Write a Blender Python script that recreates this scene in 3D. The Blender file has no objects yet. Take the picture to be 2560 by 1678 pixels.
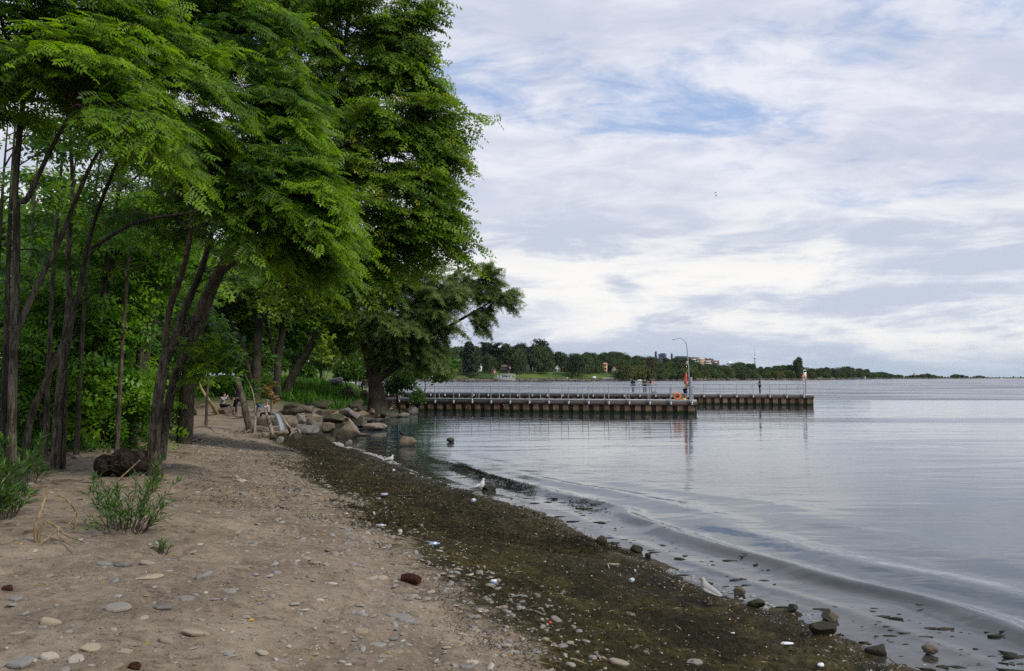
import bpy, bmesh, math, random
import numpy as np
from mathutils import Vector, Matrix

random.seed(7)
sc = bpy.context.scene
COL = sc.collection
R = math.radians
# ------------------------------------------------------------------ camera
EYE = 2.9            # metres above the lake surface
FPX = 2000.0         # focal length in pixels of a 2560 px wide picture
PITCH = math.atan(105.0 / FPX)
cam = bpy.data.cameras.new('camera')
cam.sensor_width = 36.0
cam.lens = 36.0 * FPX / 2560.0
cam.clip_start = 0.1
cam.clip_end = 60000
camo = bpy.data.objects.new('camera', cam)
COL.objects.link(camo)
camo.location = (0, 0, EYE)
camo.rotation_euler = (R(90) + PITCH, 0, 0)
sc.camera = camo
sc.render.resolution_x, sc.render.resolution_y = 1024, 671

# ------------------------------------------------------------------ node helper
class NB:
    def __init__(s, tree):
        s.t = tree
        tree.nodes.clear()
    def n(s, typ, **kw):
        nd = s.t.nodes.new(typ)
        for k, v in kw.items():
            setattr(nd, k, v)
        return nd
    def l(s, a, b):
        s.t.links.new(a, b)
    def put(s, sock, v):
        if isinstance(v, bpy.types.NodeSocket):
            s.l(v, sock)
        elif v is not None:
            if hasattr(sock.default_value, '__len__') and hasattr(v, '__len__') and len(sock.default_value) == 4 and len(v) == 3:
                v = (*v, 1)
            sock.default_value = v
    def m(s, op, a, b=None, c=None, clamp=False):
        nd = s.n('ShaderNodeMath', operation=op, use_clamp=clamp)
        for i, v in enumerate((a, b, c)):
            if v is not None:
                s.put(nd.inputs[i], v)
        return nd.outputs[0]
    def vm(s, op, a, b=None, scale=None):
        nd = s.n('ShaderNodeVectorMath', operation=op)
        s.put(nd.inputs[0], a)
        if b is not None: s.put(nd.inputs[1], b)
        if scale is not None: s.put(nd.inputs['Scale'], scale)
        return nd.outputs[0]
    def ss(s, x, lo, hi):                       # smoothstep
        nd = s.n('ShaderNodeMapRange', interpolation_type='SMOOTHSTEP')
        s.put(nd.inputs['Value'], x)
        s.put(nd.inputs['From Min'], lo); s.put(nd.inputs['From Max'], hi)
        return nd.outputs[0]
    def mix(s, f, a, b, mode='MIX'):
        nd = s.n('ShaderNodeMix', data_type='RGBA', blend_type=mode)
        s.put(nd.inputs[0], f); s.put(nd.inputs[6], a); s.put(nd.inputs[7], b)
        return nd.outputs[2]
    def noise(s, vec, scale, detail=4, rough=0.55, dist=0.0):
        nd = s.n('ShaderNodeTexNoise')
        if vec is not None: s.l(vec, nd.inputs['Vector'])
        s.put(nd.inputs['Scale'], scale)
        nd.inputs['Detail'].default_value = detail
        nd.inputs['Roughness'].default_value = rough
        nd.inputs['Distortion'].default_value = dist
        return nd.outputs['Fac']
    def xyz(s, x, y, z):
        nd = s.n('ShaderNodeCombineXYZ')
        for i, v in enumerate((x, y, z)): s.put(nd.inputs[i], v)
        return nd.outputs[0]
    def sep(s, v):
        nd = s.n('ShaderNodeSeparateXYZ'); s.l(v, nd.inputs[0])
        return nd.outputs
    def coord(s, which='Object'):
        return s.n('ShaderNodeTexCoord').outputs[which]
    def attr(s, name):
        nd = s.n('ShaderNodeAttribute', attribute_name=name)
        return nd
    def bump(s, h, strength=0.3, dist=0.05, normal=None):
        nd = s.n('ShaderNodeBump')
        s.put(nd.inputs['Height'], h); s.put(nd.inputs['Strength'], strength); s.put(nd.inputs['Distance'], dist)
        if normal is not None: s.l(normal, nd.inputs['Normal'])
        return nd.outputs[0]

# ------------------------------------------------------------------ sky
SUN_EL, SUN_AZ = 44.0, 118.0       # degrees; azimuth clockwise from +Y (view direction): behind the right shoulder
world = bpy.data.worlds.new('World')
sc.world = world
world.use_nodes = True
b = NB(world.node_tree)
sky = b.n('ShaderNodeTexSky', sky_type='NISHITA', sun_disc=False)
sky.sun_elevation = R(SUN_EL); sky.sun_rotation = R(SUN_AZ)
sky.air_density = 1.0; sky.dust_density = 0.6; sky.ozone_density = 1.5
d = b.coord('Generated')
X, Y, Z = b.sep(d)
zc = b.m('MAXIMUM', Z, 0.0)
den = b.m('ADD', zc, 0.16)
q = b.xyz(b.m('DIVIDE', X, den), b.m('DIVIDE', Y, den), 0.35)
az = b.m('ARCTAN2', X, Y)
# high cloud sheet with a few blue gaps
n_big = b.noise(b.vm('ADD', q, (3.1, 1.72, 0)), .62, 3, 0.5, 0.3)
n_gap = b.noise(b.vm('ADD', q, (1.72, 3.1, 0)), 1.7, 8, 0.62, 0.35)
n_shade = b.noise(b.vm('MULTIPLY', b.vm('ADD', q, (7.3, 4.1, 1.0)), (.8, 1.25, 1)), 1.5, 8, 0.58, 0.5)
n_fine = b.noise(b.vm('MULTIPLY', b.vm('ADD', q, (1.3, 9.1, 2.0)), (.8, 1.3, 1)), 5.5, 7, 0.62, 0.6)
gsum = b.m('ADD', b.m('MULTIPLY', n_big, .45), b.m('ADD', b.m('MULTIPLY', n_gap, .40), b.m('MULTIPLY', n_fine, .15)))
thr = b.m('ADD', b.m('ADD', 0.385, b.m('MULTIPLY', b.ss(zc, 0.24, 0.37), 0.062)), b.m('MULTIPLY', b.ss(zc, 0.42, 0.8), 0.05))
gap = b.m('SUBTRACT', 1.0, b.ss(gsum, b.m('SUBTRACT', thr, 0.05), b.m('ADD', thr, 0.055)))
sh = b.ss(b.m('ADD', b.m('MULTIPLY', n_shade, 0.72), b.m('MULTIPLY', n_fine, 0.28)), 0.39, 0.60)
high = b.mix(sh, (5.2, 5.6, 6.75), (7.3, 7.4, 8.1))
high = b.mix(b.m('MULTIPLY', gap, 0.78), high, b.mix(0.62, sky.outputs[0], (2.0, 3.85, 7.5)))
# low layered clouds towards the horizon
p_low = b.xyz(b.m('MULTIPLY', az, 3.9), b.m('MULTIPLY', zc, 11.0), 4.82)
n_low = b.noise(p_low, 1.0, 9, 0.58, 0.45)
n_low2 = b.noise(b.vm('MULTIPLY', b.vm('ADD', p_low, (5.3, 2.2, 0.0)), (.75, 1.5, 1)), 2.0, 8, 0.62, 0.5)
lo_f = b.ss(b.m('ADD', b.m('MULTIPLY', n_low, 0.5), b.m('MULTIPLY', n_low2, 0.5)), 0.43, 0.57)
low = b.mix(lo_f, (5.0, 5.5, 6.55), (7.5, 7.6, 7.95))
puff = b.ss(b.m('ADD', n_low, b.m('MULTIPLY', n_low2, 0.45)), 0.70, 0.86)
low = b.mix(b.m('MULTIPLY', puff, 0.8), low, (8.9, 8.7, 8.25))
col = b.mix(b.ss(b.m('ADD', zc, b.m('MULTIPLY', b.m('SUBTRACT', n_low, 0.5), 0.20)), 0.14, 0.25), low, high)
# pale blue-grey air at the horizon
hz = b.m('SUBTRACT', 1.0, b.ss(b.m('ADD', zc, b.m('MULTIPLY', b.m('SUBTRACT', n_low, 0.5), 0.07)), 0.0, 0.050))
col = b.mix(b.m('MULTIPLY', hz, 0.85), col, (3.9, 4.8, 5.9))
bg = b.n('ShaderNodeBackground')
b.l(col, bg.inputs[0]); bg.inputs[1].default_value = 0.1
out = b.n('ShaderNodeOutputWorld'); b.l(bg.outputs[0], out.inputs[0])

sun = bpy.data.lights.new('sun', 'SUN')
sun.energy = 2.3; sun.angle = R(10); sun.color = (1.0, 0.95, 0.87)
suno = bpy.data.objects.new('sun', sun); COL.objects.link(suno)
sd = Vector((math.sin(R(SUN_AZ)) * math.cos(R(SUN_EL)), math.cos(R(SUN_AZ)) * math.cos(R(SUN_EL)), math.sin(R(SUN_EL))))
suno.rotation_euler = sd.to_track_quat('Z', 'Y').to_euler()
suno.location = (30, -30, 60)

sc.view_settings.view_transform = 'Standard'
sc.view_settings.look = 'None'
sc.view_settings.exposure = 0.22
sc.view_settings.gamma = 1.0
sc.view_settings.use_curve_mapping = False
cy = sc.cycles
cy.use_denoising = False
try: cy.denoiser = 'OPENIMAGEDENOISE'
except Exception: pass
cy.max_bounces = 5; cy.diffuse_bounces = 2; cy.glossy_bounces = 3; cy.transmission_bounces = 3
cy.caustics_reflective = False; cy.caustics_refractive = False
cy.sample_clamp_indirect = 1.5

# ------------------------------------------------------------------ geometry helpers
def px_ray(px, py):
    u = (px - 1280.0) / FPX; v = (839.0 - py) / FPX
    c, s = math.cos(PITCH), math.sin(PITCH)
    return np.array([u, c - s * v, s + c * v])
def P(px, py, d):
    r = px_ray(px, py)
    return np.array([0, 0, EYE]) + r * (d / r[1])

def _hash(ix, iy, seed):
    h = (ix.astype(np.int64) * 374761393 + iy.astype(np.int64) * 668265263 + seed * 1442695041) & 0x7fffffff
    h = ((h ^ (h >> 13)) * 1274126177) & 0x7fffffff
    return ((h ^ (h >> 16)) & 0xffff) / 65535.0
def vnoise(x, y, seed=0):
    x = np.asarray(x, float); y = np.asarray(y, float)
    ix = np.floor(x); iy = np.floor(y); fx = x - ix; fy = y - iy
    fx = fx * fx * (3 - 2 * fx); fy = fy * fy * (3 - 2 * fy)
    a = _hash(ix, iy, seed); b_ = _hash(ix + 1, iy, seed); c = _hash(ix, iy + 1, seed); d_ = _hash(ix + 1, iy + 1, seed)
    return (a * (1 - fx) + b_ * fx) * (1 - fy) + (c * (1 - fx) + d_ * fx) * fy
def fbm(x, y, seed=0, octv=4, gain=0.5):
    r = 0; a = 1; t = 0
    for o in range(octv):
        r = r + a * vnoise(x * 2 ** o + 17.3 * o, y * 2 ** o - 9.1 * o, seed + o); t += a; a *= gain
    return r / t
def sstep(x, a, b_):
    t = np.clip((np.asarray(x, float) - a) / (b_ - a), 0, 1); return t * t * (3 - 2 * t)

# shore line in plan (x, y), metres, water lies to the right of it
SHORE = np.array([(8.5, -12), (7.0, -5), (5.6, 2), (4.55, 6), (3.9, 7.9), (3.69, 8.95), (3.4, 9.7), (3.08, 10.3), (2.64, 11.25), (2.13, 12.65), (1.63, 13.8),
                  (1.17, 14.6), (.63, 16.9), (-.66, 19.3), (-1.5, 20.9), (-2.8, 23.5), (-5.0, 29.4), (-7.4, 34.1), (-9.2, 39), (-10.6, 45),
                  (-10.6, 50), (-9.8, 56), (-9.0, 62), (-9.2, 70), (-12, 80), (-14.5, 95), (-17, 120), (-30, 170), (-80, 260)], float)
def shore_s(x, y):
    x = np.asarray(x, float); y = np.asarray(y, float)
    shp = np.broadcast(x, y).shape
    xf = np.broadcast_to(x, shp).ravel(); yf = np.broadcast_to(y, shp).ravel()
    best = np.full(xf.shape, 1e18)
    for i in range(len(SHORE) - 1):
        a = SHORE[i]; e = SHORE[i + 1] - a
        t = np.clip(((xf - a[0]) * e[0] + (yf - a[1]) * e[1]) / (e @ e), 0, 1)
        best = np.minimum(best, (xf - a[0] - t * e[0]) ** 2 + (yf - a[1] - t * e[1]) ** 2)
    sx = np.interp(yf, SHORE[:, 1], SHORE[:, 0])
    r = np.sqrt(best) * np.where(xf < sx, 1, -1)
    return r.reshape(shp)
def ground_base(x, y, s=None):
    if s is None: s = shore_s(x, y)
    z = np.interp(s, [-60, -8, -3, 0, 1, 3, 5, 7, 10, 20, 60, 200], [-4, -1.2, -.33, 0, .11, .42, .82, 1.12, 1.27, 1.4, 2.2, 4.0])
    f = np.interp(y, [-20, 12, 40, 48, 58, 70, 120], [1, 1, .52, .62, 1.25, 1.7, 1.9])
    return np.where(s > 0, z * f, z)
def ground_z(x, y, s=None):
    if s is None: s = shore_s(x, y)
    z = ground_base(x, y, s)
    sand = sstep(s, 3.0, 4.6); weed = sstep(s, -0.8, 0.2) * (1 - sand)
    z = z + sand * (0.075 * (fbm(x * .7, y * .7, 3, 3) - .5) + 0.045 * (fbm(x * 2.6, y * 2.6, 11, 3) - .5) + .030 * (fbm(x * 8, y * 8, 15, 2) - .5) - .05 * sstep(vnoise(x * 3.1, y * 2.6, 18), .68, .86))
    z = z + weed * (0.13 * (fbm(x * 1.7, y * 1.7, 21, 4) - .5) + .05 * sstep(fbm(s * 1.6 + .4 * x, y * .35, 27, 3), .45, .65) + 0.05 * (fbm(x * 8, y * 8, 25, 2) - .5))
    # small lip of weed where the wavelets cut the bank
    z = z + .10 * np.exp(-((s - .42 - .25 * (vnoise(x * 1.3, y * 1.3, 5) - .5)) / .22) ** 2) * vnoise(x * 1.9, y * 1.9, 31) * (y < 30)
    return z
def G(px, py, lift=0.0):
    """point of the ground seen at a pixel"""
    r = px_ray(px, py)
    lo, hi = 2.0, 140.0
    ts = np.linspace(3.5, 130, 900)
    xs = r[0] * ts / r[1]; zs = EYE + r[2] * ts / r[1]
    below = zs - ground_z(xs, ts) < 0
    i = int(np.argmax(below)) if below.any() else len(ts) - 1
    a, b_ = (ts[i - 1], ts[i]) if i else (ts[0], ts[0])
    for _ in range(12):
        m_ = (a + b_) / 2
        if EYE + r[2] * m_ / r[1] - float(ground_z(np.array(r[0] * m_ / r[1]), np.array(m_))) < 0: b_ = m_
        else: a = m_
    y = b_; x = r[0] * y / r[1]
    return np.array([x, y, float(ground_z(np.array(x), np.array(y))) + lift])
def gz(x, y): return float(ground_z(np.array(float(x)), np.array(float(y))))

class Acc:
    """collects triangles / quads for ONE mesh object"""
    def __init__(s): s.v = []; s.f = []; s.n = 0; s.mi = []; s.tint = []
    def add(s, v, f, mi=0, tint=0.0):
        v = np.asarray(v, float).reshape(-1, 3); f = np.asarray(f, int)
        s.v.append(v); s.f.append(f + s.n); s.mi.append(np.full(len(f), mi)); s.n += len(v)
        s.tint.append(np.full(len(v), tint) if np.isscalar(tint) else np.asarray(tint, float))
    def box(s, c, size, rz=0.0, mi=0):
        c = np.asarray(c, float); h = np.asarray(size, float) / 2
        v = np.array([(x, y, z) for x in (-1, 1) for y in (-1, 1) for z in (-1, 1)], float) * h
        if rz:
            cc, ss_ = math.cos(rz), math.sin(rz); v = np.stack([v[:, 0] * cc - v[:, 1] * ss_, v[:, 0] * ss_ + v[:, 1] * cc, v[:, 2]], 1)
        s.add(v + c, [(0, 1, 3, 2), (4, 6, 7, 5), (0, 4, 5, 1), (2, 3, 7, 6), (0, 2, 6, 4), (1, 5, 7, 3)], mi)
    def tube(s, pts, rad, sides=8, mi=0, rough=0.0, seed=0, caps=True, flat=1.0):
        pts = np.asarray(pts, float); n = len(pts)
        rad = np.broadcast_to(np.asarray(rad, float), (n,))
        T = np.gradient(pts, axis=0); T /= np.linalg.norm(T, axis=1)[:, None] + 1e-9
        ref = np.array([0, 0, 1.0]) if abs(T[:, 2]).mean() < .8 else np.array([1.0, 0.1, 0])
        U = np.cross(T, ref); U /= np.linalg.norm(U, axis=1)[:, None] + 1e-9
        V = np.cross(T, U)
        a = np.arange(sides) / sides * 2 * np.pi
        rr = np.ones((n, sides))
        if rough:
            rg = np.random.RandomState(seed)
            lob = rg.rand(3) * 6
            rr = 1 + rough * (np.cos(a * 2 + lob[0]) * .5 + np.cos(a * 3 + lob[1]) * .6)[None] + rough * .6 * (rg.rand(n, sides) - .5)
        v = pts[:, None] + (U[:, None] * np.cos(a)[None, :, None] + V[:, None] * np.sin(a)[None, :, None] * flat) * (rad[:, None] * rr)[..., None]
        f = []
        for i in range(n - 1):
            for j in range(sides):
                k = (j + 1) % sides
                f.append((i * sides + j, i * sides + k, (i + 1) * sides + k, (i + 1) * sides + j))
        s.add(v.reshape(-1, 3), f, mi)
        if caps:
            for e in (0, n - 1):
                ring = v[e]; c = pts[e]
                vv = np.vstack([ring, c]); ff = [(j, (j + 1) % sides, sides, sides) for j in range(sides)]
                ff = [(a_, b_, c_) for a_, b_, c_, _ in ff]
                s.v.append(vv); s.f.append(np.array(ff) + s.n); s.mi.append(np.full(len(ff), mi)); s.n += len(vv); s.tint.append(np.zeros(len(vv)))
    def ell(s, c, r, seg=10, rings=6, mi=0, rot=None):
        a = np.arange(seg) / seg * 2 * np.pi; v = [(0, 0, 1.0)]
        for i in range(1, rings):
            t = math.pi * i / rings
            v += [(math.sin(t) * math.cos(x), math.sin(t) * math.sin(x), math.cos(t)) for x in a]
        v.append((0, 0, -1.0)); v = np.array(v) * np.asarray(r, float)
        if rot is not None: v = v @ np.asarray(rot).T
        tri = [(0, 1 + j, 1 + (j + 1) % seg) for j in range(seg)]
        L = 1 + (rings - 2) * seg
        tri += [(len(v) - 1, L + (j + 1) % seg, L + j) for j in range(seg)]
        qd = [(1 + i * seg + j, 1 + (i + 1) * seg + j, 1 + (i + 1) * seg + (j + 1) % seg, 1 + i * seg + (j + 1) % seg) for i in range(rings - 2) for j in range(seg)]
        v = v + np.asarray(c, float); n0 = s.n
        s.add(v, tri, mi)
        if qd:
            s.f.append(np.array(qd) + n0); s.mi.append(np.full(len(qd), mi))

def mesh_from(name, acc, mats, off=(0, 0, 0), smooth=False):
    V = np.vstack(acc.v) - np.asarray(off, float)
    loops = []; starts = []; totals = []; k = 0; mi = []
    for f, m_ in zip(acc.f, acc.mi):
        if len(f) == 0: continue
        w = f.shape[1]
        loops.append(f.ravel()); starts.append(k + np.arange(len(f)) * w); totals.append(np.full(len(f), w)); k += f.size; mi.append(m_)
    loops = np.concatenate(loops); starts = np.concatenate(starts); totals = np.concatenate(totals); mi = np.concatenate(mi)
    me = bpy.data.meshes.new(name)
    me.vertices.add(len(V)); me.vertices.foreach_set('co', V.astype(np.float32).ravel())
    me.loops.add(len(loops)); me.loops.foreach_set('vertex_index', loops.astype(np.int32))
    me.polygons.add(len(starts)); me.polygons.foreach_set('loop_start', starts.astype(np.int32))
    me.polygons.foreach_set('loop_total', totals.astype(np.int32))
    if not isinstance(mats, (list, tuple)): mats = [mats]
    for m_ in mats: me.materials.append(m_)
    if len(mats) > 1: me.polygons.foreach_set('material_index', mi.astype(np.int32))
    if smooth: me.polygons.foreach_set('use_smooth', np.ones(len(starts), bool))
    T = np.concatenate(acc.tint) if acc.tint else np.zeros(0)
    if len(T) == len(V) and np.any(T != 0):
        at = me.attributes.new('tint', 'FLOAT', 'POINT'); at.data.foreach_set('value', T.astype(np.float32))
    me.update(calc_edges=True); me.validate()
    return me
def meta(o, label=None, cat=None, group=None, kind=None):
    if label: o['label'] = label
    if cat: o['category'] = cat
    if group: o['group'] = group
    if kind: o['kind'] = kind
    return o
def thing(name, label, cat, loc=(0, 0, 0), group=None, rz=0.0):
    o = bpy.data.objects.new(name, None); COL.objects.link(o)
    o.empty_display_size = .2
    o.location = tuple(loc); o.rotation_euler = (0, 0, rz)
    return meta(o, label, cat, group)
def part(name, acc, mat, parent=None, smooth=False, world=True, label=None, kind=None):
    """mesh object; geometry given in world space unless world=False (then in the parent's space)"""
    off = (0, 0, 0)
    if parent is not None and world:
        p = parent; off = np.zeros(3)
        while p is not None:
            off = off + np.array(p.location); p = p.parent
    me = acc if isinstance(acc, bpy.types.Mesh) else mesh_from(name, acc, mat, off, smooth)
    o = bpy.data.objects.new(name, me); COL.objects.link(o)
    if parent is not None: o.parent = parent
    return meta(o, label, None, None, kind)
def single(name, acc, mat, label, cat, loc=(0, 0, 0), group=None, smooth=False):
    o = bpy.data.objects.new(name, mesh_from(name, acc, mat, loc, smooth)); COL.objects.link(o)
    o.location = tuple(loc)
    return meta(o, label, cat, group)
def copy_tree(o, parent=None):
    c = o.copy(); COL.objects.link(c); c.parent = parent
    for ch in list(o.children): copy_tree(ch, c)
    return c
def spline(pts, n):
    """catmull-rom resample"""
    p = np.asarray(pts, float)
    if len(p) == 2: return p[0] + (p[1] - p[0]) * np.linspace(0, 1, n)[:, None]
    q_ = np.vstack([2 * p[0] - p[1], p, 2 * p[-1] - p[-2]])
    t = np.linspace(0, len(p) - 1 - 1e-6, n); i = t.astype(int); u = (t - i)[:, None]
    a, b_, c, d_ = q_[i], q_[i + 1], q_[i + 2], q_[i + 3]
    return .5 * (2 * b_ + (c - a) * u + (2 * a - 5 * b_ + 4 * c - d_) * u ** 2 + (3 * b_ - a - 3 * c + d_) * u ** 3)

# ------------------------------------------------------------------ materials
def mat_new(name):
    m_ = bpy.data.materials.new(name); m_.use_nodes = True
    b_ = NB(m_.node_tree)
    o = b_.n('ShaderNodeOutputMaterial'); p = b_.n('ShaderNodeBsdfPrincipled'); b_.l(p.outputs[0], o.inputs[0])
    return m_, b_, p, o
def plain(name, c, rough=.6, var=.18, scale=6.0, metal=0.0, bump=0.0, spec=.4, rnd=0.0):
    m_, b_, p, o = mat_new(name)
    co = b_.coord('Object')
    nz = b_.noise(co, scale, 5, .6)
    f = b_.m('ADD', 1 - var, b_.m('MULTIPLY', nz, var * 2))
    if rnd:
        oi = b_.n('ShaderNodeObjectInfo').outputs['Random']
        f = b_.m('MULTIPLY', f, b_.m('ADD', 1 - rnd, b_.m('MULTIPLY', oi, rnd * 2)))
    b_.l(b_.mix(1.0, (*c, 1), b_.xyz(f, f, f), 'MULTIPLY'), p.inputs['Base Color'])
    p.inputs['Roughness'].default_value = rough; p.inputs['Metallic'].default_value = metal
    p.inputs['Specular IOR Level'].default_value = spec
    if bump: b_.l(b_.bump(nz, bump, .02), p.inputs['Normal'])
    return m_
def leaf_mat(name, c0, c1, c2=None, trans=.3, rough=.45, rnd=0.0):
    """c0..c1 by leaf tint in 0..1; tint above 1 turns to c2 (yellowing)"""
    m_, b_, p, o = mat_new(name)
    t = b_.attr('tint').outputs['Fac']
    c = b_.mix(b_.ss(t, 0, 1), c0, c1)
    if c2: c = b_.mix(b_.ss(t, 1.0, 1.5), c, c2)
    if rnd:
        oi = b_.n('ShaderNodeObjectInfo').outputs['Random']
        f = b_.m('ADD', 1 - rnd, b_.m('MULTIPLY', oi, rnd * 2))
        c = b_.mix(1.0, c, b_.xyz(f, f, b_.m('MULTIPLY', f, 1.0)), 'MULTIPLY')
    b_.l(c, p.inputs['Base Color']); p.inputs['Roughness'].default_value = rough
    p.inputs['Specular IOR Level'].default_value = .28
    tr = b_.n('ShaderNodeBsdfTranslucent'); b_.l(b_.mix(1.0, c, (1.6, 1.6, .55, 1), 'MULTIPLY'), tr.inputs[0])
    mx = b_.n('ShaderNodeMixShader'); mx.inputs[0].default_value = trans
    b_.l(p.outputs[0], mx.inputs[1]); b_.l(tr.outputs[0], mx.inputs[2]); b_.l(mx.outputs[0], o.inputs[0])
    return m_
def bark_mat(name, c0, c1, sc_=1.0):
    m_, b_, p, o = mat_new(name)
    co = b_.vm('MULTIPLY', b_.coord('Object'), (14 * sc_, 14 * sc_, 2.4 * sc_))
    n1 = b_.noise(co, 1.6, 6, .65, .8); n2 = b_.noise(b_.coord('Object'), 1.3, 3)
    f = b_.ss(b_.m('ADD', n1, b_.m('MULTIPLY', b_.m('SUBTRACT', n2, .5), .5)), .35, .7)
    b_.l(b_.mix(f, c0, c1), p.inputs['Base Color']); p.inputs['Roughness'].default_value = .9
    p.inputs['Specular IOR Level'].default_value = .15
    b_.l(b_.bump(n1, .9, .05), p.inputs['Normal'])
    return m_
M = {}
M['bark'] = bark_mat('bark', (.032, .026, .019), (.175, .145, .105))
M['bark_dark'] = bark_mat('bark_dark', (.020, .017, .012), (.095, .08, .058))
M['deadwood'] = bark_mat('deadwood', (.11, .08, .06), (.42, .34, .27))
M['pale_stick'] = bark_mat('pale_stick', (.20, .14, .075), (.46, .34, .19))
M['leaf_locust'] = leaf_mat('leaf_locust', (.024, .072, .007), (.22, .375, .014), (.36, .28, .012), .47)  # dark end stands for shaded inner leaves, bright end for lit tips
M['leaf_mid'] = leaf_mat('leaf_mid', (.030, .075, .008), (.205, .33, .016), (.34, .30, .012), .42)
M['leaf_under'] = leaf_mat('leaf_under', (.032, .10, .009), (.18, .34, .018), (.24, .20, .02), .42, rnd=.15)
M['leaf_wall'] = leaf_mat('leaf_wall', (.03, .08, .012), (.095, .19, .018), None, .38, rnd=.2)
M['leaf_willow'] = leaf_mat('leaf_willow', (.045, .080, .022), (.21, .29, .075), (.16, .15, .02), .4)
M['leaf_shrub'] = leaf_mat('leaf_shrub', (.028, .085, .012), (.085, .19, .022), (.16, .22, .03), .3)
M['leaf_far'] = leaf_mat('leaf_far', (.030, .058, .022), (.085, .125, .038), None, .12, .7, rnd=.25)
M['leaf_far_yellow'] = leaf_mat('leaf_far_yellow', (.05, .068, .018), (.15, .155, .035), None, .12, .7, rnd=.12)
M['needle_far'] = leaf_mat('needle_far', (.014, .030, .018), (.034, .060, .032), None, .08, .8, rnd=.15)
M['grass'] = leaf_mat('grass', (.035, .11, .012), (.10, .24, .02), None, .3)

# ------------------------------------------------------------------ ground of the beach and bank
def axis(*segs):
    r = []
    for a, e, st in segs:
        n = max(1, int(round((e - a) / st))); r += list(a + (e - a) * np.arange(n) / n)
    r.append(segs[-1][1]); return np.array(r)
def geom_axis(a, e, n): return a * (e / a) ** (np.arange(1, n + 1) / n)
def grid_mesh(name, xs, ys, zfun, mats, attrs=None):
    Xg, Yg = np.meshgrid(xs, ys)
    s = shore_s(Xg, Yg); Zg = zfun(Xg, Yg, s)
    V = np.stack([Xg, Yg, Zg], -1).reshape(-1, 3)
    nx, ny = len(xs), len(ys)
    i = (np.arange(ny - 1)[:, None] * nx + np.arange(nx - 1)[None]).ravel()
    a = Acc(); a.add(V, np.stack([i, i + 1, i + nx + 1, i + nx], 1))
    me = mesh_from(name, a, mats, smooth=True)
    for k, f in (attrs or {}).items():
        at = me.attributes.new(k, 'FLOAT', 'POINT'); at.data.foreach_set('value', f(Xg, Yg, s).astype(np.float32).ravel())
    o = bpy.data.objects.new(name, me); COL.objects.link(o)
    return o

m_, b_, p, o_ = mat_new('beach_sand')
co = b_.coord('Object')
weed = b_.attr('weed').outputs['Fac']; lit = b_.attr('litter').outputs['Fac']; gr = b_.attr('turf').outputs['Fac']; wet = b_.attr('wet').outputs['Fac']
n1 = b_.noise(co, .9, 6, .6); n2 = b_.noise(co, 9.0, 6, .65); n3 = b_.noise(co, 160.0, 3, .7); n4 = b_.noise(co, 2.6, 8, .68, .5)
sandc = b_.mix(b_.ss(b_.m('ADD', b_.m('MULTIPLY', n1, .5), b_.m('MULTIPLY', n2, .5)), .36, .66), (.178, .138, .098), (.335, .27, .20))
sandc = b_.mix(1.0, sandc, b_.mix(b_.ss(n3, .3, .7), (.58, .58, .58), (1.22, 1.2, 1.17)), 'MULTIPLY')
n5 = b_.noise(b_.vm('MULTIPLY', co, (1, 1.8, 1)), 14.0, 6, .7, .6)
dark_specks = b_.ss(b_.m('ADD', b_.m('MULTIPLY', n4, .55), b_.m('MULTIPLY', n5, .55)), .575, .66)
sandc = b_.mix(b_.m('MULTIPLY', dark_specks, .62), sandc, (.075, .058, .042))
litc = b_.mix(b_.ss(n2, .35, .65), (.035, .025, .017), (.13, .095, .065))
c = b_.mix(b_.ss(b_.m('ADD', lit, b_.m('MULTIPLY', b_.m('SUBTRACT', n4, .5), 1.4)), .35, .75), sandc, litc)
turf = b_.mix(n2, (.025, .06, .01), (.06, .12, .02)); c = b_.mix(gr, c, turf)
weedc = b_.mix(b_.ss(n2, .3, .7), (.012, .010, .004), (.05, .042, .015))
weedc = b_.mix(1.0, weedc, b_.mix(b_.ss(b_.m('ADD', n1, b_.m('MULTIPLY', b_.m('SUBTRACT', n4, .5), .6)), .36, .64), (.5, .52, .5), (1.65, 1.5, 1.3)), 'MULTIPLY')
weedc = b_.mix(b_.ss(n3, .56, .74), weedc, (.10, .085, .05))
wf = b_.ss(b_.m('ADD', weed, b_.m('ADD', b_.m('MULTIPLY', b_.m('SUBTRACT', n4, .5), 1.1), b_.m('MULTIPLY', b_.m('SUBTRACT', n2, .5), .5))), .38, .62)
c = b_.mix(wf, c, weedc)
b_.l(c, p.inputs['Base Color'])
b_.l(b_.m('SUBTRACT', .95, b_.m('MULTIPLY', wet, .35)), p.inputs['Roughness'])
p.inputs['Specular IOR Level'].default_value = .12
hgt = b_.m('ADD', b_.m('MULTIPLY', n2, .7), b_.m('MULTIPLY', n3, .3))
b_.l(b_.bump(hgt, .75, .035), p.inputs['Normal'])
M['sand'] = m_

gxs = np.concatenate([[-260, -200, -150, -120, -100, -85], axis((-75, -30, 1.5), (-30, -12, .4), (-12, -7, .11), (-7, 6.0, .062), (6.0, 16, .5))])
gys = axis((-14, 3.2, .8), (3.2, 10, .05), (10, 20, .1), (20, 34, .2), (34, 75, .6), (75, 130, 3))
gys = np.concatenate([gys, [140, 155, 175, 200, 230, 260]])
def a_weed(x, y, s): return sstep(s, -2.0, -.1) * (1 - sstep(s / (1 - .33 * sstep(y, 16, 30)), 2.6, 5.2)) * (1 - sstep(y, 36, 44) * sstep(s, .6, 1.6))
def a_lit(x, y, s):
    return np.clip(sstep(s, 8.0, 10.8) * .75 + .33 * sstep(s, 6.6, 8.6) - .35 * sstep(y, 22, 36) * (1 - sstep(s, 12, 16)), 0, 1)
def a_turf(x, y, s): return sstep(y, 50, 60) * sstep(s, 2.5, 6)
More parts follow.
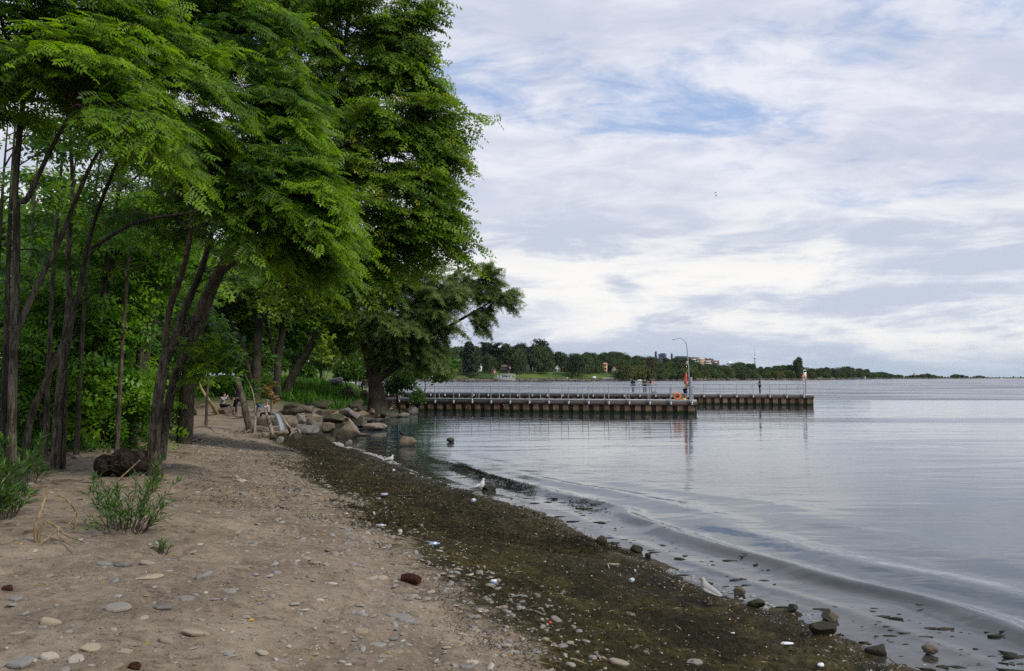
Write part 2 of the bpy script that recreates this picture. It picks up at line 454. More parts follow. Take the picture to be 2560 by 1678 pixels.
ground = grid_mesh('beach', gxs, gys, ground_z, M['sand'], {'weed': a_weed, 'litter': a_lit, 'turf': a_turf, 'wet': lambda x, y, s: 1 - sstep(s, .1, 2.2)})
meta(ground, 'sandy beach strewn with flat stones and dark seaweed, rising into the wood', None, None, 'structure')

# ------------------------------------------------------------------ lake
m_, b_, p, o_ = mat_new('lake_water')
co = b_.coord('Object'); wx, wy, wz = b_.sep(co)
near = b_.attr('shallow').outputs['Fac']
# ripples run roughly across the view, longer than they are wide
dirv = b_.xyz(b_.m('ADD', b_.m('MULTIPLY', wx, .30), b_.m('MULTIPLY', wy, .10)), b_.m('SUBTRACT', wy, b_.m('MULTIPLY', wx, .10)), 0)
r1 = b_.noise(dirv, .75, 4, .5, .5); r2 = b_.noise(dirv, 3.2, 5, .55, .3); r3 = b_.noise(co, 9.0, 4, .6)
r0 = b_.noise(b_.vm('MULTIPLY', dirv, (.5, 1, 1)), .16, 3, .5, .6)
gust_n = b_.noise(b_.xyz(b_.m('MULTIPLY', wx, .012), b_.m('MULTIPLY', b_.m('SUBTRACT', wy, b_.m('MULTIPLY', wx, .02)), .055), 0), 1.0, 3, .5, .4)
far = b_.ss(b_.m('ADD', wy, b_.m('MULTIPLY', b_.m('SUBTRACT', gust_n, .5), 14)), 100, 108)
band = b_.m('MULTIPLY', b_.ss(b_.m('ADD', wy, b_.m('MULTIPLY', b_.m('SUBTRACT', r1, .5), 1.0)), 51, 52.5), b_.m('SUBTRACT', 1.0, b_.ss(wy, 55, 59)))
band = b_.m('MULTIPLY', band, b_.ss(b_.m('ADD', wx, b_.m('MULTIPLY', b_.m('SUBTRACT', r0, .5), 8)), 4, 24))
gust = b_.m('MAXIMUM', b_.m('MULTIPLY', b_.ss(gust_n, .5, .7), .18), b_.m('MAXIMUM', b_.m('MULTIPLY', far, 1.0), b_.m('MULTIPLY', band, .55)))
h = b_.m('ADD', b_.m('MULTIPLY', r0, .75), b_.m('ADD', b_.m('MULTIPLY', r1, .32), b_.m('MULTIPLY', r2, .035)))
h = b_.m('ADD', h, b_.m('MULTIPLY', b_.m('MULTIPLY', r2, gust), 1.1))
h = b_.m('ADD', h, b_.m('MULTIPLY', b_.m('MULTIPLY', r3, near), .035))
b_.l(b_.bump(h, 1.0, .085), p.inputs['Normal'])
murk = b_.mix(b_.ss(b_.noise(co, 1.6, 5, .6, .5), .35, .65), (.024, .024, .020), (.062, .056, .048))
b_.l(b_.mix(near, (.020, .036, .046), murk), p.inputs['Base Color'])
r4 = b_.noise(b_.xyz(b_.m('MULTIPLY', wx, .03), b_.m('MULTIPLY', wy, .07), 3.0), 1.0, 5, .65, .5)
b_.l(b_.m('ADD', .03, b_.m('MULTIPLY', gust, b_.m('MULTIPLY', b_.ss(r4, .3, .7), .34))), p.inputs['Roughness'])
p.inputs['IOR'].default_value = 1.333
p.inputs['Specular IOR Level'].default_value = .85
M['water'] = m_
def water_z(x, y, s):
    w = -s
    along = fbm(x * .30 + y * .30, y * .22, 41, 3) - .5
    lift = .082 * np.exp(-((w - 1.85 - 1.1 * along) / .27) ** 2) * (.55 + .9 * vnoise(y * .22, x * .2, 43))
    lift += .044 * np.exp(-((w - 3.3 - 1.4 * along) / .42) ** 2) + .022 * np.exp(-((w - 5.2 - 1.8 * along) / .6) ** 2)
    lift += .012 * np.exp(-((w - .7 - .7 * along) / .16) ** 2)
    lift *= 1 - sstep(y, 22, 34)
    near_ = np.exp(-np.clip(w, 0, 99) / 3.0) * (1 - sstep(y, 25, 40))
    return lift + near_ * .020 * (fbm(x * 1.9, y * 1.9, 51, 3) - .5)
wxs = np.concatenate([-geom_axis(40, 16000, 14)[::-1], axis((-40, -12, 2.5), (-12, -2, .2), (-2, 7, .05), (7, 20, .4), (20, 60, 2.5)), geom_axis(60, 16000, 24)])
wys = np.concatenate([[-30, -10], axis((0, 7, 1.0), (7, 17, .05), (17, 26, .1), (26, 40, .4), (40, 110, 2.0)), geom_axis(110, 20000, 40)])
lake = grid_mesh('lake', wxs, wys, water_z, M['water'], {'shallow': lambda x, y, s: 1 - sstep(-s, .5, 3.0)})
meta(lake, 'calm grey-blue lake with low ripples lapping the beach', None, None, 'structure')

# ------------------------------------------------------------------ far shore land
FS = np.array([(820, 560), (1000, 610), (1170, 640), (1330, 655), (1560, 690), (1750, 760), (1850, 860), (2060, 960), (2110, 1150), (2180, 1400), (2300, 1700), (2400, 1900), (2560, 2300), (2900, 2800)], float)
def far_d(px): return float(np.interp(px, FS[:, 0], FS[:, 1]))
def far_h(px, t):
    """height of the land t metres behind the far waterline"""
    k = np.interp(px, [800, 1450, 1700, 1900, 2050, 2150, 2900], [1, 1, .9, .45, .3, .12, .06])
    return np.interp(t, [-4, -.01, 0, 2.5, 6, 20, 40, 90, 200, 420], [-2, -1, .5, 1.6, 2.0, 2.2 + 3.0 * k, 2.2 + 5.2 * k, 2.2 + 8 * k, 2.2 + 11 * k, 2.2 + 14 * k])
def FP(px, t):
    """plan position and ground height t metres behind the far waterline, in the direction of a pixel column"""
    d_ = far_d(px) + t; return np.array([(px - 1280) / FPX * d_, d_, far_h(px, t)])
fa = Acc(); pxs = np.arange(700, 2880, 6.0); tt = np.array([-4, -.01, 0, 2.5, 6, 20, 40, 65, 90, 150, 200, 300, 420], float)
fv = []
for t in tt:
    for x in pxs:
        q3 = FP(x, t + (1.5 * math.sin(x * .9) if 0 <= t < 7 else 0)); q3[2] = far_h(x, t) + (.35 * math.sin(x * 2.3 + t) if t > 0 else 0); fv.append(q3)
nx = len(pxs); i = (np.arange(len(tt) - 1)[:, None] * nx + np.arange(nx - 1)[None]).ravel()
fa.add(fv, np.stack([i, i + 1, i + nx + 1, i + nx], 1))
m_, b_, p, o_ = mat_new('far_land')
co = b_.coord('Object'); zz = b_.sep(co)[2]; nn = b_.noise(co, .25, 5, .6); nd = b_.noise(co, .03, 3)
lawn = b_.mix(b_.ss(nd, .35, .65), (.055, .10, .022), (.11, .155, .035))
stone = b_.mix(b_.ss(nn, .4, .75), (.05, .045, .036), (.19, .17, .145))
b_.l(b_.mix(b_.ss(b_.m('ADD', zz, b_.m('MULTIPLY', b_.m('SUBTRACT', nn, .5), 1.2)), 1.9, 2.5), stone, lawn), p.inputs['Base Color'])
p.inputs['Roughness'].default_value = .95; p.inputs['Specular IOR Level'].default_value = .1
M['far_land'] = m_
fo = part('far_shore', fa, m_, None, smooth=True)
meta(fo, 'low stony shore with lawns across the bay', None, None, 'structure')
# ------------------------------------------------------------------ foliage
def unit(v): return v / (np.linalg.norm(v, axis=-1, keepdims=True) + 1e-9)
def leaf_template(pairs, w=.34, ll=.36):
    """a pinnate leaf of unit length along +x: diamond leaflets in pairs and one at the tip"""
    v = []; f = []
    def leaflet(p0, d_, L, wd):
        d_ = d_ / np.linalg.norm(d_); sd_ = np.array([-d_[1], d_[0], 0]); n = len(v)
        v.extend([p0, p0 + d_ * L * .45 + sd_ * wd * .5 + (0, 0, .02), p0 + d_ * L - np.array([0, 0, .05]), p0 + d_ * L * .45 - sd_ * wd * .5 + (0, 0, .02)])
        f.append((n, n + 1, n + 2, n + 3))
    for i in range(pairs):
        x = .12 + .78 * i / max(pairs - 1, 1); L = ll * (1 - .25 * abs(i / pairs - .4)); z = -.10 * x * x
        for sg in (-1, 1):
            leaflet(np.array([x, 0, z]), np.array([.45, sg * 1.0, -.12]), L, w * L)
    leaflet(np.array([.92, 0, -.09]), np.array([1.0, 0, -.2]), ll * .9, w * ll)
    return np.array(v), np.array(f)
LEAF = {'fine': leaf_template(5, .42, .36), 'mid': leaf_template(3, .50, .46), 'coarse': leaf_template(2, .62, .62)}
# a single lance-shaped leaf and a small tuft of them
LEAF['lance'] = (np.array([(0, 0, 0), (.4, .07, .015), (1, 0, -.08), (.4, -.07, .015)]), np.array([(0, 1, 2, 3)]))
LEAF['oval'] = (np.array([(0, 0, 0), (.45, .27, .03), (1, 0, -.1), (.45, -.27, .03)]), np.array([(0, 1, 2, 3)]))
def _tuft(n, spread, w):
    rg = np.random.RandomState(5); v = []; f = []
    for i in range(n):
        a = (i / (n - 1) - .5) * spread; d_ = np.array([math.cos(a), math.sin(a), -.25 + .4 * rg.rand()]); s_ = np.array([-d_[1], d_[0], 0]) * w; k = len(v)
        L = .7 + .3 * rg.rand(); v += [(0, 0, 0), d_ * L * .45 + s_, d_ * L, d_ * L * .45 - s_]; f.append((k, k + 1, k + 2, k + 3))
    return np.array(v), np.array(f)
LEAF['tuft'] = _tuft(4, 2.0, .07)
def place_leaves(acc, kind, pos, dirs, ups, scale, tint, mi=0):
    tv, tf = LEAF[kind]
    x = unit(np.asarray(dirs)); y = unit(np.cross(np.asarray(ups), x)); z = np.cross(x, y)
    sc_ = np.broadcast_to(np.asarray(scale, float), (len(x),))[:, None, None]
    V = pos[:, None] + sc_ * (tv[None, :, 0:1] * x[:, None] + tv[None, :, 1:2] * y[:, None] + tv[None, :, 2:3] * z[:, None])
    n, k = len(x), len(tv)
    F = (tf[None] + (np.arange(n) * k)[:, None, None]).reshape(-1, tf.shape[1])
    acc.add(V.reshape(-1, 3), F, mi, np.repeat(np.broadcast_to(np.asarray(tint, float), (n,)), k))
def bough_path(a, e, arch, n=9, rg=None):
    a = np.asarray(a, float); e = np.asarray(e, float); L = np.linalg.norm(e - a)
    mid = (a + e) / 2 + np.array([0, 0, arch * L])
    t = np.linspace(0, 1, n)[:, None]
    p = (1 - t) ** 2 * a + 2 * t * (1 - t) * mid + t ** 2 * e
    if rg is not None: p[1:-1] += (rg.rand(n - 2, 3) - .5) * L * .05
    return p
WIND = np.array([.55, -.05, -.12])
def leafy_bough(wood, leaf, path, r0, rg, kind='fine', twig=.9, ntw=18, spacing=.085, size=.24, t0=.25, wind=1.0, yellow=0.0, droop=.3, tint=(0, 1), flat=.55, sides=6, twigs_wood=True):
    path = np.asarray(path); n = len(path)
    wood.tube(path, np.linspace(r0, r0 * .25, n), sides, rough=.08, seed=int(rg.randint(1e6)))
    T = unit(np.gradient(path, axis=0))
    P_, D_, U_, S_, A_ = [], [], [], [], []
    for k in range(ntw):
        t = t0 + (1 - t0) * (k + rg.rand() * .8) / ntw
        i = min(int(t * (n - 1)), n - 2); u = t * (n - 1) - i
        p0 = path[i] * (1 - u) + path[i + 1] * u; tg = T[i]
        side = unit(np.cross(tg, np.array([0, 0, 1.0]))) * (1 if k % 2 else -1)
        ph = (rg.rand() - .5) * 2.2
        dv = tg * (.55 + .5 * t) + (side * math.cos(ph) + np.array([0, 0, 1]) * math.sin(ph) * flat) * .9 + WIND * wind * .45 + (rg.rand(3) - .5) * .3
        if t > .93: dv = tg + WIND * .3 * wind
        dv = unit(dv); L = twig * (.65 + .6 * rg.rand()) * (1.15 - .45 * t)
        m_ = max(3, int(L / spacing)); l = L * (np.arange(m_) + .6 + .3 * rg.rand(m_)) / m_
        q_ = p0 + dv * l[:, None] + np.array([0, 0, -1.0]) * (droop * l ** 2 / max(L, .3))[:, None]
        if twigs_wood and L > .25: wood.tube(np.vstack([p0, q_[m_ // 2], q_[-1]]), [r0 * .16 + .004, r0 * .1 + .003, .003], 3, caps=False)
        sd_ = unit(np.cross(dv, np.array([0, 0, 1.0])))[None] * np.where(np.arange(m_) % 2, 1, -1)[:, None]
        ld = dv * .55 + sd_ * .8 + np.array([0, 0, -.38]) + (rg.rand(m_, 3) - .5) * .6 + WIND * wind * .45
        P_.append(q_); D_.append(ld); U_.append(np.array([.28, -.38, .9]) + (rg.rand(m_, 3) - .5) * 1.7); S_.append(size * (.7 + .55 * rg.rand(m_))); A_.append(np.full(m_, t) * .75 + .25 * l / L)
    P_ = np.vstack(P_); D_ = np.vstack(D_); U_ = np.vstack(U_); S_ = np.concatenate(S_)
    tn = tint[0] + (tint[1] - tint[0]) * np.clip(rg.rand(len(S_)) * .38 + .45 * rg.rand() + .62 * np.concatenate(A_) - .42, 0, 1)  # leaf colour paints lit tips and shaded inner leaves, besides paler new growth
    if yellow: tn = np.where(rg.rand(len(S_)) < yellow, 1.2 + .4 * rg.rand(len(S_)), tn)
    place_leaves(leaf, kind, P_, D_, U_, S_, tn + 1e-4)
def lobe_boughs(wood, leaf, limbs, c, r, nb, rg, up=.25, arch=.18, r0=.035, lead=(0.5, -.25, .15), **kw):
    """boughs that grow from the limbs into one lobe of the crown (ellipsoid c, r)"""
    c = np.asarray(c, float); r = np.broadcast_to(np.asarray(r, float), (3,)); L = np.vstack(limbs)
    for k in range(nb):
        v = rg.randn(3); v += np.array(lead) * 1.1; v /= np.linalg.norm(v)
        e = c + v * r * (.75 + .35 * rg.rand())
        tgt = c + (rg.rand(3) - .5) * r * .7 - np.array(lead) * r * .6
        j = np.argsort(((L - tgt) ** 2).sum(1) + rg.rand(len(L)) * .15 * (r ** 2).sum())[0]
        a = L[j]
        if np.linalg.norm(e - a) < .5: continue
        leafy_bough(wood, leaf, bough_path(a, e, arch * (.5 + rg.rand()), rg=rg), r0 * (.7 + .6 * rg.rand()), rg, **kw)
def limb(acc, pix, r, sides=9, n=None, rough=.10, seed=0, ground=False):
    """pix: (px, py, depth) points along one stem; returns its resampled points"""
    pts = [P(*q_) for q_ in pix]
    if ground:
        g0 = pts[0]; pts[0] = np.array([g0[0], g0[1], gz(g0[0], g0[1]) - .15])
    n = n or 4 * len(pts)
    sp = spline(pts, n)
    acc.tube(sp, np.interp(np.linspace(0, 1, n), np.linspace(0, 1, len(r)), r) if not np.isscalar(r) else r, sides, rough=rough, seed=seed)
    return sp
def gd(px, py): return float(G(px, py)[1])
def crown_mass(leaf, c, r, n, rg, kind='oval', size=.4, tint=(0, 1), clump=None, shell=.35, low=None, dirbias=(0, 0, -.1)):
    """leaf clumps through an uneven lobed volume"""
    c = np.asarray(c, float); r = np.asarray(r, float) * np.ones(3)
    k = clump or max(6, int(n / 70))
    v = unit(rg.randn(k, 3)); v[:, 2] = np.abs(v[:, 2]) * .9 - .35 * rg.rand(k)
    cc = c + v * r * (shell + (1 - shell) * rg.rand(k, 1) ** .5) * .85
    cr = r.mean() * (.20 + .22 * rg.rand(k))
    w = cr ** 2; idx = rg.choice(k, n, p=w / w.sum())
    dv = unit(rg.randn(n, 3)); pos = cc[idx] + dv * cr[idx][:, None] * np.array([1.15, 1.15, .75]) * (.55 + .5 * rg.rand(n, 1))
    if low is not None: pos[:, 2] = np.maximum(pos[:, 2], low + .3 * rg.rand(n))
    ct = rg.rand(k)
    tn = tint[0] + (tint[1] - tint[0]) * np.clip(.45 * ct[idx] + .55 * rg.rand(n), 0, 1)
    place_leaves(leaf, kind, pos, dv * .7 + rg.randn(n, 3) * .5 + np.array(dirbias), dv + np.array([0, 0, .6]) + rg.randn(n, 3) * .4, size * (.6 + .7 * rg.rand(n)), tn + 1e-4)
def tree(name, label, cat, base, wood, leaf, bark, leafm, group=None):
    o = thing(name, label, cat, base, group)
    part('trunk', wood, bark, o, smooth=True)
    if leaf.n: part('crown', leaf, leafm, o, kind='stuff')
    return o

# ---- front row of locust trees on the sand -------------------------------------------------
rg = np.random.RandomState(11)
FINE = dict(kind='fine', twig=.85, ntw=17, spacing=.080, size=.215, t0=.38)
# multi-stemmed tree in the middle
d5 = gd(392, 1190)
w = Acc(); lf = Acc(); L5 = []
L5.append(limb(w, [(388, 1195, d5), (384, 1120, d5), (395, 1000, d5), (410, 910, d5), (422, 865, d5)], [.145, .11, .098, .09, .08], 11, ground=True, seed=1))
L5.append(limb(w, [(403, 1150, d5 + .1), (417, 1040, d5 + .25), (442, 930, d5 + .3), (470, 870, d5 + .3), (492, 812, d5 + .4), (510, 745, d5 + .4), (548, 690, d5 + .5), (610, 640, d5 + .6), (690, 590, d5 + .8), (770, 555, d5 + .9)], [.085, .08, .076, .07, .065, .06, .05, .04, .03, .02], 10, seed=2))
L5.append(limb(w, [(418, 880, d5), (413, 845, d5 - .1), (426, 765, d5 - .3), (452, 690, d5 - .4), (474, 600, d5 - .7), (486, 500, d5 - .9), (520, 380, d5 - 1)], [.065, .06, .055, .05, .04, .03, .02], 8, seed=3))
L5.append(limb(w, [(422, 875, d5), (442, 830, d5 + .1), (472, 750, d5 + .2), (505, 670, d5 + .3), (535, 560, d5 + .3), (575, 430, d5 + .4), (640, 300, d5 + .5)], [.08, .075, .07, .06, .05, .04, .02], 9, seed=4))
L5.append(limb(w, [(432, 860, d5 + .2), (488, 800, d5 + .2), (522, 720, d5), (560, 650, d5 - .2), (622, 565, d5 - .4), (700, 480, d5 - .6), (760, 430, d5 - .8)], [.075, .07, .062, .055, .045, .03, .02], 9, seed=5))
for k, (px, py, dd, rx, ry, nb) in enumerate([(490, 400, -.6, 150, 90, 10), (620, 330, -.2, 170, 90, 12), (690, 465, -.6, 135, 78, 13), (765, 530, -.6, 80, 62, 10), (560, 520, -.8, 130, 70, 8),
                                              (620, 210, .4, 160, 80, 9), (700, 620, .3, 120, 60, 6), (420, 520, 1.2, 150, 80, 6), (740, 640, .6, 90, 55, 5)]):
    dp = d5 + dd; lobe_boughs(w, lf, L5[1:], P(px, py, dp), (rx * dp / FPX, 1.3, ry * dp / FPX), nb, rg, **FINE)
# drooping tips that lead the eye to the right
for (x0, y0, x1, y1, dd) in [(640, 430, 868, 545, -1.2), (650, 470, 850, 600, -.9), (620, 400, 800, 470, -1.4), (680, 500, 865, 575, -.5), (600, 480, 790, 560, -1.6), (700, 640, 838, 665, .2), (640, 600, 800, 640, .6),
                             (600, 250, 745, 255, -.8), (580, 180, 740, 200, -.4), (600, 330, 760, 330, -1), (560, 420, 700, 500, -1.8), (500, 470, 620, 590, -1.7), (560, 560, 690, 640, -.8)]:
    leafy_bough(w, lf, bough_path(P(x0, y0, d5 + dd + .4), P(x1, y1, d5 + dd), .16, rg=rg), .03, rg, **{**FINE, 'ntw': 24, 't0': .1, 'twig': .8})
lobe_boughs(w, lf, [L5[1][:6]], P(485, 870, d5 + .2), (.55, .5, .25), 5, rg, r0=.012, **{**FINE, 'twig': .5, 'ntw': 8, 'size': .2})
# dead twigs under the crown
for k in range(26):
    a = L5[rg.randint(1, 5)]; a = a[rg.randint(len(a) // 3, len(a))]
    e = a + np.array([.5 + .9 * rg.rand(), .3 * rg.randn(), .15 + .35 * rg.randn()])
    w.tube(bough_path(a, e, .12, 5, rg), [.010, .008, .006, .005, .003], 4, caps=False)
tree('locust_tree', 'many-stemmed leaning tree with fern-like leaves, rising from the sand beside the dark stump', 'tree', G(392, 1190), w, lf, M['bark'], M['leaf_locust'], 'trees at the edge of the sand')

# left edge tree
d1 = gd(27, 1262); w = Acc(); lf = Acc(); L1 = []
L1.append(limb(w, [(30, 1265, d1), (30, 1050, d1), (36, 830, d1 + .1), (42, 548, d1 + .2), (38, 470, d1 + .2), (51, 317, d1 + .4), (70, 180, d1 + .6), (110, 40, d1 + .8), (150, -90, d1 + 1)], [.078, .062, .056, .048, .045, .04, .03, .025, .015], 9, ground=True, seed=6))
L1.append(limb(w, [(38, 840, d1 + .1), (70, 765, d1 + .2), (110, 680, d1 + .3), (150, 600, d1 + .4), (190, 500, d1 + .4), (235, 400, d1 + .5), (300, 300, d1 + .6)], [.045, .04, .038, .035, .03, .025, .015], 8, seed=7))
L1.append(limb(w, [(40, 500, d1 + .2), (66, 500, d1 + .2), (95, 440, d1 + .3), (150, 330, d1 + .2), (210, 240, d1)], [.04, .04, .035, .03, .02], 7, seed=8))
for k, (px, py, dd, rx, ry, nb) in enumerate([(60, 90, 0, 130, 110, 11), (190, 60, .3, 150, 90, 10), (200, 190, 0, 140, 80, 9), (0, 230, .5, 110, 100, 9), (110, 260, 1, 110, 70, 7), (20, 350, 1, 80, 60, 3), (120, -40, .5, 160, 60, 6)]):
    dp = d1 + dd; lobe_boughs(w, lf, L1, P(px, py, dp), (rx * dp / FPX, 1.1, ry * dp / FPX), nb, rg, **FINE)
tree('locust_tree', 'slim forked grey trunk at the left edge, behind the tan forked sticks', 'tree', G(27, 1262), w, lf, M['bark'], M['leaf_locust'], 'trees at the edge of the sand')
# second, leaning right
d2 = gd(52, 1228) ; w = Acc(); lf = Acc(); L2 = []
L2.append(limb(w, [(50, 1232, d2), (72, 1070, d2), (104, 975, d2 + .1), (152, 870, d2 + .2), (188, 765, d2 + .3), (206, 690, d2 + .3), (222, 600, d2 + .4), (262, 480, d2 + .5), (330, 330, d2 + .6), (400, 220, d2 + .6)], [.062, .052, .046, .042, .04, .036, .032, .03, .025, .015], 9, ground=True, seed=9))
L2.append(limb(w, [(230, 620, d2 + .3), (330, 560, d2 - .5), (420, 540, d2 - 1), (520, 525, d2 - 1.2)], [.03, .025, .02, .012], 6, seed=10))
for k, (px, py, dd, rx, ry, nb) in enumerate([(330, 110, .3, 150, 100, 10), (430, 230, 0, 120, 80, 8), (340, 300, -.6, 130, 50, 6)]):
    dp = d2 + dd; lobe_boughs(w, lf, L2, P(px, py, dp), (rx * dp / FPX, 1.1, ry * dp / FPX), nb, rg, **FINE)
for (x0, y0, x1, y1, dd) in [(210, 300, 420, 350, -2.2), (230, 260, 400, 310, -2.4), (180, 270, 330, 340, -2.6), (250, 320, 470, 420, -1.8)]:
    leafy_bough(w, lf, bough_path(P(x0, y0, d2 + dd + .5), P(x1, y1, d2 + dd), .18, rg=rg), .02, rg, **{**FINE, 't0': .1, 'twig': .7})
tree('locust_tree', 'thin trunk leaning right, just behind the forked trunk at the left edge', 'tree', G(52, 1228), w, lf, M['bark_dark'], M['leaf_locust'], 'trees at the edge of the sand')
# third: two trunks from one foot
d3 = gd(146, 1174); w = Acc(); lf = Acc(); L3 = []
L3.append(limb(w, [(137, 1174, d3), (147, 1000, d3), (160, 880, d3), (173, 740, d3 + .1), (170, 640, d3 + .2), (182, 480, d3 + .3), (176, 300, d3 + .4), (200, 120, d3 + .5)], [.092, .07, .062, .056, .05, .04, .03, .02], 9, ground=True, seed=12))
L3.append(limb(w, [(158, 1172, d3 + .1), (162, 1040, d3 + .1), (166, 900, d3 + .2), (187, 780, d3 + .3), (212, 650, d3 + .3), (262, 480, d3 + .3), (330, 330, d3 + .2), (420, 200, d3)], [.05, .042, .04, .036, .032, .03, .025, .015], 8, ground=True, seed=13))
for k, (px, py, dd, rx, ry, nb) in enumerate([(250, 150, 1, 170, 90, 8), (480, 90, .3, 150, 90, 10), (600, 40, 0, 130, 70, 8), (420, 20, 0, 150, 60, 6)]):
    dp = d3 + dd; lobe_boughs(w, lf, L3, P(px, py, dp), (rx * dp / FPX, 1.2, ry * dp / FPX), nb, rg, **FINE)
for (x0, y0, x1, y1, dd) in [(540, 60, 795, 85, -.6), (520, 40, 700, 100, -1), (480, 90, 620, 130, -1.2), (560, 0, 730, 40, -.4), (430, 110, 560, 150, -1.5)]:
    leafy_bough(w, lf, bough_path(P(x0, y0, d3 + dd + .5), P(x1, y1, d3 + dd), .16, rg=rg), .03, rg, **{**FINE, 'ntw': 24, 't0': .1, 'twig': .8})
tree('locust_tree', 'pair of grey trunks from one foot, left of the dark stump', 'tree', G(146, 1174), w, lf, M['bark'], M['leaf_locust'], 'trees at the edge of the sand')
# fourth: dark trunk behind
d4 = gd(202, 1125); w = Acc(); lf = Acc(); L4 = []
L4.append(limb(w, [(200, 1128, d4), (216, 1000, d4), (238, 880, d4), (250, 790, d4 + .1), (263, 690, d4 + .2), (284, 560, d4 + .2), (305, 430, d4 + .3), (340, 280, d4 + .4)], [.12, .095, .088, .082, .075, .06, .045, .025], 9, ground=True, seed=14))
L4.append(limb(w, [(255, 760, d4), (285, 650, d4 + .3), (340, 540, d4 + .5), (420, 430, d4 + .6)], [.06, .05, .04, .02], 7, seed=15))
for k, (px, py, dd, rx, ry, nb) in enumerate([(330, 420, .5, 150, 80, 6), (380, 520, .8, 130, 60, 4)]):
    dp = d4 + dd; lobe_boughs(w, lf, L4, P(px, py, dp), (rx * dp / FPX, 1.2, ry * dp / FPX), nb, rg, **FINE)
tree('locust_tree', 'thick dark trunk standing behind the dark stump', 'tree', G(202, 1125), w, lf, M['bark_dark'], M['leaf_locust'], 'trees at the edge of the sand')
# two thin grey trunks behind
w = Acc(); lf = Acc(); d6 = 24.0
q6 = P(345, 1040, d6); g6 = np.array([q6[0], q6[1], gz(q6[0], q6[1])])
L6 = [limb(w, [(343, 1045, d6), (348, 900, d6), (368, 770, d6), (385, 680, d6), (398, 560, d6), (410, 420, d6)], [.13, .11, .10, .09, .07, .04], 8, ground=True, seed=16),
      limb(w, [(352, 960, d6 + .3), (374, 860, d6 + .3), (394, 760, d6 + .3), (403, 640, d6 + .3), (430, 500, d6 + .3)], [.08, .07, .06, .05, .03], 7, seed=17)]
MID = dict(kind='mid', twig=1.15, ntw=17, spacing=.118, size=.30, t0=.3)
for (px, py, dd, rx, ry, nb) in [(360, 600, 0, 120, 110, 7), (440, 480, 1, 130, 100, 7)]:
    dp = d6 + dd; lobe_boughs(w, lf, L6, P(px, py, dp), (rx * dp / FPX, 1.8, ry * dp / FPX), nb, rg, **MID)
tree('locust_tree', 'two thin pale trunks side by side, left of the many-stemmed leaning tree', 'tree', g6, w, lf, M['bark'], M['leaf_under'], 'trees inside the wood')

# ---- big locust whose crown makes the right edge of the wood -------------------------------
d8 = 26.0; w = Acc(); lf = Acc(); q8 = P(470, 1000, d8); g8 = np.array([q8[0], q8[1], gz(q8[0], q8[1])])
L8 = [limb(w, [(462, 1020, d8), (476, 900, d8), (505, 790, d8), (570, 640, d8), (700, 480, d8 + .3), (800, 300, d8 + .6), (860, 120, d8 + .8), (880, -60, d8 + 1)], [.24, .21, .19, .17, .14, .10, .07, .04], 10, ground=True, seed=20),
      limb(w, [(590, 610, d8), (680, 600, d8 - .5), (770, 595, d8 - 1), (900, 585, d8 - 1), (1040, 560, d8 - .8)], [.10, .085, .07, .05, .025], 8, seed=21),
      limb(w, [(700, 480, d8 + .3), (850, 430, d8), (960, 390, d8), (1080, 330, d8), (1150, 300, d8)], [.10, .08, .06, .035, .015], 8, seed=22),
      limb(w, [(560, 650, d8), (640, 420, d8 + 1), (720, 220, d8 + 1.5), (790, 30, d8 + 2)], [.12, .09, .06, .03], 8, seed=23),
      limb(w, [(800, 300, d8 + .6), (930, 210, d8 + .6), (1040, 110, d8 + .6), (1060, 40, d8 + .6)], [.07, .05, .035, .015], 7, seed=24),
      limb(w, [(760, 560, d8 - .5), (900, 500, d8 - .5), (1040, 500, d8 - .5), (1130, 560, d8 - .4)], [.06, .05, .035, .015], 7, seed=25)]
rg = np.random.RandomState(21)
for (px, py, dd, rx, ry, nb, ye) in [(860, 60, 0, 150, 90, 14, 0), (985, 40, .3, 80, 80, 9, 0), (960, 150, 0, 110, 80, 11, 0), (840, 190, 1, 130, 70, 8, .01), (1010, 300, -.4, 130, 60, 12, .02), (900, 320, -.6, 130, 70, 11, .02), (800, 300, .4, 110, 90, 9, .01), (780, 450, .3, 90, 80, 8, .02),
                                 (1050, 400, -.2, 95, 60, 10, .03), (920, 430, -.8, 130, 60, 10, .03), (820, 400, -1.2, 90, 80, 8, .02), (1020, 480, -.5, 100, 55, 10, .03), (930, 560, -1, 120, 55, 10, .02), (1075, 570, -.4, 90, 60, 12, .01),
                                 (1000, 630, -.4, 110, 45, 8, .02), (860, 650, -1, 110, 60, 8, .02), (760, 700, -.8, 110, 60, 6, .02), (700, 100, 2, 130, 110, 13, 0), (770, 30, 1.5, 110, 80, 10, 0), (660, 10, 2.5, 120, 80, 8, 0), (620, 250, 3, 120, 90, 6, 0), (890, 700, -.5, 70, 45, 4, .02), (1000, 230, .2, 100, 60, 7, .02), (960, 100, 1, 90, 60, 6, 0)]:
    dp = d8 + dd; lobe_boughs(w, lf, L8, P(px, py, dp), (rx * dp / FPX, 1.7, ry * dp / FPX), nb, rg, yellow=ye, **{**MID, 'ntw': 17, 'size': .29})
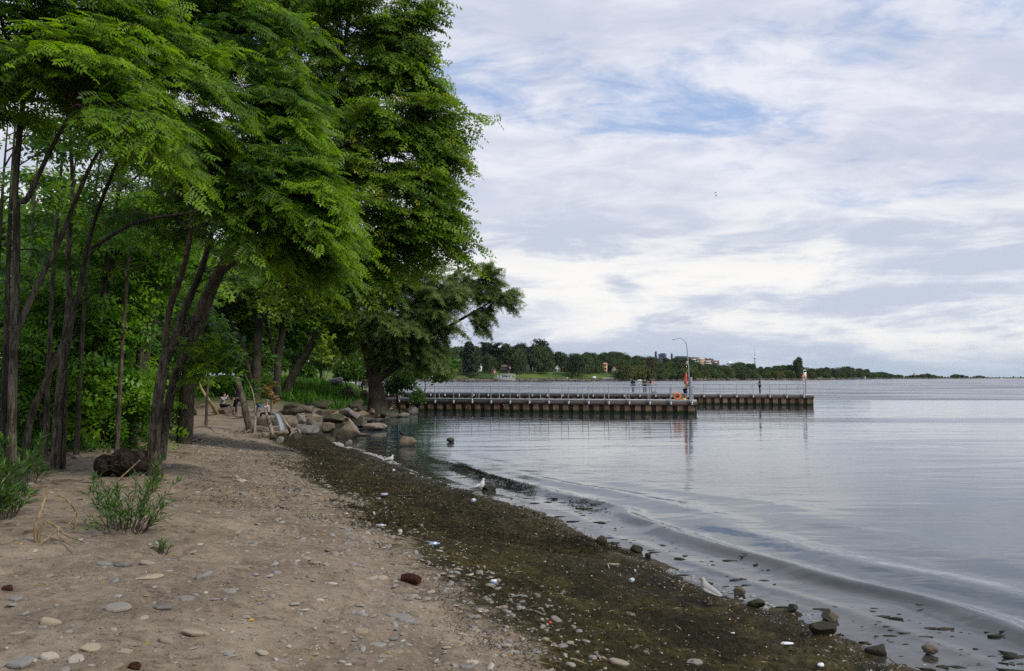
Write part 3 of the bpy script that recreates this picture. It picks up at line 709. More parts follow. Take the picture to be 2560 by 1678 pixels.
for (x0, y0, x1, y1) in [(1080, 300, 1200, 285), (1060, 330, 1150, 340), (1000, 380, 1155, 400), (1000, 460, 1110, 505), (1060, 540, 1204, 620), (1050, 570, 1160, 640), (980, 80, 1075, 20), (960, 150, 1062, 190), (1000, 180, 1085, 215), (980, 10, 1085, -5), (1010, 250, 1120, 250), (1040, 500, 1165, 560), (860, 700, 948, 775), (780, 660, 870, 720), (1020, 420, 1130, 455), (1000, 350, 1140, 372), (1010, 300, 1165, 320), (1000, 520, 1135, 590), (1060, 600, 1180, 660), (960, 60, 1062, 95), (950, 110, 1050, 140), (1010, 230, 1100, 210), (960, 410, 1090, 440), (880, 400, 960, 470), (860, 300, 900, 395), (800, 330, 860, 420), (760, 180, 800, 262), (840, 120, 900, 190)]:
    leafy_bough(w, lf, bough_path(P(x0, y0, d8 - .3), P(x1, y1, d8 - .4), .10, rg=rg), .03, rg, **{**MID, 'ntw': 13, 't0': .1, 'twig': .75})
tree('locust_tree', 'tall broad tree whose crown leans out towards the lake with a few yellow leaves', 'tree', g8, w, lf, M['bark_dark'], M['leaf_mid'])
# ---- group of old trunks near the boulders -------------------------------------------------
rg = np.random.RandomState(31)
SM = dict(kind='coarse', twig=1.7, ntw=13, spacing=.24, size=.5, t0=.2)
def stems(spec, lobes, label, basepx, d_, bark, leafm, group, cfg=SM, boughs=()):
    w = Acc(); lf = Acc(); LL = []
    for i, (pix, r) in enumerate(spec):
        LL.append(limb(w, [(x, y, d_ + (q_[0] if q_ else 0)) for x, y, *q_ in pix], r, 9, ground=(i == 0), seed=int(rg.randint(9999))))
    for (px, py, dd, rx, ry, rd, nb) in lobes:
        dp = d_ + dd; lobe_boughs(w, lf, LL, P(px, py, dp), (rx * dp / FPX, rd, ry * dp / FPX), nb, rg, r0=.06, **cfg)
    for (x0, y0, x1, y1) in boughs:
        leafy_bough(w, lf, bough_path(P(x0, y0, d_), P(x1, y1, d_), .1, rg=rg), .03, rg, **{**cfg, 't0': .1})
    q_ = P(basepx[0], basepx[1], d_)
    return tree('old_tree', label, 'tree', (q_[0], q_[1], gz(q_[0], q_[1])), w, lf, bark, leafm, group)
DG = 56.0
stems([([(640, 1010), (641, 966), (643, 860), (648, 760), (650, 640), (660, 500)], [.36, .30, .28, .25, .2, .1]),
       ([(632, 950), (604, 860), (574, 790), (545, 720), (500, 640)], [.2, .17, .15, .12, .06])],
      [(600, 700, 0, 120, 90, 3, 8), (660, 560, 0, 130, 110, 3, 8), (540, 760, 1, 90, 60, 2.5, 4)], 'old trunk with a second stem forking left, behind the people on the sand', (640, 1000), DG, M['bark_dark'], M['leaf_mid'], 'old trees near the boulders')
stems([([(688, 1010), (692, 980), (696, 900), (708, 820), (716, 740), (730, 620)], [.38, .31, .28, .25, .2, .1]),
       ([(694, 910), (676, 850), (664, 800), (655, 740)], [.15, .13, .11, .06])],
      [(740, 640, 0, 110, 90, 3, 8), (700, 760, 0, 100, 70, 3, 6)], 'old trunk forking upward, between the left-forking trunk and the leaning one', (690, 1000), DG + 1, M['bark_dark'], M['leaf_mid'], 'old trees near the boulders')
stems([([(712, 1005), (722, 960), (745, 915), (768, 880), (790, 830), (810, 750)], [.36, .31, .27, .24, .18, .08])],
      [(800, 700, 1, 100, 70, 3, 7), (790, 810, 1, 80, 50, 2.5, 5), (860, 620, 2, 110, 90, 3, 7)], 'old trunk leaning strongly right, left of the grassy bank', (713, 1000), DG + 2, M['bark_dark'], M['leaf_mid'], 'old trees near the boulders')
# ---- willow on the point ------------------------------------------------------------------
DW = 61.0
w = Acc(); lf = Acc(); LW = []
LW.append(limb(w, [(948, 1022, DW), (945, 1000, DW), (940, 965, DW), (938, 940, DW)], [.92, .66, .54, .46], 14, rough=.16, ground=True, seed=41))
LW.append(limb(w, [(930, 955, DW), (920, 900, DW), (905, 850, DW), (893, 800, DW), (880, 720, DW)], [.32, .26, .22, .17, .07], 9, seed=42))
LW.append(limb(w, [(940, 950, DW), (938, 900, DW - .3), (948, 870, DW - .5), (965, 845, DW - .6), (985, 760, DW - .6)], [.26, .20, .18, .14, .07], 9, seed=43))
LW.append(limb(w, [(950, 945, DW), (990, 915, DW), (1030, 872, DW), (1080, 840, DW + .2), (1150, 800, DW + .5), (1210, 765, DW + 1), (1265, 730, DW + 1)], [.32, .26, .21, .16, .11, .07, .03], 9, seed=44))
LW.append(limb(w, [(944, 930, DW + .3), (960, 870, DW + .6), (975, 800, DW + .8), (1000, 700, DW + 1)], [.22, .18, .15, .07], 8, seed=45))
LW.append(limb(w, [(1030, 872, DW), (1070, 800, DW), (1130, 740, DW), (1200, 700, DW)], [.16, .12, .08, .03], 7, seed=46))
WIL = dict(kind='tuft', twig=1.5, twigs_wood=False, ntw=32, spacing=.115, size=.36, t0=.2, droop=.36, wind=.3)
rg = np.random.RandomState(41)
for (px, py, dd, rx, ry, rd, nb) in [(960, 720, 0, 110, 70, 3.2, 18), (1080, 720, 0, 90, 80, 3, 20), (1080, 800, 0, 70, 70, 2.6, 17), (1020, 870, .5, 80, 45, 2.4, 11), (880, 760, 0, 80, 70, 2.6, 12), (850, 830, 1, 60, 40, 2, 7), (980, 800, -1.5, 100, 60, 2, 14), (1075, 890, .5, 40, 35, 2, 5), (960, 850, 1.6, 90, 60, 2, 9)]:
    dp = DW + dd; lobe_boughs(w, lf, LW[1:], P(px, py, dp), (rx * dp / FPX, rd, ry * dp / FPX), nb, rg, r0=.05, lead=(.3, -.3, .1), **WIL)
for (px, py, dd, rx, ry, rd, nb) in [(1215, 715, .8, 48, 42, 1.6, 12), (1255, 755, 1, 45, 40, 1.4, 12), (1200, 800, 1, 38, 36, 1.2, 9), (1205, 680, 1, 36, 24, 1, 7), (1165, 735, .6, 45, 50, 1.4, 8)]:
    dp = DW + dd; lobe_boughs(w, lf, [LW[3][-14:], LW[5][-5:]], P(px, py, dp), (rx * dp / FPX, rd, ry * dp / FPX), nb, rg, r0=.03, lead=(.5, -.1, .1), **{**WIL, 'ntw': 26, 'twig': 1.0, 'size': .30})
qw = P(945, 1010, DW)
tree('willow_tree', 'grey-green willow with a thick split trunk on the stony point beside the pier', 'tree', (qw[0], qw[1], gz(qw[0], qw[1])), w, lf, M['bark_dark'], M['leaf_willow'])

# ---- saplings that fill the wood ------------------------------------------------------------
rg = np.random.RandomState(51)
def sapling(px, d_, top, wid, label, group='young trees inside the wood', kind='coarse', nb=14, cfg=None, low=.1, mat='leaf_under', lean=.1):
    x = (px - 1280) / FPX * d_; g = gz(x, d_); zt = EYE + (944 - top) / FPX * d_
    w = Acc(); lf = Acc(); hgt = zt - g
    tops = []
    for k in range(3):
        a = np.array([x + .1 * k, d_ + .1 * rg.randn(), g - .1]); e = np.array([x + lean * hgt + .22 * hgt * rg.randn() * .5, d_ + .3 * rg.randn(), g + hgt * (.75 + .15 * k)])
        tops.append(bough_path(a, e, 0, 9, rg)); w.tube(tops[-1], np.linspace(.055, .012, 9) * (.6 + hgt / 9), 6, rough=.1, seed=k)
    rx = wid * d_ / FPX
    cfg = cfg or dict(kind=kind, twig=.8 + .02 * d_, ntw=13, spacing=.14 + .002 * d_, size=.24 + .004 * d_, t0=.15)
    for k in range(nb):
        z = g + hgt * (low + (1 - low) * (k + .5) / nb); wz = rx * (1.0 - .45 * ((z - g) / hgt))
        an = rg.rand() * 2 * math.pi
        e = np.array([x + lean * (z - g) + wz * math.cos(an) * (.5 + .6 * rg.rand()) + .15 * wz, d_ + wz * .8 * math.sin(an) - .2, z + .1])
        L = np.vstack(tops); a = L[np.argmin(np.abs(L[:, 2] - (z - .3 * hgt / 4)) + .3 * rg.rand(len(L)))]
        leafy_bough(w, lf, bough_path(a, e, .12, 7, rg), .016 + .002 * hgt, rg, twigs_wood=False, **cfg)
    o = tree('young_tree', label, 'tree', (x, d_, g), w, lf, M['bark'], M[mat], group)
    return o
SAPL = [(95, 20, 700, 95, 'leafy sapling with its leaves hanging between the pair of grey trunks and the forked trunk'),
        (262, 25, 920, 70, 'low leafy sapling right of the thick dark trunk'),
        (325, 27, 880, 70, 'low leafy sapling left of the many-stemmed tree, over the dead twigs'),
        (20, 21, 640, 110, 'leafy sapling at the left edge, behind the forked trunk'),
        (235, 22, 600, 110, 'leafy sapling seen between the thick dark trunk and the pair of grey trunks'),
        (310, 27, 560, 120, 'tall leafy sapling behind the two thin pale trunks'),
        (160, 25, 540, 110, 'tall leafy sapling behind the pair of grey trunks'),
        (70, 29, 470, 120, 'tall leafy sapling deep in the wood at the left'),
        (452, 31, 800, 50, 'bright green sapling right of the many-stemmed tree, lit from above'),
        (400, 50, 640, 75, 'leafy sapling seen through the stems of the many-stemmed tree'),
        (560, 60, 720, 80, 'dark leafy sapling behind the seated person'),
        (340, 46, 520, 95, 'tall leafy sapling far back between the pale trunks and the leaning tree')]
for (px, d_, top, wid, lab) in SAPL:
    sapling(px, d_, top, wid, lab, nb=int(12 + 10 * (wid > 100) + 8 * (d_ < 28)), low=.58 if px == 452 else .06, lean=.17 if px == 452 else .1, kind='mid' if d_ < 31 else 'coarse')
for k, (px, d_, top, lean_) in enumerate([(8, 15, 300, 30), (112, 17, 250, 60), (190, 19, 330, 70), (292, 20, 420, 60), (330, 22, 430, 80), (60, 21, 330, 40), (140, 24, 320, 60), (232, 26, 420, 70), (420, 34, 560, 40), (515, 40, 640, 30), (-20, 18, 300, 40), (270, 30, 430, 50)]):
    x = (px - 1280) / FPX * d_; g = gz(x, d_); w = Acc(); lf = Acc(); by = 944 + (EYE - g) / d_ * FPX
    L = limb(w, [(px, by, d_), (px + lean_ * .25, by * .6 + top * .4, d_ + .1), (px + lean_ * .6, by * .25 + top * .75, d_ + .2), (px + lean_, top, d_ + .3)], [.045 + .0012 * d_, .045, .035, .015], 7, ground=True, seed=700 + k)
    for q_ in range(5):
        a = L[rg.randint(len(L) // 2, len(L))]; leafy_bough(w, lf, bough_path(a, a + np.array([.9 * rg.rand() + .3, .8 * rg.randn() * .5, .3 + .3 * rg.randn()]) * (d_ / 16), .12, 7, rg), .02, rg, twigs_wood=False, kind='mid', twig=.9, ntw=9, spacing=.13, size=.3, t0=.25)
    for q_ in range(5):
        a = L[rg.randint(len(L) // 3, len(L))]; w.tube(bough_path(a, a + np.array([.7 + .8 * rg.rand(), .4 * rg.randn(), .3 + .4 * rg.rand()]), .1, 5, rg), np.linspace(.016, .004, 5), 4, caps=False)
    tree('thin_tree', 'thin bare-stemmed tree among the shaded trunks of the wood', 'tree', (x, d_, g), w, lf, M['bark'] if k % 2 else M['bark_dark'], M['leaf_under'], 'thin trees standing inside the wood')
# dense growth behind: each its own tree, no stems to be seen
WALL = [(-60, 40, 430, 150), (60, 46, 400, 150), (170, 52, 470, 150), (280, 56, 430, 150), (390, 60, 480, 150), (480, 64, 560, 140), (570, 70, 600, 140), (660, 76, 560, 140), (740, 84, 640, 110),
        (10, 33, 560, 140), (120, 36, 600, 140), (230, 40, 640, 140), (340, 44, 660, 140), (500, 58, 700, 120), (600, 74, 760, 90), (690, 80, 720, 90),
        (800, 110, 800, 110), (890, 125, 790, 110), (720, 100, 740, 110), (980, 135, 800, 100), (1060, 150, 850, 80), (-120, 60, 330, 160), (100, 70, 380, 160), (330, 80, 420, 160), (540, 90, 520, 150)]
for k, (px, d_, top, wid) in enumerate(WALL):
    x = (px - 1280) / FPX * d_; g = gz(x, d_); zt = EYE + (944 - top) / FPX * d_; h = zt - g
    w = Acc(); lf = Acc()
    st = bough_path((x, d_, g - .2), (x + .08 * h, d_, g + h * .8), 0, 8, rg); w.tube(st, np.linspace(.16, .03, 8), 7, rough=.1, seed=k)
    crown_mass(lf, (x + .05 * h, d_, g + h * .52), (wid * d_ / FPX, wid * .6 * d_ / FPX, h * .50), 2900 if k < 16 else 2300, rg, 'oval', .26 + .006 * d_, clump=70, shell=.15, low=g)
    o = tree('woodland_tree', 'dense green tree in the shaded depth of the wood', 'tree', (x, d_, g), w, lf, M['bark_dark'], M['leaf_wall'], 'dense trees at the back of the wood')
# dark bushes and pale shrubs behind the boulders
def bush(px, d_, top, wid, n, label, mat, size=.25, group=None, kind='oval', name='bush', basez=None):
    x = (px - 1280) / FPX * d_; g = gz(x, d_) if basez is None else basez; zt = EYE + (944 - top) / FPX * d_; h = zt - g
    w = Acc(); lf = Acc()
    for k in range(5):
        an = rg.rand() * 6.28; w.tube(bough_path((x, d_, g - .1), (x + .5 * wid * d_ / FPX * math.cos(an), d_ + .4 * math.sin(an), g + h * (.6 + .3 * rg.rand())), .1, 6, rg), np.linspace(.035, .008, 6), 5)
    crown_mass(lf, (x, d_, g + h * .5), (wid * d_ / FPX, wid * .8 * d_ / FPX, h * .52), n, rg, kind, size, clump=30, shell=.2, low=g)
    o = thing(name, label, 'bush', (x, d_, g), group)
    part('stem', w, M['bark_dark'], o, smooth=True); part('foliage', lf, mat, o, kind='stuff')
    return o
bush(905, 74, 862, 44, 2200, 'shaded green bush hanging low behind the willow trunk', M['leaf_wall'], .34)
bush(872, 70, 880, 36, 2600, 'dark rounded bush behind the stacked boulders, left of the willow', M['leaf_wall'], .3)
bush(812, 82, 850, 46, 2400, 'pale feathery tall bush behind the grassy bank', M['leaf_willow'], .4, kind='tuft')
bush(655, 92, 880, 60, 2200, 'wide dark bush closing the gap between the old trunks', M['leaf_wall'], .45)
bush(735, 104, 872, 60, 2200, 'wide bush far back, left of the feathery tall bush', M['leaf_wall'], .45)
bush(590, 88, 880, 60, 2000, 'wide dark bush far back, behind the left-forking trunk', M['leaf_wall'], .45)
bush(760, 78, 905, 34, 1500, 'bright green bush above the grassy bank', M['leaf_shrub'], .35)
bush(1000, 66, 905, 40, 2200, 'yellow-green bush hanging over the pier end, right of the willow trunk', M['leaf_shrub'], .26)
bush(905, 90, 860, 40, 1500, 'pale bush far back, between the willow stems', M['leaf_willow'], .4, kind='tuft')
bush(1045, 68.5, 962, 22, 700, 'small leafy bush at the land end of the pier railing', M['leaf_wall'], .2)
# fresh sprays on the old trunks' feet
rg = np.random.RandomState(61)
for (px, py, d_, top, wid, lab, mt) in [(640, 1010, 46, 945, 14, 'young green sapling with broad leaves in front of the old trunks', 'leaf_under'), (676, 1005, 47, 950, 16, 'withered sapling with brown-orange leaves above the rocks', 'brown'), (680, 930, 52, 880, 26, 'spray of yellow-green leaves beside the old trunks', 'leaf_shrub')]:
    if mt == 'brown': M['brown'] = leaf_mat('leaf_brown', (.16, .09, .02), (.28, .16, .04), None, .25)
    x = (px - 1280) / FPX * d_; g = gz(x, d_); zt = EYE + (944 - top) / FPX * d_; w = Acc(); lf = Acc()
    st = bough_path((x, d_, g - .1), (x + .15, d_, zt - .2), 0, 8, rg); w.tube(st, np.linspace(.03, .008, 8), 5)
    for k in range(12):
        z = g + (zt - g) * (.45 + .55 * k / 12); an = rg.rand() * 6.28; ww = wid * d_ / FPX
        a = st[np.argmin(np.abs(st[:, 2] - z + .2))]
        leafy_bough(w, lf, bough_path(a, (x + ww * math.cos(an) * .7, d_ + ww * .5 * math.sin(an), z), .12, 5, rg), .008, rg, kind='oval', twig=.35, ntw=6, spacing=.08, size=.17, t0=.3, twigs_wood=False)
    o = thing('sapling', lab, 'sapling', (x, d_, g)); part('stem', w, M['bark'], o, smooth=True); part('foliage', lf, M[mt], o, kind='stuff')

# ---- narrow-leaved shrubs on the near sand --------------------------------------------------
rg = np.random.RandomState(71)
def sand_shrub(gp, h, spread, nst, label, name='willow_shrub', leaf=.11, dens=.022, tilt=(0, 0)):
    w = Acc(); lf = Acc()
    for k in range(nst):
        an = rg.rand() * 6.28; rr = spread * (.25 + .75 * rg.rand()); hh = h * (.18 + .82 * rg.rand() ** 1.2)
        a = gp + np.array([.38 * rr * math.cos(an), .38 * rr * math.sin(an), -.03]); e = gp + np.array([rr * math.cos(an) + tilt[0], rr * math.sin(an) + tilt[1], hh])
        pth = bough_path(a, e, .10 + .22 * rg.rand(), 9, rg); w.tube(pth, np.linspace(.007, .002, 9), 4, caps=False)
        n = int(np.linalg.norm(e - a) / dens); t = .18 + .82 * rg.rand(n); i = np.minimum((t * 8).astype(int), 7); u = (t * 8 - i)[:, None]
        pos = pth[i] * (1 - u) + pth[i + 1] * u; tg = unit(pth[i + 1] - pth[i]); ro = rg.randn(n, 3)
        sd_ = unit(np.cross(tg, ro))
        place_leaves(lf, 'lance', pos, tg * .75 + sd_ * .7 + np.array([0, 0, .1]), np.array([0, 0, 1.0]) + .6 * rg.randn(n, 3), leaf * (.7 + .5 * rg.rand(n)), rg.rand(n) + 1e-3)
    o = thing(name, label, 'shrub', gp); part('stem', w, M['bark'], o, smooth=True); part('foliage', lf, M['leaf_shrub'], o, kind='stuff')
gs = G(310, 1335)
sand_shrub(gs + np.array([-.05, .15, 0]), .66, .62, 40, 'bushy green willow shrub on the sand in front of the dark stump')
sand_shrub(G(375, 1230), .55, .22, 12, 'small willow shoots growing up against the foot of the many-stemmed tree')
sand_shrub(G(408, 1385), .17, .07, 7, 'tiny green seedling alone on the open sand', leaf=.075, dens=.012)
sand_shrub(G(-5, 1300), 1.0, .4, 26, 'willow shrub cut by the left edge, in front of the forked trunk', leaf=.15)
sand_shrub(G(78, 1205), .75, .35, 14, 'willow shoots between the forked trunk and the pair of grey trunks', leaf=.14)

# grass on the bank: nobody could count it
rg = np.random.RandomState(81); lf = Acc(); n = 9000
x = -27 + 15.5 * rg.rand(n); y = 57 + 22 * rg.rand(n); s_ = shore_s(x, y); k = s_ > 2.6; x, y = x[k], y[k]
pos = np.stack([x, y, ground_z(x, y)], 1); n = len(x)
place_leaves(lf, 'lance', pos, np.stack([.35 * rg.randn(n), .35 * rg.randn(n), np.ones(n)], 1), rg.randn(n, 3), .5 + .6 * rg.rand(n), rg.rand(n) + 1e-3)
part('bank_grass', lf, M['grass'], None, kind='stuff'); bpy.data.objects['bank_grass']['label'] = 'long green grass on the bank behind the boulders'
# ------------------------------------------------------------------ rocks and stones
def ico(sub):
    bm = bmesh.new(); bmesh.ops.create_icosphere(bm, subdivisions=sub, radius=1.0)
    v = np.array([q_.co[:] for q_ in bm.verts]); f = np.array([[x.index for x in q_.verts] for q_ in bm.faces]); bm.free()
    return v, f
ICO3, ICO2, ICO1 = ico(4), ico(2), ico(1)
def rock_verts(seed, dims, cuts=9, tpl=None, rough=.075, flatcut=.50, planes=()):
    rg_ = np.random.RandomState(seed); v, f = tpl or ICO3; v = v.copy()
    for k in range(cuts):
        n = unit(rg_.randn(3)); dd = flatcut + .34 * rg_.rand(); dist = v @ n - dd
        v = v - np.where(dist > 0, dist, 0)[:, None] * n
    for (pn, dd) in planes:
        n = unit(np.array(pn, float)); dist = v @ n - dd; v = v - np.where(dist > 0, dist, 0)[:, None] * n
    if rough:
        q_ = v * 2.2 + seed
        nn = .6 * (fbm(q_[:, 0] + q_[:, 2] * .7, q_[:, 1] + q_[:, 2] * .4, seed % 97, 5) - .5) + .4 * (fbm(q_[:, 0] * 3 + q_[:, 2] * 2.1, q_[:, 1] * 3 - q_[:, 2] * 1.4, seed % 91, 3) - .5)
        v = v * (1 + rough * 2.6 * nn[:, None])
    v = v / np.abs(v).max(0)
    return v * np.asarray(dims) / 2, f
def rock_mat(name, c0, c1, c2, moss=0.0):
    m_, b_, p, o = mat_new(name)
    co = b_.coord('Object'); n1 = b_.noise(co, 2.2, 7, .65, .4); n2 = b_.noise(co, 9, 5, .7); rn = b_.n('ShaderNodeObjectInfo').outputs['Random']
    c = b_.mix(b_.ss(n1, .35, .65), c0, c1); c = b_.mix(b_.ss(n2, .58, .72), c, c2)
    c = b_.mix(1.0, c, b_.mix(rn, (.72, .70, .66), (1.18, 1.16, 1.12)), 'MULTIPLY')
    if moss:
        up = b_.sep(b_.n('ShaderNodeNewGeometry').outputs['Normal'])[2]
        c = b_.mix(b_.m('MULTIPLY', b_.ss(b_.m('ADD', up, b_.m('MULTIPLY', b_.m('SUBTRACT', n2, .5), 1.2)), .3, .9), moss), c, (.045, .055, .018))
    wz_ = b_.sep(b_.n('ShaderNodeNewGeometry').outputs['Position'])[2]; c = b_.mix(b_.m('MULTIPLY', b_.m('SUBTRACT', 1.0, b_.ss(b_.m('ADD', wz_, b_.m('MULTIPLY', b_.m('SUBTRACT', n1, .5), .3)), .06, .22)), .55), c, (.03, .03, .018))
    b_.l(c, p.inputs['Base Color']); p.inputs['Roughness'].default_value = .88; p.inputs['Specular IOR Level'].default_value = .2
    b_.l(b_.bump(b_.m('ADD', b_.m('MULTIPLY', n1, .6), b_.m('MULTIPLY', n2, .4)), .7, .06), p.inputs['Normal'])
    return m_
M['rock_tan'] = rock_mat('rock_tan', (.17, .135, .10), (.30, .25, .195), (.09, .075, .058), .2)
M['rock_grey'] = rock_mat('rock_grey', (.13, .122, .112), (.27, .255, .235), (.07, .066, .058), .2)
M['rock_moss'] = rock_mat('rock_moss', (.06, .054, .042), (.13, .115, .09), (.035, .034, .02), .7)
M['rock_dark'] = rock_mat('rock_dark', (.05, .046, .042), (.12, .11, .10), (.03, .03, .026))
def boulder(px, py, wpx, hpx, seed, mat, label, rz=0.0, tilt=0.0, deep=.8, sink=.12, name='boulder', group=None, at=None, cuts=9, cat='rock', lift=0.0, planes=()):
    """(px, py): the foot of the rock in the picture; width and height in picture pixels give its real size there"""
    g = G(px, py) if at is None else np.asarray(at, float)
    if g[2] < 0:   # stands in the water
        r = px_ray(px, py); t = -EYE / r[2]; g = np.array([r[0] * t, r[1] * t, 0.0])
    dd = g[1]; wx_, hz_ = wpx / FPX * dd, hpx / FPX * dd
    v, f = rock_verts(seed, (wx_, wx_ * deep, hz_ * (1 + sink * 2)), cuts, planes=planes)
    ct, st_ = math.cos(tilt), math.sin(tilt); v = np.stack([v[:, 0] * ct - v[:, 2] * st_, v[:, 1], v[:, 0] * st_ + v[:, 2] * ct], 1)
    cz, sz = math.cos(rz), math.sin(rz); v = np.stack([v[:, 0] * cz - v[:, 1] * sz, v[:, 0] * sz + v[:, 1] * cz, v[:, 2]], 1)
    v[:, 2] += hz_ * .5 - hz_ * sink * .5 + lift; v[:, 1] += wx_ * deep * .35
    a = Acc(); a.add(v + g, f)
    return single(name, a, M[mat], label, cat, g, group, smooth=True)
BO = [ # px, foot py, width, height, seed, mat, label, tilt, lift
 (866, 1098, 64, 66, 3, 'rock_tan', 'big pointed tan boulder at the edge of the water', 0.0, 0),
 (820, 1082, 36, 24, 5, 'rock_tan', 'small tan rock left of the big pointed boulder', .1, 0),
 (935, 1076, 62, 20, 7, 'rock_tan', 'long low tan rock reaching into the water behind the pointed boulder', -.08, 0),
 (902, 1072, 32, 30, 8, 'rock_moss', 'dark brown rock touching the long low tan rock', .1, 0),
 (905, 1090, 44, 7, 9, 'rock_tan', 'flat reddish rock barely above the water', 0, 0),
 (768, 1087, 62, 28, 10, 'rock_grey', 'pale slanting slab on the sand by the white driftwood', -.25, 0),
 (785, 1075, 46, 30, 12, 'rock_grey', 'grey rounded rock behind the pale slanting slab', -.2, 0),
 (779, 1062, 48, 34, 13, 'rock_tan', 'tan cracked rock with a rough top in the rock pile', .1, 0),
 (745, 1060, 40, 34, 15, 'rock_grey', 'grey wedge rock in the rock pile right of the plastic sheet', -.3, 0),
 (720, 1066, 44, 26, 16, 'rock_tan', 'low tan rock beside the plastic sheet', 0, 0),
 (655, 1066, 46, 36, 18, 'rock_tan', 'tan slab rock behind the crossed sticks', .35, 0),
 (828, 1058, 64, 26, 19, 'rock_moss', 'dark rough rock in the shade above the pointed boulder', 0, 0),
 (872, 1050, 58, 26, 21, 'rock_grey', 'long grey slab sloping down to the water', -.5, .2),
 (885, 1030, 44, 34, 22, 'rock_moss', 'mossy dark boulder under the stacked boulders', 0, .1),
 (842, 1022, 60, 26, 24, 'rock_moss', 'low mossy slab below the grassy bank', -.15, 0),
 (795, 1020, 66, 24, 25, 'rock_moss', 'long mossy rock left of the stacked boulders', -.1, 0),
 (866, 1009, 46, 42, 27, 'rock_moss', 'upright moss-stained boulder leaning in the stack', .45, .35),
 (838, 988, 36, 20, 28, 'rock_grey', 'flat boulder on the left of the stack', 0, .9),
 (874, 976, 38, 22, 29, 'rock_grey', 'boulder topmost in the stack', .15, 1.4),
 (912, 985, 30, 22, 30, 'rock_moss', 'square block set against the willow trunk', 0, .9),
 (913, 1012, 28, 30, 32, 'rock_moss', 'square block beneath another block by the willow trunk', 0, .25),
 (993, 1008, 26, 34, 33, 'rock_moss', 'mossy upright block right of the willow trunk', 0, .2),
 (1010, 1022, 26, 32, 34, 'rock_moss', 'tilted block where the pier meets the land', .2, 0),
 (1030, 1036, 30, 18, 35, 'rock_grey', 'pale-topped dark rock in the water at the pier corner', 0, 0),
 (1022, 1026, 22, 14, 36, 'rock_tan', 'rough rock wedged below the pier end', 0, .1),
 (965, 1044, 60, 20, 37, 'rock_moss', 'long brown sloping rock at the foot of the willow', -.12, 0),
 (1008, 1043, 36, 10, 38, 'rock_grey', 'low wet rock at the waterline below the pier corner', 0, 0),
 (918, 1056, 38, 18, 39, 'rock_dark', 'dark wet rock in the shade of the willow roots', 0, 0),
 (945, 1054, 30, 8, 40, 'rock_dark', 'thin wet rock at the waterline under the willow', 0, 0),
 (1012, 1115, 56, 32, 42, 'rock_tan', 'rounded tan rock standing in the water with a dark bird on it', 0, 0),
 (1125, 1106, 21, 12, 44, 'rock_dark', 'small dark rock alone in the water', 0, 0),
 (560, 1036, 42, 20, 46, 'rock_tan', 'low tan rock the seated person sits on', 0, 0),
 (950, 1024, 60, 20, 49, 'rock_dark', 'dark rock among the willow roots', 0, 0),
 (735, 1030, 60, 22, 47, 'rock_moss', 'dark earth-covered rock behind the rock pile', 0, 0),
 (805, 1040, 60, 22, 48, 'rock_moss', 'dark jagged rock in the middle of the rock pile', .1, 0)]
BIRD_ROCK = None; SEAT_ROCK = None
for (px, py, wp, hp, sd_, mt, lab, tl, lf_) in BO:
    o = boulder(px, py, wp, hp, sd_, mt, lab, rz=(sd_ * .7) % .6 - .3, tilt=tl, cuts=10, lift=lf_, deep=.6 if wp > 40 else .8, planes=(((-.72, -.1, .62), .22), ((.74, 0, .55), .34), ((0, -.8, .5), .5)) if sd_ == 3 else (((.2, 0, 1), .35), ((-.8, 0, .5), .5)) if sd_ % 3 == 0 else (((-.35, -.3, 1), .4),) if sd_ % 3 == 1 else ())
    if 'bird on it' in lab: BIRD_ROCK = o
    if 'seated person' in lab: SEAT_ROCK = o
for (px, py, wp, hp, sd_, mt, lab) in [(2080, 1553, 42, 26, 61, 'rock_tan', 'tan rounded stone half in the water, right of the standing gull'), (2330, 1640, 42, 22, 62, 'rock_tan', 'brown stone farthest right in the shallow water'),
                                       (1850, 1490, 34, 20, 63, 'rock_tan', 'reddish stone at the waterline just behind the nearest gull'), (1985, 1532, 30, 18, 64, 'rock_dark', 'dark brown stone half in the weed at the waterline'),
                                       (1222, 1226, 38, 14, 65, 'rock_dark', 'dark stone in the swash right of the middle gull')]:
    boulder(px, py, wp, hp, sd_, mt, lab, cuts=7, name='beach_stone', cat='stone')

rg = np.random.RandomState(88)
for k in range(46):
    t_ = rg.rand(); px = 650 + 340 * t_; py = 1080 - 40 * t_ + 22 * rg.randn() - 8; sz = 9 + 15 * rg.rand()
    if G(px, py)[2] < -.15: continue
    boulder(px, py, sz, sz * (.45 + .35 * rg.rand()), 800 + k, ['rock_moss', 'rock_grey', 'rock_tan', 'rock_dark'][rg.randint(4)], 'small broken rock wedged among the boulders below the willow', rz=rg.rand(), tilt=.4 * rg.randn(), name='small_rock', group='small rocks among the boulders', cuts=8, planes=((rg.randn(3), .35),))

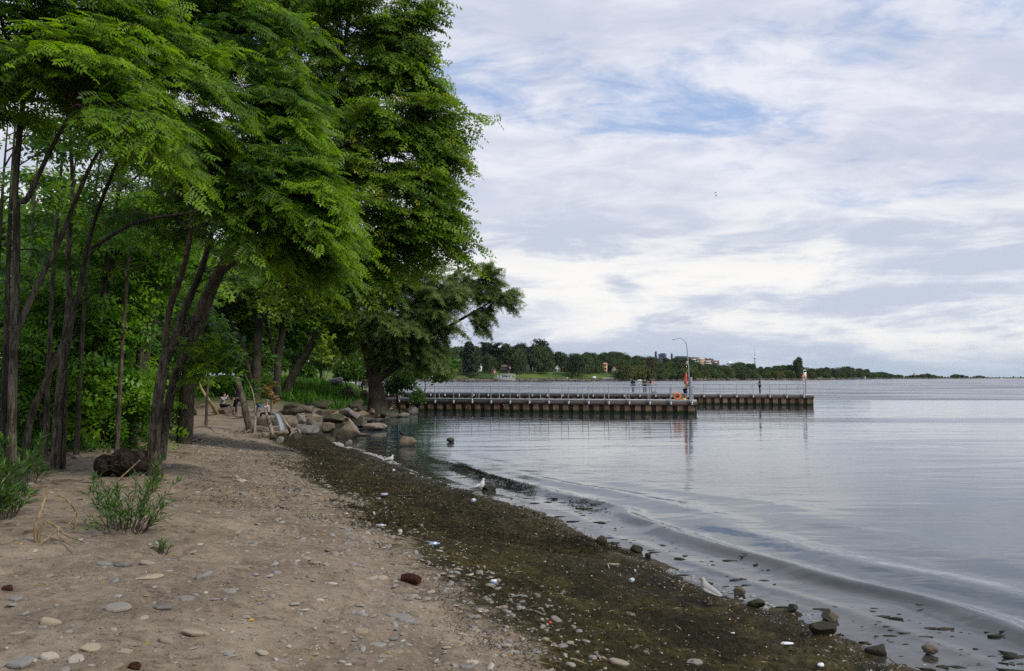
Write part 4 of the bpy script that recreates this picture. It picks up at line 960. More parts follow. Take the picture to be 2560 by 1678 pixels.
# flat shale stones: the largest seen are objects of their own
def stone_mat(name):
    m_, b_, p, o = mat_new(name)
    rn = b_.n('ShaderNodeObjectInfo').outputs['Random']
    cr = b_.n('ShaderNodeValToRGB'); b_.l(rn, cr.inputs[0]); e = cr.color_ramp.elements
    e[0].position = 0; e[0].color = (.14, .115, .085, 1); e[1].position = 1; e[1].color = (.40, .345, .27, 1)
    for ps, cl in ((.2, (.30, .24, .165, 1)), (.4, (.19, .18, .165, 1)), (.6, (.29, .265, .225, 1)), (.72, (.34, .275, .185, 1)), (.86, (.14, .13, .12, 1))):
        q_ = e.new(ps); q_.color = cl
    cr.color_ramp.interpolation = 'CONSTANT' if False else 'LINEAR'
    co = b_.coord('Object'); n = b_.noise(co, 22, 5, .65)
    f = b_.m('ADD', .72, b_.m('MULTIPLY', n, .56)); b_.l(b_.mix(1.0, cr.outputs[0], b_.xyz(f, f, f), 'MULTIPLY'), p.inputs['Base Color'])
    p.inputs['Roughness'].default_value = .75; p.inputs['Specular IOR Level'].default_value = .3
    b_.l(b_.bump(n, .4, .01), p.inputs['Normal']); return m_
M['stone'] = stone_mat('shale_stone')
rg = np.random.RandomState(91)
def slab_mesh(seed, n=11):
    rg_ = np.random.RandomState(seed); a = np.sort(np.arange(n) / n * 6.283 + .35 * rg_.rand(n)); el = .42 + .40 * rg_.rand()
    r = (.66 + .55 * rg_.rand(n)) ; r = np.minimum(r, .80 + .5 * rg_.rand())
    x, y = r * np.cos(a) * .5, r * np.sin(a) * .5 * el; th = .13 + .12 * rg_.rand(); tx, ty = .12 * rg_.randn(2) * .5
    v = []
    for (k, z) in ((.86, -.5), (1.0, -.05), (.97, .25), (.80, .5)):
        v += [(xx * k, yy * k, (z + (xx * tx + yy * ty) * 2) * th) for xx, yy in zip(x, y)]
    v.append((0, 0, .56 * th)); f4 = [(i * n + j, i * n + (j + 1) % n, (i + 1) * n + (j + 1) % n, (i + 1) * n + j) for i in range(3) for j in range(n)]
    f3 = [(3 * n + j, 3 * n + (j + 1) % n, 4 * n) for j in range(n)]
    return np.array(v), f4, f3
SL = []
for k in range(14):
    v, f4, f3 = slab_mesh(100 + k, 7 + k % 3); a = Acc(); a.add(v, f4); a.f.append(np.array(f3)); a.mi.append(np.zeros(len(f3), int))
    SL.append(mesh_from('flat_stone', a, M['stone'], smooth=False)); SL[-1].polygons.foreach_set('use_smooth', np.zeros(len(SL[-1].polygons), bool))
def rotm(rx_, ry_, rz_): return np.array(Matrix.Rotation(rz_, 3, 'Z') @ Matrix.Rotation(ry_, 3, 'Y') @ Matrix.Rotation(rx_, 3, 'X'))
# single stones one can name
NAMED = [(305, 1416, 58, 'long tan flat stone, front one of the stone row on the left sand'), (262, 1413, 44, 'brown flat stone at the left end of the stone row'), (368, 1410, 46, 'pinkish flat stone at the right end of the stone row'),
         (350, 1448, 36, 'tan oval stone just below the stone row'), (384, 1445, 54, 'grey-blue flat stone touching the tan oval stone below the row'), (296, 1522, 72, 'pale long stone with another stone behind it on the left sand'), (408, 1521, 62, 'tan angular flat stone right of the pale long stone'),
         (488, 1586, 78, 'sharp-edged tan slab tilted out of the sand'), (416, 1606, 48, 'rounded tan stone left of the tilted slab'), (232, 1620, 52, 'oval tan stone in the lower left'), (190, 1652, 62, 'grey block-like stone near the bottom edge'), (122, 1560, 54, 'rounded brown stone in the lower left corner area'),
         (40, 1500, 46, 'oval tan stone near the left edge'), (50, 1662, 70, 'grey slab cut from the sand at the lower left corner'), (602, 1205, 40, 'long grey flat stone on the middle sand'), (475, 1330, 36, 'grey flat stone in a small stone group right of the shrub'),
         (1548, 1660, 62, 'large pale flat stone at the bottom edge among seaweed'), (1735, 1660, 58, 'pale flat stone lying alone on the seaweed at the bottom'), (1000, 1545, 62, 'large pale green-grey slab half buried in the sand'), (1365, 1600, 24, 'rounded pale pebble upright at the edge of the seaweed'), (985, 1598, 34, 'pale flat stone on the sand near the bottom middle'), (1290, 1512, 18, 'white egg-shaped stone on the seaweed edge')]
for k, (px, py, wp, lab) in enumerate(NAMED):
    g = G(px, py); sz = wp / FPX * g[1]
    o = bpy.data.objects.new('flat_stone', SL[k % 14]); COL.objects.link(o); o.location = (g[0], g[1], g[2] + .05 * sz)
    o.scale = (sz, sz * 1.1, sz * (1.5 if 'pebble' in lab or 'egg' in lab or 'rounded' in lab else .95)); o.rotation_euler = (.12 * rg.randn(), .30 if 'tilted' in lab else .10 * rg.randn(), .5 * rg.randn())
    meta(o, lab, 'stone')
# scattered stones
N = 6500
y = 3.6 + 30 * rg.rand(N) ** 1.55; sx = np.interp(y, SHORE[:, 1], SHORE[:, 0])
sl = np.where(rg.rand(N) < .74, 4.6 + 1.2 * rg.randn(N), 3.2 + 8.5 * rg.rand(N)); x = sx - sl * 1.04
k = (x < 3) & (x > -.64 * y - .5) & (sl > 1.0) & ((sl > 3.1) | (rg.rand(N) < .22)); x, y, sl = x[k], y[k], sl[k]; N = len(x)
size = np.clip(np.exp(math.log(.052) + .55 * rg.randn(N)), .018, .17)
big = np.argsort(-(size / y)); z = ground_z(x, y)
for j in big[:272]:
    o = bpy.data.objects.new('shale_stone', SL[rg.randint(14)]); COL.objects.link(o)
    o.location = (x[j], y[j], z[j] + (-.03 + .085 * rg.rand()) * size[j]); o.scale = (size[j], size[j] * (.8 + .5 * rg.rand()), size[j] * (.8 + .8 * rg.rand())); o.rotation_euler = (.14 * rg.randn(), .14 * rg.randn() - .05, (.0 if rg.rand() < .5 else 3.14) + .55 * rg.randn())
    meta(o, 'flat worn shale stone lying among many like it on the beach', 'stone', 'shale stones scattered over the beach')
m_, b_, p, o_ = mat_new('pebble_mix'); t = b_.attr('tint').outputs['Fac']; cr = b_.n('ShaderNodeValToRGB'); b_.l(t, cr.inputs[0]); e = cr.color_ramp.elements
e[0].color = (.13, .11, .085, 1); e[1].color = (.40, .36, .30, 1)
for ps, cl in ((.3, (.28, .22, .155, 1)), (.5, (.18, .175, .165, 1)), (.7, (.27, .25, .215, 1)), (.85, (.20, .17, .14, 1))): q_ = e.new(ps); q_.color = cl
b_.l(cr.outputs[0], p.inputs['Base Color']); p.inputs['Roughness'].default_value = .8; M['pebble'] = m_
TPL = []
for k in range(5):
    v, f4, f3 = slab_mesh(200 + k, 6); v = np.vstack([v[6:12], v[18:25]]); TPL.append((v, np.array([(j, (j + 1) % 6, 6 + (j + 1) % 6, 6 + j) for j in range(6)]), np.array([(6 + j, 6 + (j + 1) % 6, 12) for j in range(6)])))
def scatter_pebbles(acc, x, y, size, zoff=0.0, hk=1.0):
    n = len(x); z = ground_z(x, y) + zoff; w = rg.randint(5, size=n)
    for t_ in range(5):
        q_ = np.where(w == t_)[0]
        if len(q_) == 0: continue
        v, f4, f3 = TPL[t_]; an = 6.28 * rg.rand(len(q_)); ca, sa = np.cos(an), np.sin(an); s_ = size[q_]
        vx = v[None, :, 0] * ca[:, None] - v[None, :, 1] * sa[:, None]; vy = v[None, :, 0] * sa[:, None] + v[None, :, 1] * ca[:, None]
        tl = rg.randn(len(q_), 2) * .15
        V = np.stack([x[q_][:, None] + vx * s_[:, None], y[q_][:, None] + vy * s_[:, None], z[q_][:, None] + (v[None, :, 2] * 1.3 * hk + vx * tl[:, :1] + vy * tl[:, 1:]) * s_[:, None] + .02 * s_[:, None]], -1)
        off = (np.arange(len(q_)) * len(v))[:, None, None]; n0 = acc.n
        acc.add(V.reshape(-1, 3), (f4[None] + off).reshape(-1, 4), 0, np.repeat(rg.rand(len(q_)) + 1e-3, len(v)))
        F3 = (f3[None] + off).reshape(-1, 3); acc.f.append(F3 + n0); acc.mi.append(np.zeros(len(F3), int))
pb = Acc(); r_ = big[272:]; scatter_pebbles(pb, x[r_], y[r_], size[r_])
N3 = 2600; y3 = 5 + 24 * rg.rand(N3) ** 1.5; s3 = .22 + .28 * rg.randn(N3) + .3 * (vnoise(y3 * 1.2, y3 * 0, 7) - .5); x3 = np.interp(y3, SHORE[:, 1], SHORE[:, 0]) - s3 * 1.04
scatter_pebbles(pb, x3, y3, np.clip(np.exp(math.log(.020) + .5 * rg.randn(N3)), .007, .07), hk=1.6)
N2 = 6800; y2 = 3.6 + 24 * rg.rand(N2) ** 1.7; s2 = np.where(rg.rand(N2) < .72, 4.5 + 1.1 * rg.randn(N2), .1 + 9 * rg.rand(N2)); x2 = np.interp(y2, SHORE[:, 1], SHORE[:, 0]) - s2 * 1.04
k = (s2 > .1) & (x2 > -.64 * y2 - .5); scatter_pebbles(pb, x2[k], y2[k], np.clip(np.exp(math.log(.024) + .42 * rg.randn(k.sum())), .008, .05))
o = part('pebbles', pb, M['pebble'], None, kind='stuff'); o['label'] = 'small pebbles and stone chips over the beach'

# seaweed: thick dark mat of short strands
rg = np.random.RandomState(101)
M['weed'] = leaf_mat('seaweed', (.010, .009, .004), (.060, .048, .014), None, .1, .85)
wd = Acc()
def strands(n, ymin, ymax, smin, smax, L, pw=1.0, sparse=False):
    y = ymin + (ymax - ymin) * rg.rand(n) ** pw; s = smin + (smax - smin) * rg.rand(n); x = np.interp(y, SHORE[:, 1], SHORE[:, 0]) - s * 1.04
    cl = fbm(x * 1.1, y * 1.1, 61, 4)
    k = (x > -.64 * y - .5) & (cl + .30 * rg.rand(n) > (.42 + .42 * sstep(s / (1 - .33 * sstep(y, 16, 30)), 2.2, 6.0) + .1 * sstep(-s, 0, 1) if not sparse else .56 + .10 * sstep(s, 4, 9)))
    x, y, cl = x[k], y[k], cl[k]; n = len(x); z = ground_z(x, y); z = np.maximum(z, 0.004)
    lump = .05 * np.clip(fbm(x * 5, y * 5, 67, 2) - .42, 0, 1)
    pos = np.stack([x, y, z + lump * rg.rand(n) * 2], 1)
    place_leaves(wd, 'lance', pos, np.stack([rg.randn(n), rg.randn(n), .35 + .35 * rg.randn(n)], 1), rg.randn(n, 3) + (0, 0, 1), L * (.5 + rg.rand(n)), np.clip(.25 + .5 * rg.rand(n) + .5 * (cl - .5), 0, 1) + 1e-3)
strands(52000, 4.5, 14, .02, 4.6, .040, 1.25); strands(34000, 13, 40, 0, 4.4, .085, 1.4); strands(16000, 3.8, 14, 3.6, 8.5, .026, 1.2, sparse=True); strands(9000, 12, 30, 3.4, 7.5, .06, 1.2, sparse=True)
o = part('seaweed', wd, M['weed'], None, kind='stuff'); o['label'] = 'matted dark green-brown seaweed along the waterline'
# dark clods cut by the wavelets
M['clod'] = plain('seaweed_clod', (.032, .029, .014), .8, .5, 30, bump=.9, spec=.3)
for k, (px, py, wp, hp, lab) in enumerate([(1503, 1364, 32, 22, 'squared dark clod of seaweed standing at the waterline, farthest of the cut clods'), (1592, 1382, 34, 18, 'low dark seaweed clod between the squared clod and the pebbles'), (2065, 1590, 66, 34, 'large dark clod of seaweed at the waterline, nearest the corner'), (1895, 1522, 44, 20, 'dark seaweed clod just right of the nearest gull'), (1622, 1396, 18, 14, 'small dark seaweed clod at the waterline above the weed bank'), (2200, 1640, 60, 22, 'flat dark clod of seaweed near the lower right corner')]):
    boulder(px, py, wp, hp, 300 + k, 'clod', lab, cuts=5, name='seaweed_clod', cat='seaweed')
# floating scraps in the swash
fl = Acc(); n = 900; y = 5.5 + 24 * rg.rand(n) ** 1.5; s = -.05 - 1.9 * rg.rand(n) ** 1.6; x = np.interp(y, SHORE[:, 1], SHORE[:, 0]) - s * 1.04
cl = fbm(x * 1.2, y * 1.2, 71, 3); k = cl + .25 * rg.rand(n) > .56; x, y, s = x[k], y[k], s[k]
z0 = water_z(x, y, s)
for X_, Y_, Z_ in zip(x, y, z0):
    v, f = ICO1; L = .010 + .05 * rg.rand() ** 3.5
    fl.add(v * np.array([L * (1 + 2 * rg.rand()), L * (.5 + .5 * rg.rand()), L * .34]) * (1 + .45 * rg.randn(len(v), 1)) + (X_, Y_, Z_), f)
o = part('floating_seaweed', fl, M['clod'], None, kind='stuff'); o['label'] = 'dark scraps of seaweed floating in the shallows'
# crest of weed lifted by the small breaking wave
wl = Acc(); n = 5200; y = 17.8 + 8.5 * rg.rand(n); sw = -1.85 - 1.1 * (fbm(np.interp(y, SHORE[:, 1], SHORE[:, 0]) * .3 + y * .3, y * .22, 41, 3) - .5) + .13 * rg.randn(n)
x = np.interp(y, SHORE[:, 1], SHORE[:, 0]) - sw * 1.04; k = fbm(y * .9, y * .1, 77, 3) > .36; x, y, sw = x[k], y[k], sw[k]; n = len(x)
place_leaves(wl, 'lance', np.stack([x, y, water_z(x, y, sw) + .045 * rg.rand(n)], 1), np.stack([rg.randn(n), rg.randn(n), .6 * rg.rand(n)], 1), rg.randn(n, 3), .07 * (.5 + rg.rand(n)), .35 * rg.rand(n) + 1e-3)
o = part('wave_borne_seaweed', wl, M['weed'], None, kind='stuff'); o['label'] = 'dark line of seaweed carried on the little breaking wave'
# thin line of foam where the ripples end, most of it in the cove
fm = Acc(); n = 1300; y = np.where(rg.rand(n) < .7, 26 + 10 * rg.rand(n), 6 + 20 * rg.rand(n)); s = -.03 - .30 * rg.rand(n) ** 1.5 - .10 * (fbm(y * 1.5, y * 0, 79, 3) - .3); x = np.interp(y, SHORE[:, 1], SHORE[:, 0]) - s * 1.04; k = (fbm(y * .8, s * 3, 83, 3) > .47) | (y > 27); x, y, s = x[k], y[k], s[k]
for X_, Y_, Z_ in zip(x, y, water_z(x, y, s)):
    v, f = ICO1; L = (.010 + .02 * rg.rand()) * (1 + .02 * (Y_ - 6) * (Y_ > 20)); fm.add(v * np.array([L * 1.6, L, L * .3]) + (X_, Y_, max(Z_, .003)), f)
M['foam'] = plain('foam', (.36, .35, .32), .6, .3)
o = part('foam', fm, M['foam'], None, kind='stuff'); o['label'] = 'thin broken line of pale foam along the waterline'
st = Acc(); n = 1100; y = 4.5 + 22 * rg.rand(n) ** 1.4; s = 4.4 * rg.rand(n); x = np.interp(y, SHORE[:, 1], SHORE[:, 0]) - s * 1.04; an = .6 + 1.0 * rg.randn(n)
place_leaves(st, 'lance', np.stack([x, y, ground_z(x, y) + .02], 1), np.stack([np.cos(an), np.sin(an), .15 * rg.randn(n)], 1), np.array([0, 0, 1.0]) + .3 * rg.randn(n, 3), .04 + .16 * rg.rand(n) ** 3, rg.rand(n) + 1e-3)
M['straw'] = leaf_mat('straw', (.05, .04, .022), (.26, .20, .12), None, .05, .8)
o = part('straw_litter', st, M['straw'], None, kind='stuff'); o['label'] = 'bits of reed and straw caught in the seaweed'
# fallen leaves, shell bits, twigs
fv = Acc(); n = 420; y = 3.7 + 16 * rg.rand(n) ** 1.5; s = 1 + 10 * rg.rand(n); x = np.interp(y, SHORE[:, 1], SHORE[:, 0]) - s * 1.04
place_leaves(fv, 'oval', np.stack([x, y, ground_z(x, y) + .01], 1), np.stack([rg.randn(n), rg.randn(n), .2 * rg.randn(n)], 1), np.array([0, 0, 1.0]) + .35 * rg.randn(n, 3), .028 + .03 * rg.rand(n), rg.rand(n) + 1e-3)
M['fallen'] = leaf_mat('fallen_leaf', (.20, .19, .03), (.46, .30, .035), None, .2)
o = part('fallen_leaves', fv, M['fallen'], None, kind='stuff'); o['label'] = 'small yellow leaves fallen on the sand and weed'
sb = Acc(); n = 1500; y = 4.5 + 26 * rg.rand(n) ** 1.5; s = .1 + 4.6 * rg.rand(n); x = np.interp(y, SHORE[:, 1], SHORE[:, 0]) - s * 1.04
place_leaves(sb, 'oval', np.stack([x, y, ground_z(x, y) + .015], 1), np.stack([rg.randn(n), rg.randn(n), .4 * rg.randn(n)], 1), np.array([0, 0, 1.0]) + .6 * rg.randn(n, 3), (.007 + .014 * rg.rand(n) ** 2) * (1 + y / 15), rg.rand(n) + 1e-3)
M['shell'] = leaf_mat('shell_bits', (.40, .35, .26), (.66, .63, .56), None, .05)
o = part('shell_fragments', sb, M['shell'], None, kind='stuff'); o['label'] = 'pale shell fragments dotted over the seaweed'
tw = Acc(); n = 1500; y = 9 + 30 * rg.rand(n); s = np.where(rg.rand(n) < .75, 7.5 + 9 * rg.rand(n), 3.5 + 5 * rg.rand(n)); x = np.interp(y, SHORE[:, 1], SHORE[:, 0]) - s * 1.04
an = rg.rand(n) * 3.14; L = .05 + .30 * rg.rand(n) ** 2.5
place_leaves(tw, 'lance', np.stack([x, y, ground_z(x, y) + .012], 1), np.stack([np.cos(an), np.sin(an), .15 * rg.randn(n)], 1), np.array([0, 0, 1.0]) + .3 * rg.randn(n, 3), L, rg.rand(n) + 1e-3)
M['twiglit'] = leaf_mat('twig_litter', (.045, .032, .022), (.22, .165, .115), None, .02, .9)
o = part('twig_litter', tw, M['twiglit'], None, kind='stuff'); o['label'] = 'broken twigs and bark littering the ground under the trees'
# ------------------------------------------------------------------ driftwood and sticks
def stick(specs, mat, label, name='driftwood_stick', cat='driftwood', group=None, sides=7, rough=.14):
    """specs: list of (world points, radii); the first starts on the ground"""
    w = Acc(); g = np.array(specs[0][0][0], float)
    for k, (pts, r) in enumerate(specs):
        sp = spline(pts, max(4, 3 * len(pts))); w.tube(sp, np.interp(np.linspace(0, 1, len(sp)), np.linspace(0, 1, len(r)), r), sides, rough=rough, seed=k + 3)
    return single(name, w, mat, label, cat, g, group, smooth=True)
def PL(px, py, d_): return P(px, py, d_)
def gp_(px, py, dz=-.03): g = G(px, py); g[2] += dz; return g
# leaning poles round the sitting place (d about 40)
g = gp_(627, 1083); d_ = g[1]
o = thing('driftwood_post', 'tall thick log leaning left with a fresh pale cut top, stuck in the sand', 'driftwood', g)
w = Acc(); w.tube(spline([g, PL(618, 1050, d_), PL(607, 1000, d_ + .1), PL(592, 946, d_ + .2)], 10), [.17, .165, .16, .155, .15, .148, .145, .14, .14, .138], 12, rough=.07)
part('log', w, M['bark'], o, smooth=True)
w = Acc(); w.tube([PL(592.1, 946.4, d_ + .2), PL(591.6, 944.6, d_ + .2)], [.13, .125], 12); M['cut'] = plain('cut_wood', (.52, .37, .2), .7, .25, 20); part('cut_face', w, M['cut'], o)
stick([([gp_(636, 1084), PL(638, 1040, 39), PL(636, 1005, 39), PL(630, 975, 39.2), PL(612, 935, 39.5)], [.06, .045, .035, .025, .01]), ([PL(636, 1055, 39), PL(642, 1035, 39), PL(648, 1020, 39)], [.05, .06, .05])], M['deadwood'], 'thin forked bleached stick standing beside the tall leaning log')
stick([([gp_(684, 1094), PL(676, 1068, 37), PL(668, 1040, 37), PL(663, 1025, 37.2)], [.085, .08, .07, .05]), ([PL(674, 1060, 37), PL(682, 1050, 36.8)], [.03, .015])], M['deadwood'], 'pale knotted driftwood post standing in front of the plastic sheet')
stick([([gp_(730, 1084), PL(722, 1068, 38), PL(706, 1045, 38), PL(698, 1030, 38)], [.14, .08, .04, .025]), ([PL(728, 1078, 38), PL(745, 1073, 38), PL(752, 1088, 37.6)], [.08, .06, .03]), ([PL(732, 1080, 38), PL(722, 1092, 37.6), PL(713, 1098, 37.4)], [.05, .03, .015]), ([PL(722, 1070, 38), PL(728, 1058, 38)], [.03, .012])], M['deadwood'], 'gnarled driftwood root with pale prongs beside the pale slanting slab', 'driftwood_root')
w = []
for (x0, y0, x1, y1) in [(595, 1083, 640, 1068), (600, 1080, 640, 1060), (612, 1084, 652, 1070), (640, 1068, 672, 1084), (636, 1064, 660, 1086), (645, 1078, 690, 1080), (620, 1070, 672, 1074)]:
    w.append(([gp_(x0, y0, .03), (gp_(x0, y0, .1) + gp_(x1, y1, .16)) / 2, gp_(x1, y1, .10)], [.035, .03, .02]))
stick(w, M['deadwood'], 'heap of crossed grey sticks round the foot of the tall leaning log', 'driftwood_heap')
stick([([gp_(544, 1036), PL(525, 1005, 46), PL(505, 975, 46), PL(486, 932, 46.5)], [.11, .09, .075, .05])], M['pale_stick'], 'long thin pole leaning left, left of the rock with the seated person')
stick([([gp_(490, 1037), PL(480, 1012, 45), PL(466, 985, 45), PL(452, 960, 45.5)], [.13, .12, .10, .07])], M['deadwood'], 'thick short pole leaning left at the wood edge')
stick([([gp_(468, 1098), PL(452, 1068, 33), PL(436, 1048, 33.5), PL(428, 1036, 34)], [.12, .105, .09, .07])], M['deadwood'], 'pale thick stick lying against the many-stemmed tree')
stick([([gp_(408, 1048), PL(380, 1042, 27), PL(350, 1030, 27), PL(338, 1022, 27)], [.07, .07, .06, .045])], M['deadwood'], 'bleached branch lying behind the many-stemmed tree')
w = []
for (x0, y0, x1, y1) in [(462, 1108, 492, 1092), (475, 1106, 518, 1098), (490, 1106, 505, 1090), (500, 1108, 520, 1102), (470, 1100, 505, 1104), (440, 1102, 470, 1108)]:
    w.append(([gp_(x0, y0, .02), (gp_(x0, y0, .07) + gp_(x1, y1, .1)) / 2, gp_(x1, y1, .05)], [.03, .028, .018]))
stick(w, M['deadwood'], 'small heap of pale branches on the sand in front of the poles', 'driftwood_heap')
stick([([gp_(470, 1072, .02), gp_(500, 1068, .06), gp_(522, 1070, .05), gp_(536, 1080, .01)], [.03, .035, .03, .015])], M['deadwood'], 'curved thin branch lying alone on the sand below the seated person')
stick([([gp_(700, 1040, .2), PL(730, 1030, 48), PL(760, 1024, 48), PL(780, 1030, 48)], [.15, .2, .2, .14])], M['bark'], 'thick fallen log lying over the back of the rock pile', 'driftwood_log', rough=.05)
# forked tan sticks, near left
ga = gp_(95, 1357); dd = ga[1]
stick([([ga, PL(87, 1328, dd), PL(97, 1290, dd + .05), PL(108, 1260, dd + .1), PL(122, 1212, dd + .15)], [.020, .017, .017, .014, .010]), ([PL(110, 1240, dd + .1), PL(95, 1237, dd + .1), PL(67, 1241, dd + .1)], [.007, .006, .005]), ([PL(120, 1230, dd + .1), PL(140, 1224, dd + .2), PL(172, 1230, dd + .3), PL(200, 1240, dd + .5)], [.005, .005, .004, .003]), ([ga, PL(100, 1325, dd), PL(112, 1305, dd)], [.02, .015, .01])], M['pale_stick'], 'upright tan stick broken at the top with two thin side twigs', 'forked_stick')
gb = gp_(180, 1325); dd = gb[1]
stick([([gb, PL(192, 1305, dd), PL(192, 1285, dd), PL(176, 1258, dd - .1), PL(158, 1243, dd - .1), PL(136, 1239, dd - .2)], [.014, .013, .011, .01, .008, .005]), ([PL(190, 1277, dd), PL(180, 1300, dd - .2), PL(170, 1312, dd - .3)], [.008, .006, .004]), ([PL(186, 1322, dd), PL(165, 1305, dd - .1)], [.007, .004])], M['pale_stick'], 'arched thin tan branch on the sand left of the bushy willow shrub', 'forked_stick')
gc = gp_(80, 1372); dd = gc[1]
stick([([gc, PL(105, 1358, dd + .15), PL(125, 1340, dd + .3), PL(150, 1318, dd + .4)], [.009, .009, .009, .006]), ([PL(118, 1303, dd + .6), PL(145, 1320, dd + .45), PL(165, 1338, dd + .3), PL(212, 1356, dd + .2)], [.012, .011, .010, .006]), ([PL(146, 1322, dd + .4), PL(150, 1345, dd + .2), PL(190, 1370, dd)], [.010, .008, .005]), ([PL(118, 1305, dd + .6), PL(100, 1320, dd + .5), PL(95, 1350, dd + .35)], [.01, .01, .008])], M['pale_stick'], 'low tangle of tan sticks lying in front of the upright tan stick', 'forked_stick')
# dark stump
gst = G(276, 1196); a = Acc(); s0 = gst[1] / FPX
for k, (dx, dy, dz, sx_, sy_, sz_) in enumerate([(-32, .25, 28, 56, .40, 58), (10, .32, 34, 74, .5, 76), (42, .55, 28, 52, .45, 50)]):
    v, f = rock_verts(401 + k, (sx_ * s0, sy_, sz_ * s0), 3, rough=.10, flatcut=.8); a.add(v + gst + (dx * s0, dy, dz * s0), f)
o = thing('driftwood_stump', 'big black-brown stump lying on the sand between the trunks', 'stump', gst)
part('root_ball', a, M['stumpmat'] if 'stumpmat' in M else M.setdefault('stumpmat', bark_mat('stump_wood', (.012, .009, .007), (.055, .038, .026), .8)), o, smooth=True)
w = Acc(); c0 = gst + np.array([30 * s0, .4, 34 * s0]); w.tube(spline([c0, c0 + (.08, .3, .0), c0 + (.14, .6, -.06)], 8), np.linspace(.19, .14, 8), 12, rough=.12); part('trunk', w, M['bark_dark'], o, smooth=True)
w = Acc(); rg = np.random.RandomState(5)
for k in range(9):
    a0 = gst + np.array([(-40 + 90 * rg.rand()) * s0, .1, (20 + 40 * rg.rand()) * s0]); w.tube(spline([a0, a0 + (.1 * rg.randn(), -.08, .04 * rg.randn()), a0 + (.2 * rg.randn(), -.05, -.1)], 6), np.linspace(.022, .006, 6), 5, caps=False)
part('root', w, M['bark_dark'], o, smooth=True)
stick([([G(292, 1206) + (0, -.05, .0), P(320, 1178, gst[1] - .15), P(350, 1150, gst[1] - .1)], [.012, .012, .008])], M['pale_stick'], 'straight tan stick leaning on the dark stump')
stick([([G(363, 1212) + (0, 0, .0), P(385, 1195, gst[1] - .1), P(418, 1190, gst[1] + .1)], [.018, .018, .012])], M['pale_stick'], 'bent tan stick in front of the foot of the many-stemmed tree')
# short red-brown log and other things washed up
g = G(1027, 1458); a = Acc(); L = 46 / FPX * g[1]
a.tube(spline([g + (-L / 2, .03, .045), g + (0, 0, .05), g + (L / 2, -.06, .04)], 6), [.040, .048, .050, .050, .048, .040], 10, rough=.06)
M['redlog'] = bark_mat('wet_red_wood', (.035, .014, .008), (.095, .038, .02), 2.5)
single('driftwood_log', a, M['redlog'], 'short wet red-brown log lying among the stones', 'driftwood', g, smooth=True)
g = G(22, 1476); a = Acc(); a.add(rock_verts(501, (.115, .06, .05), 7)[0] + g + (0, 0, .02), ICO3[1]); single('driftwood_chunk', a, M['redlog'], 'dark broken chunk of wood near the left edge', 'driftwood', g, smooth=True)
g = G(338, 1672); a = Acc(); a.add(rock_verts(503, (.085, .05, .05), 7)[0] + g + (0, 0, .015), ICO3[1]); single('driftwood_chunk', a, M['redlog'], 'dark lump of wood at the bottom edge on the left', 'driftwood', g, smooth=True)
for (p0, p1, r0, lab) in [((1320, 1527), (1362, 1542), .011, 'grey stick lying at the inner edge of the seaweed'), ((1486, 1636), (1502, 1652), .014, 'short grey stick end poking from the sand near the bottom edge'), ((1180, 1385), (1232, 1410), .008, 'thin dark twig on the seaweed in the middle'), ((770, 1404), (800, 1412), .006, 'thin dark sliver of wood on the open sand')]:
    a_, e_ = G(*p0), G(*p1); stick([([a_ + (0, 0, .01), (a_ + e_) / 2 + (0, 0, .02), e_ + (0, 0, .012)], [r0, r0, r0 * .7])], M['deadwood'] if 'dark' not in lab else M['bark_dark'], lab)
M['white_plastic'] = plain('white_plastic', (.72, .73, .74), .35, .08); M['blue'] = plain('blue_plastic', (.06, .12, .35), .4); M['can'] = plain('pale_blue_can', (.32, .40, .50), .35, .15, metal=.4); M['teal'] = plain('teal_plastic', (.07, .22, .17), .45); M['red'] = plain('red_plastic', (.50, .05, .035), .45); M['orange'] = plain('orange_plastic', (.80, .16, .025), .5, .1); M['clear'] = plain('cloudy_plastic', (.42, .46, .48), .2, .25)
def bottle(px, py, L, r, mat, capmat, label, ang, name='plastic_bottle', cat='bottle'):
    g = G(px, py); o = thing(name, label, cat, g); dv = np.array([math.cos(ang), math.sin(ang), 0]); c = g + (0, 0, r)
    a = Acc(); a.tube([c - dv * L * .5, c - dv * L * .46, c + dv * L * .2, c + dv * L * .34, c + dv * L * .42], [r * .8, r, r, r * .45, r * .4], 10); part('body', a, mat, o, smooth=True)
    a = Acc(); a.tube([c + dv * L * .42, c + dv * L * .5], [r * .5, r * .5], 8); part('cap', a, capmat, o)
bottle(1086, 1366, .15, .033, M['can'], M['can'], 'crushed pale blue drinks can lying on the weed edge', .3, 'drinks_can', 'can')
bottle(952, 1318, .16, .024, M['clear'], M['white_plastic'], 'clear plastic bottle lying among stones above the weed', .25)
bottle(962, 1240, .16, .03, M['clear'], M['blue'], 'small clear bottle on the weed below the farthest gull', .1)
bottle(1185, 1256, .16, .045, M['clear'], M['teal'], 'cloudy plastic bottle on the weed near the middle gull', .9)
bottle(1580, 1456, .09, .03, M['clear'], M['white_plastic'], 'grey cloudy plastic cup on the seaweed left of the nearest gull', .8, 'plastic_cup', 'cup')
def litter(px, py, size, mat, label, name, cat, seed, cuts=6):
    g = G(px, py); v, f = rock_verts(seed, size, cuts, ICO2, .25); a = Acc(); a.add(v + g + (0, 0, size[2] * .4), f); return single(name, a, mat, label, cat, g)
g = G(1234, 1463); o = thing('drink_carton', 'small white and blue carton lying at the weed edge', 'carton', g); a = Acc(); a.box(g + (0, 0, .045), (.065, .03, .035), .25); part('lid', a, M['white_plastic'], o); a = Acc(); a.box(g + (0, 0, .014), (.068, .034, .027), .25); part('body', a, M['blue'], o)
litter(1375, 1560, (.036, .034, .032), M['red'], 'small faded red ball on the seaweed edge', 'ball', 'ball', 601, 0)
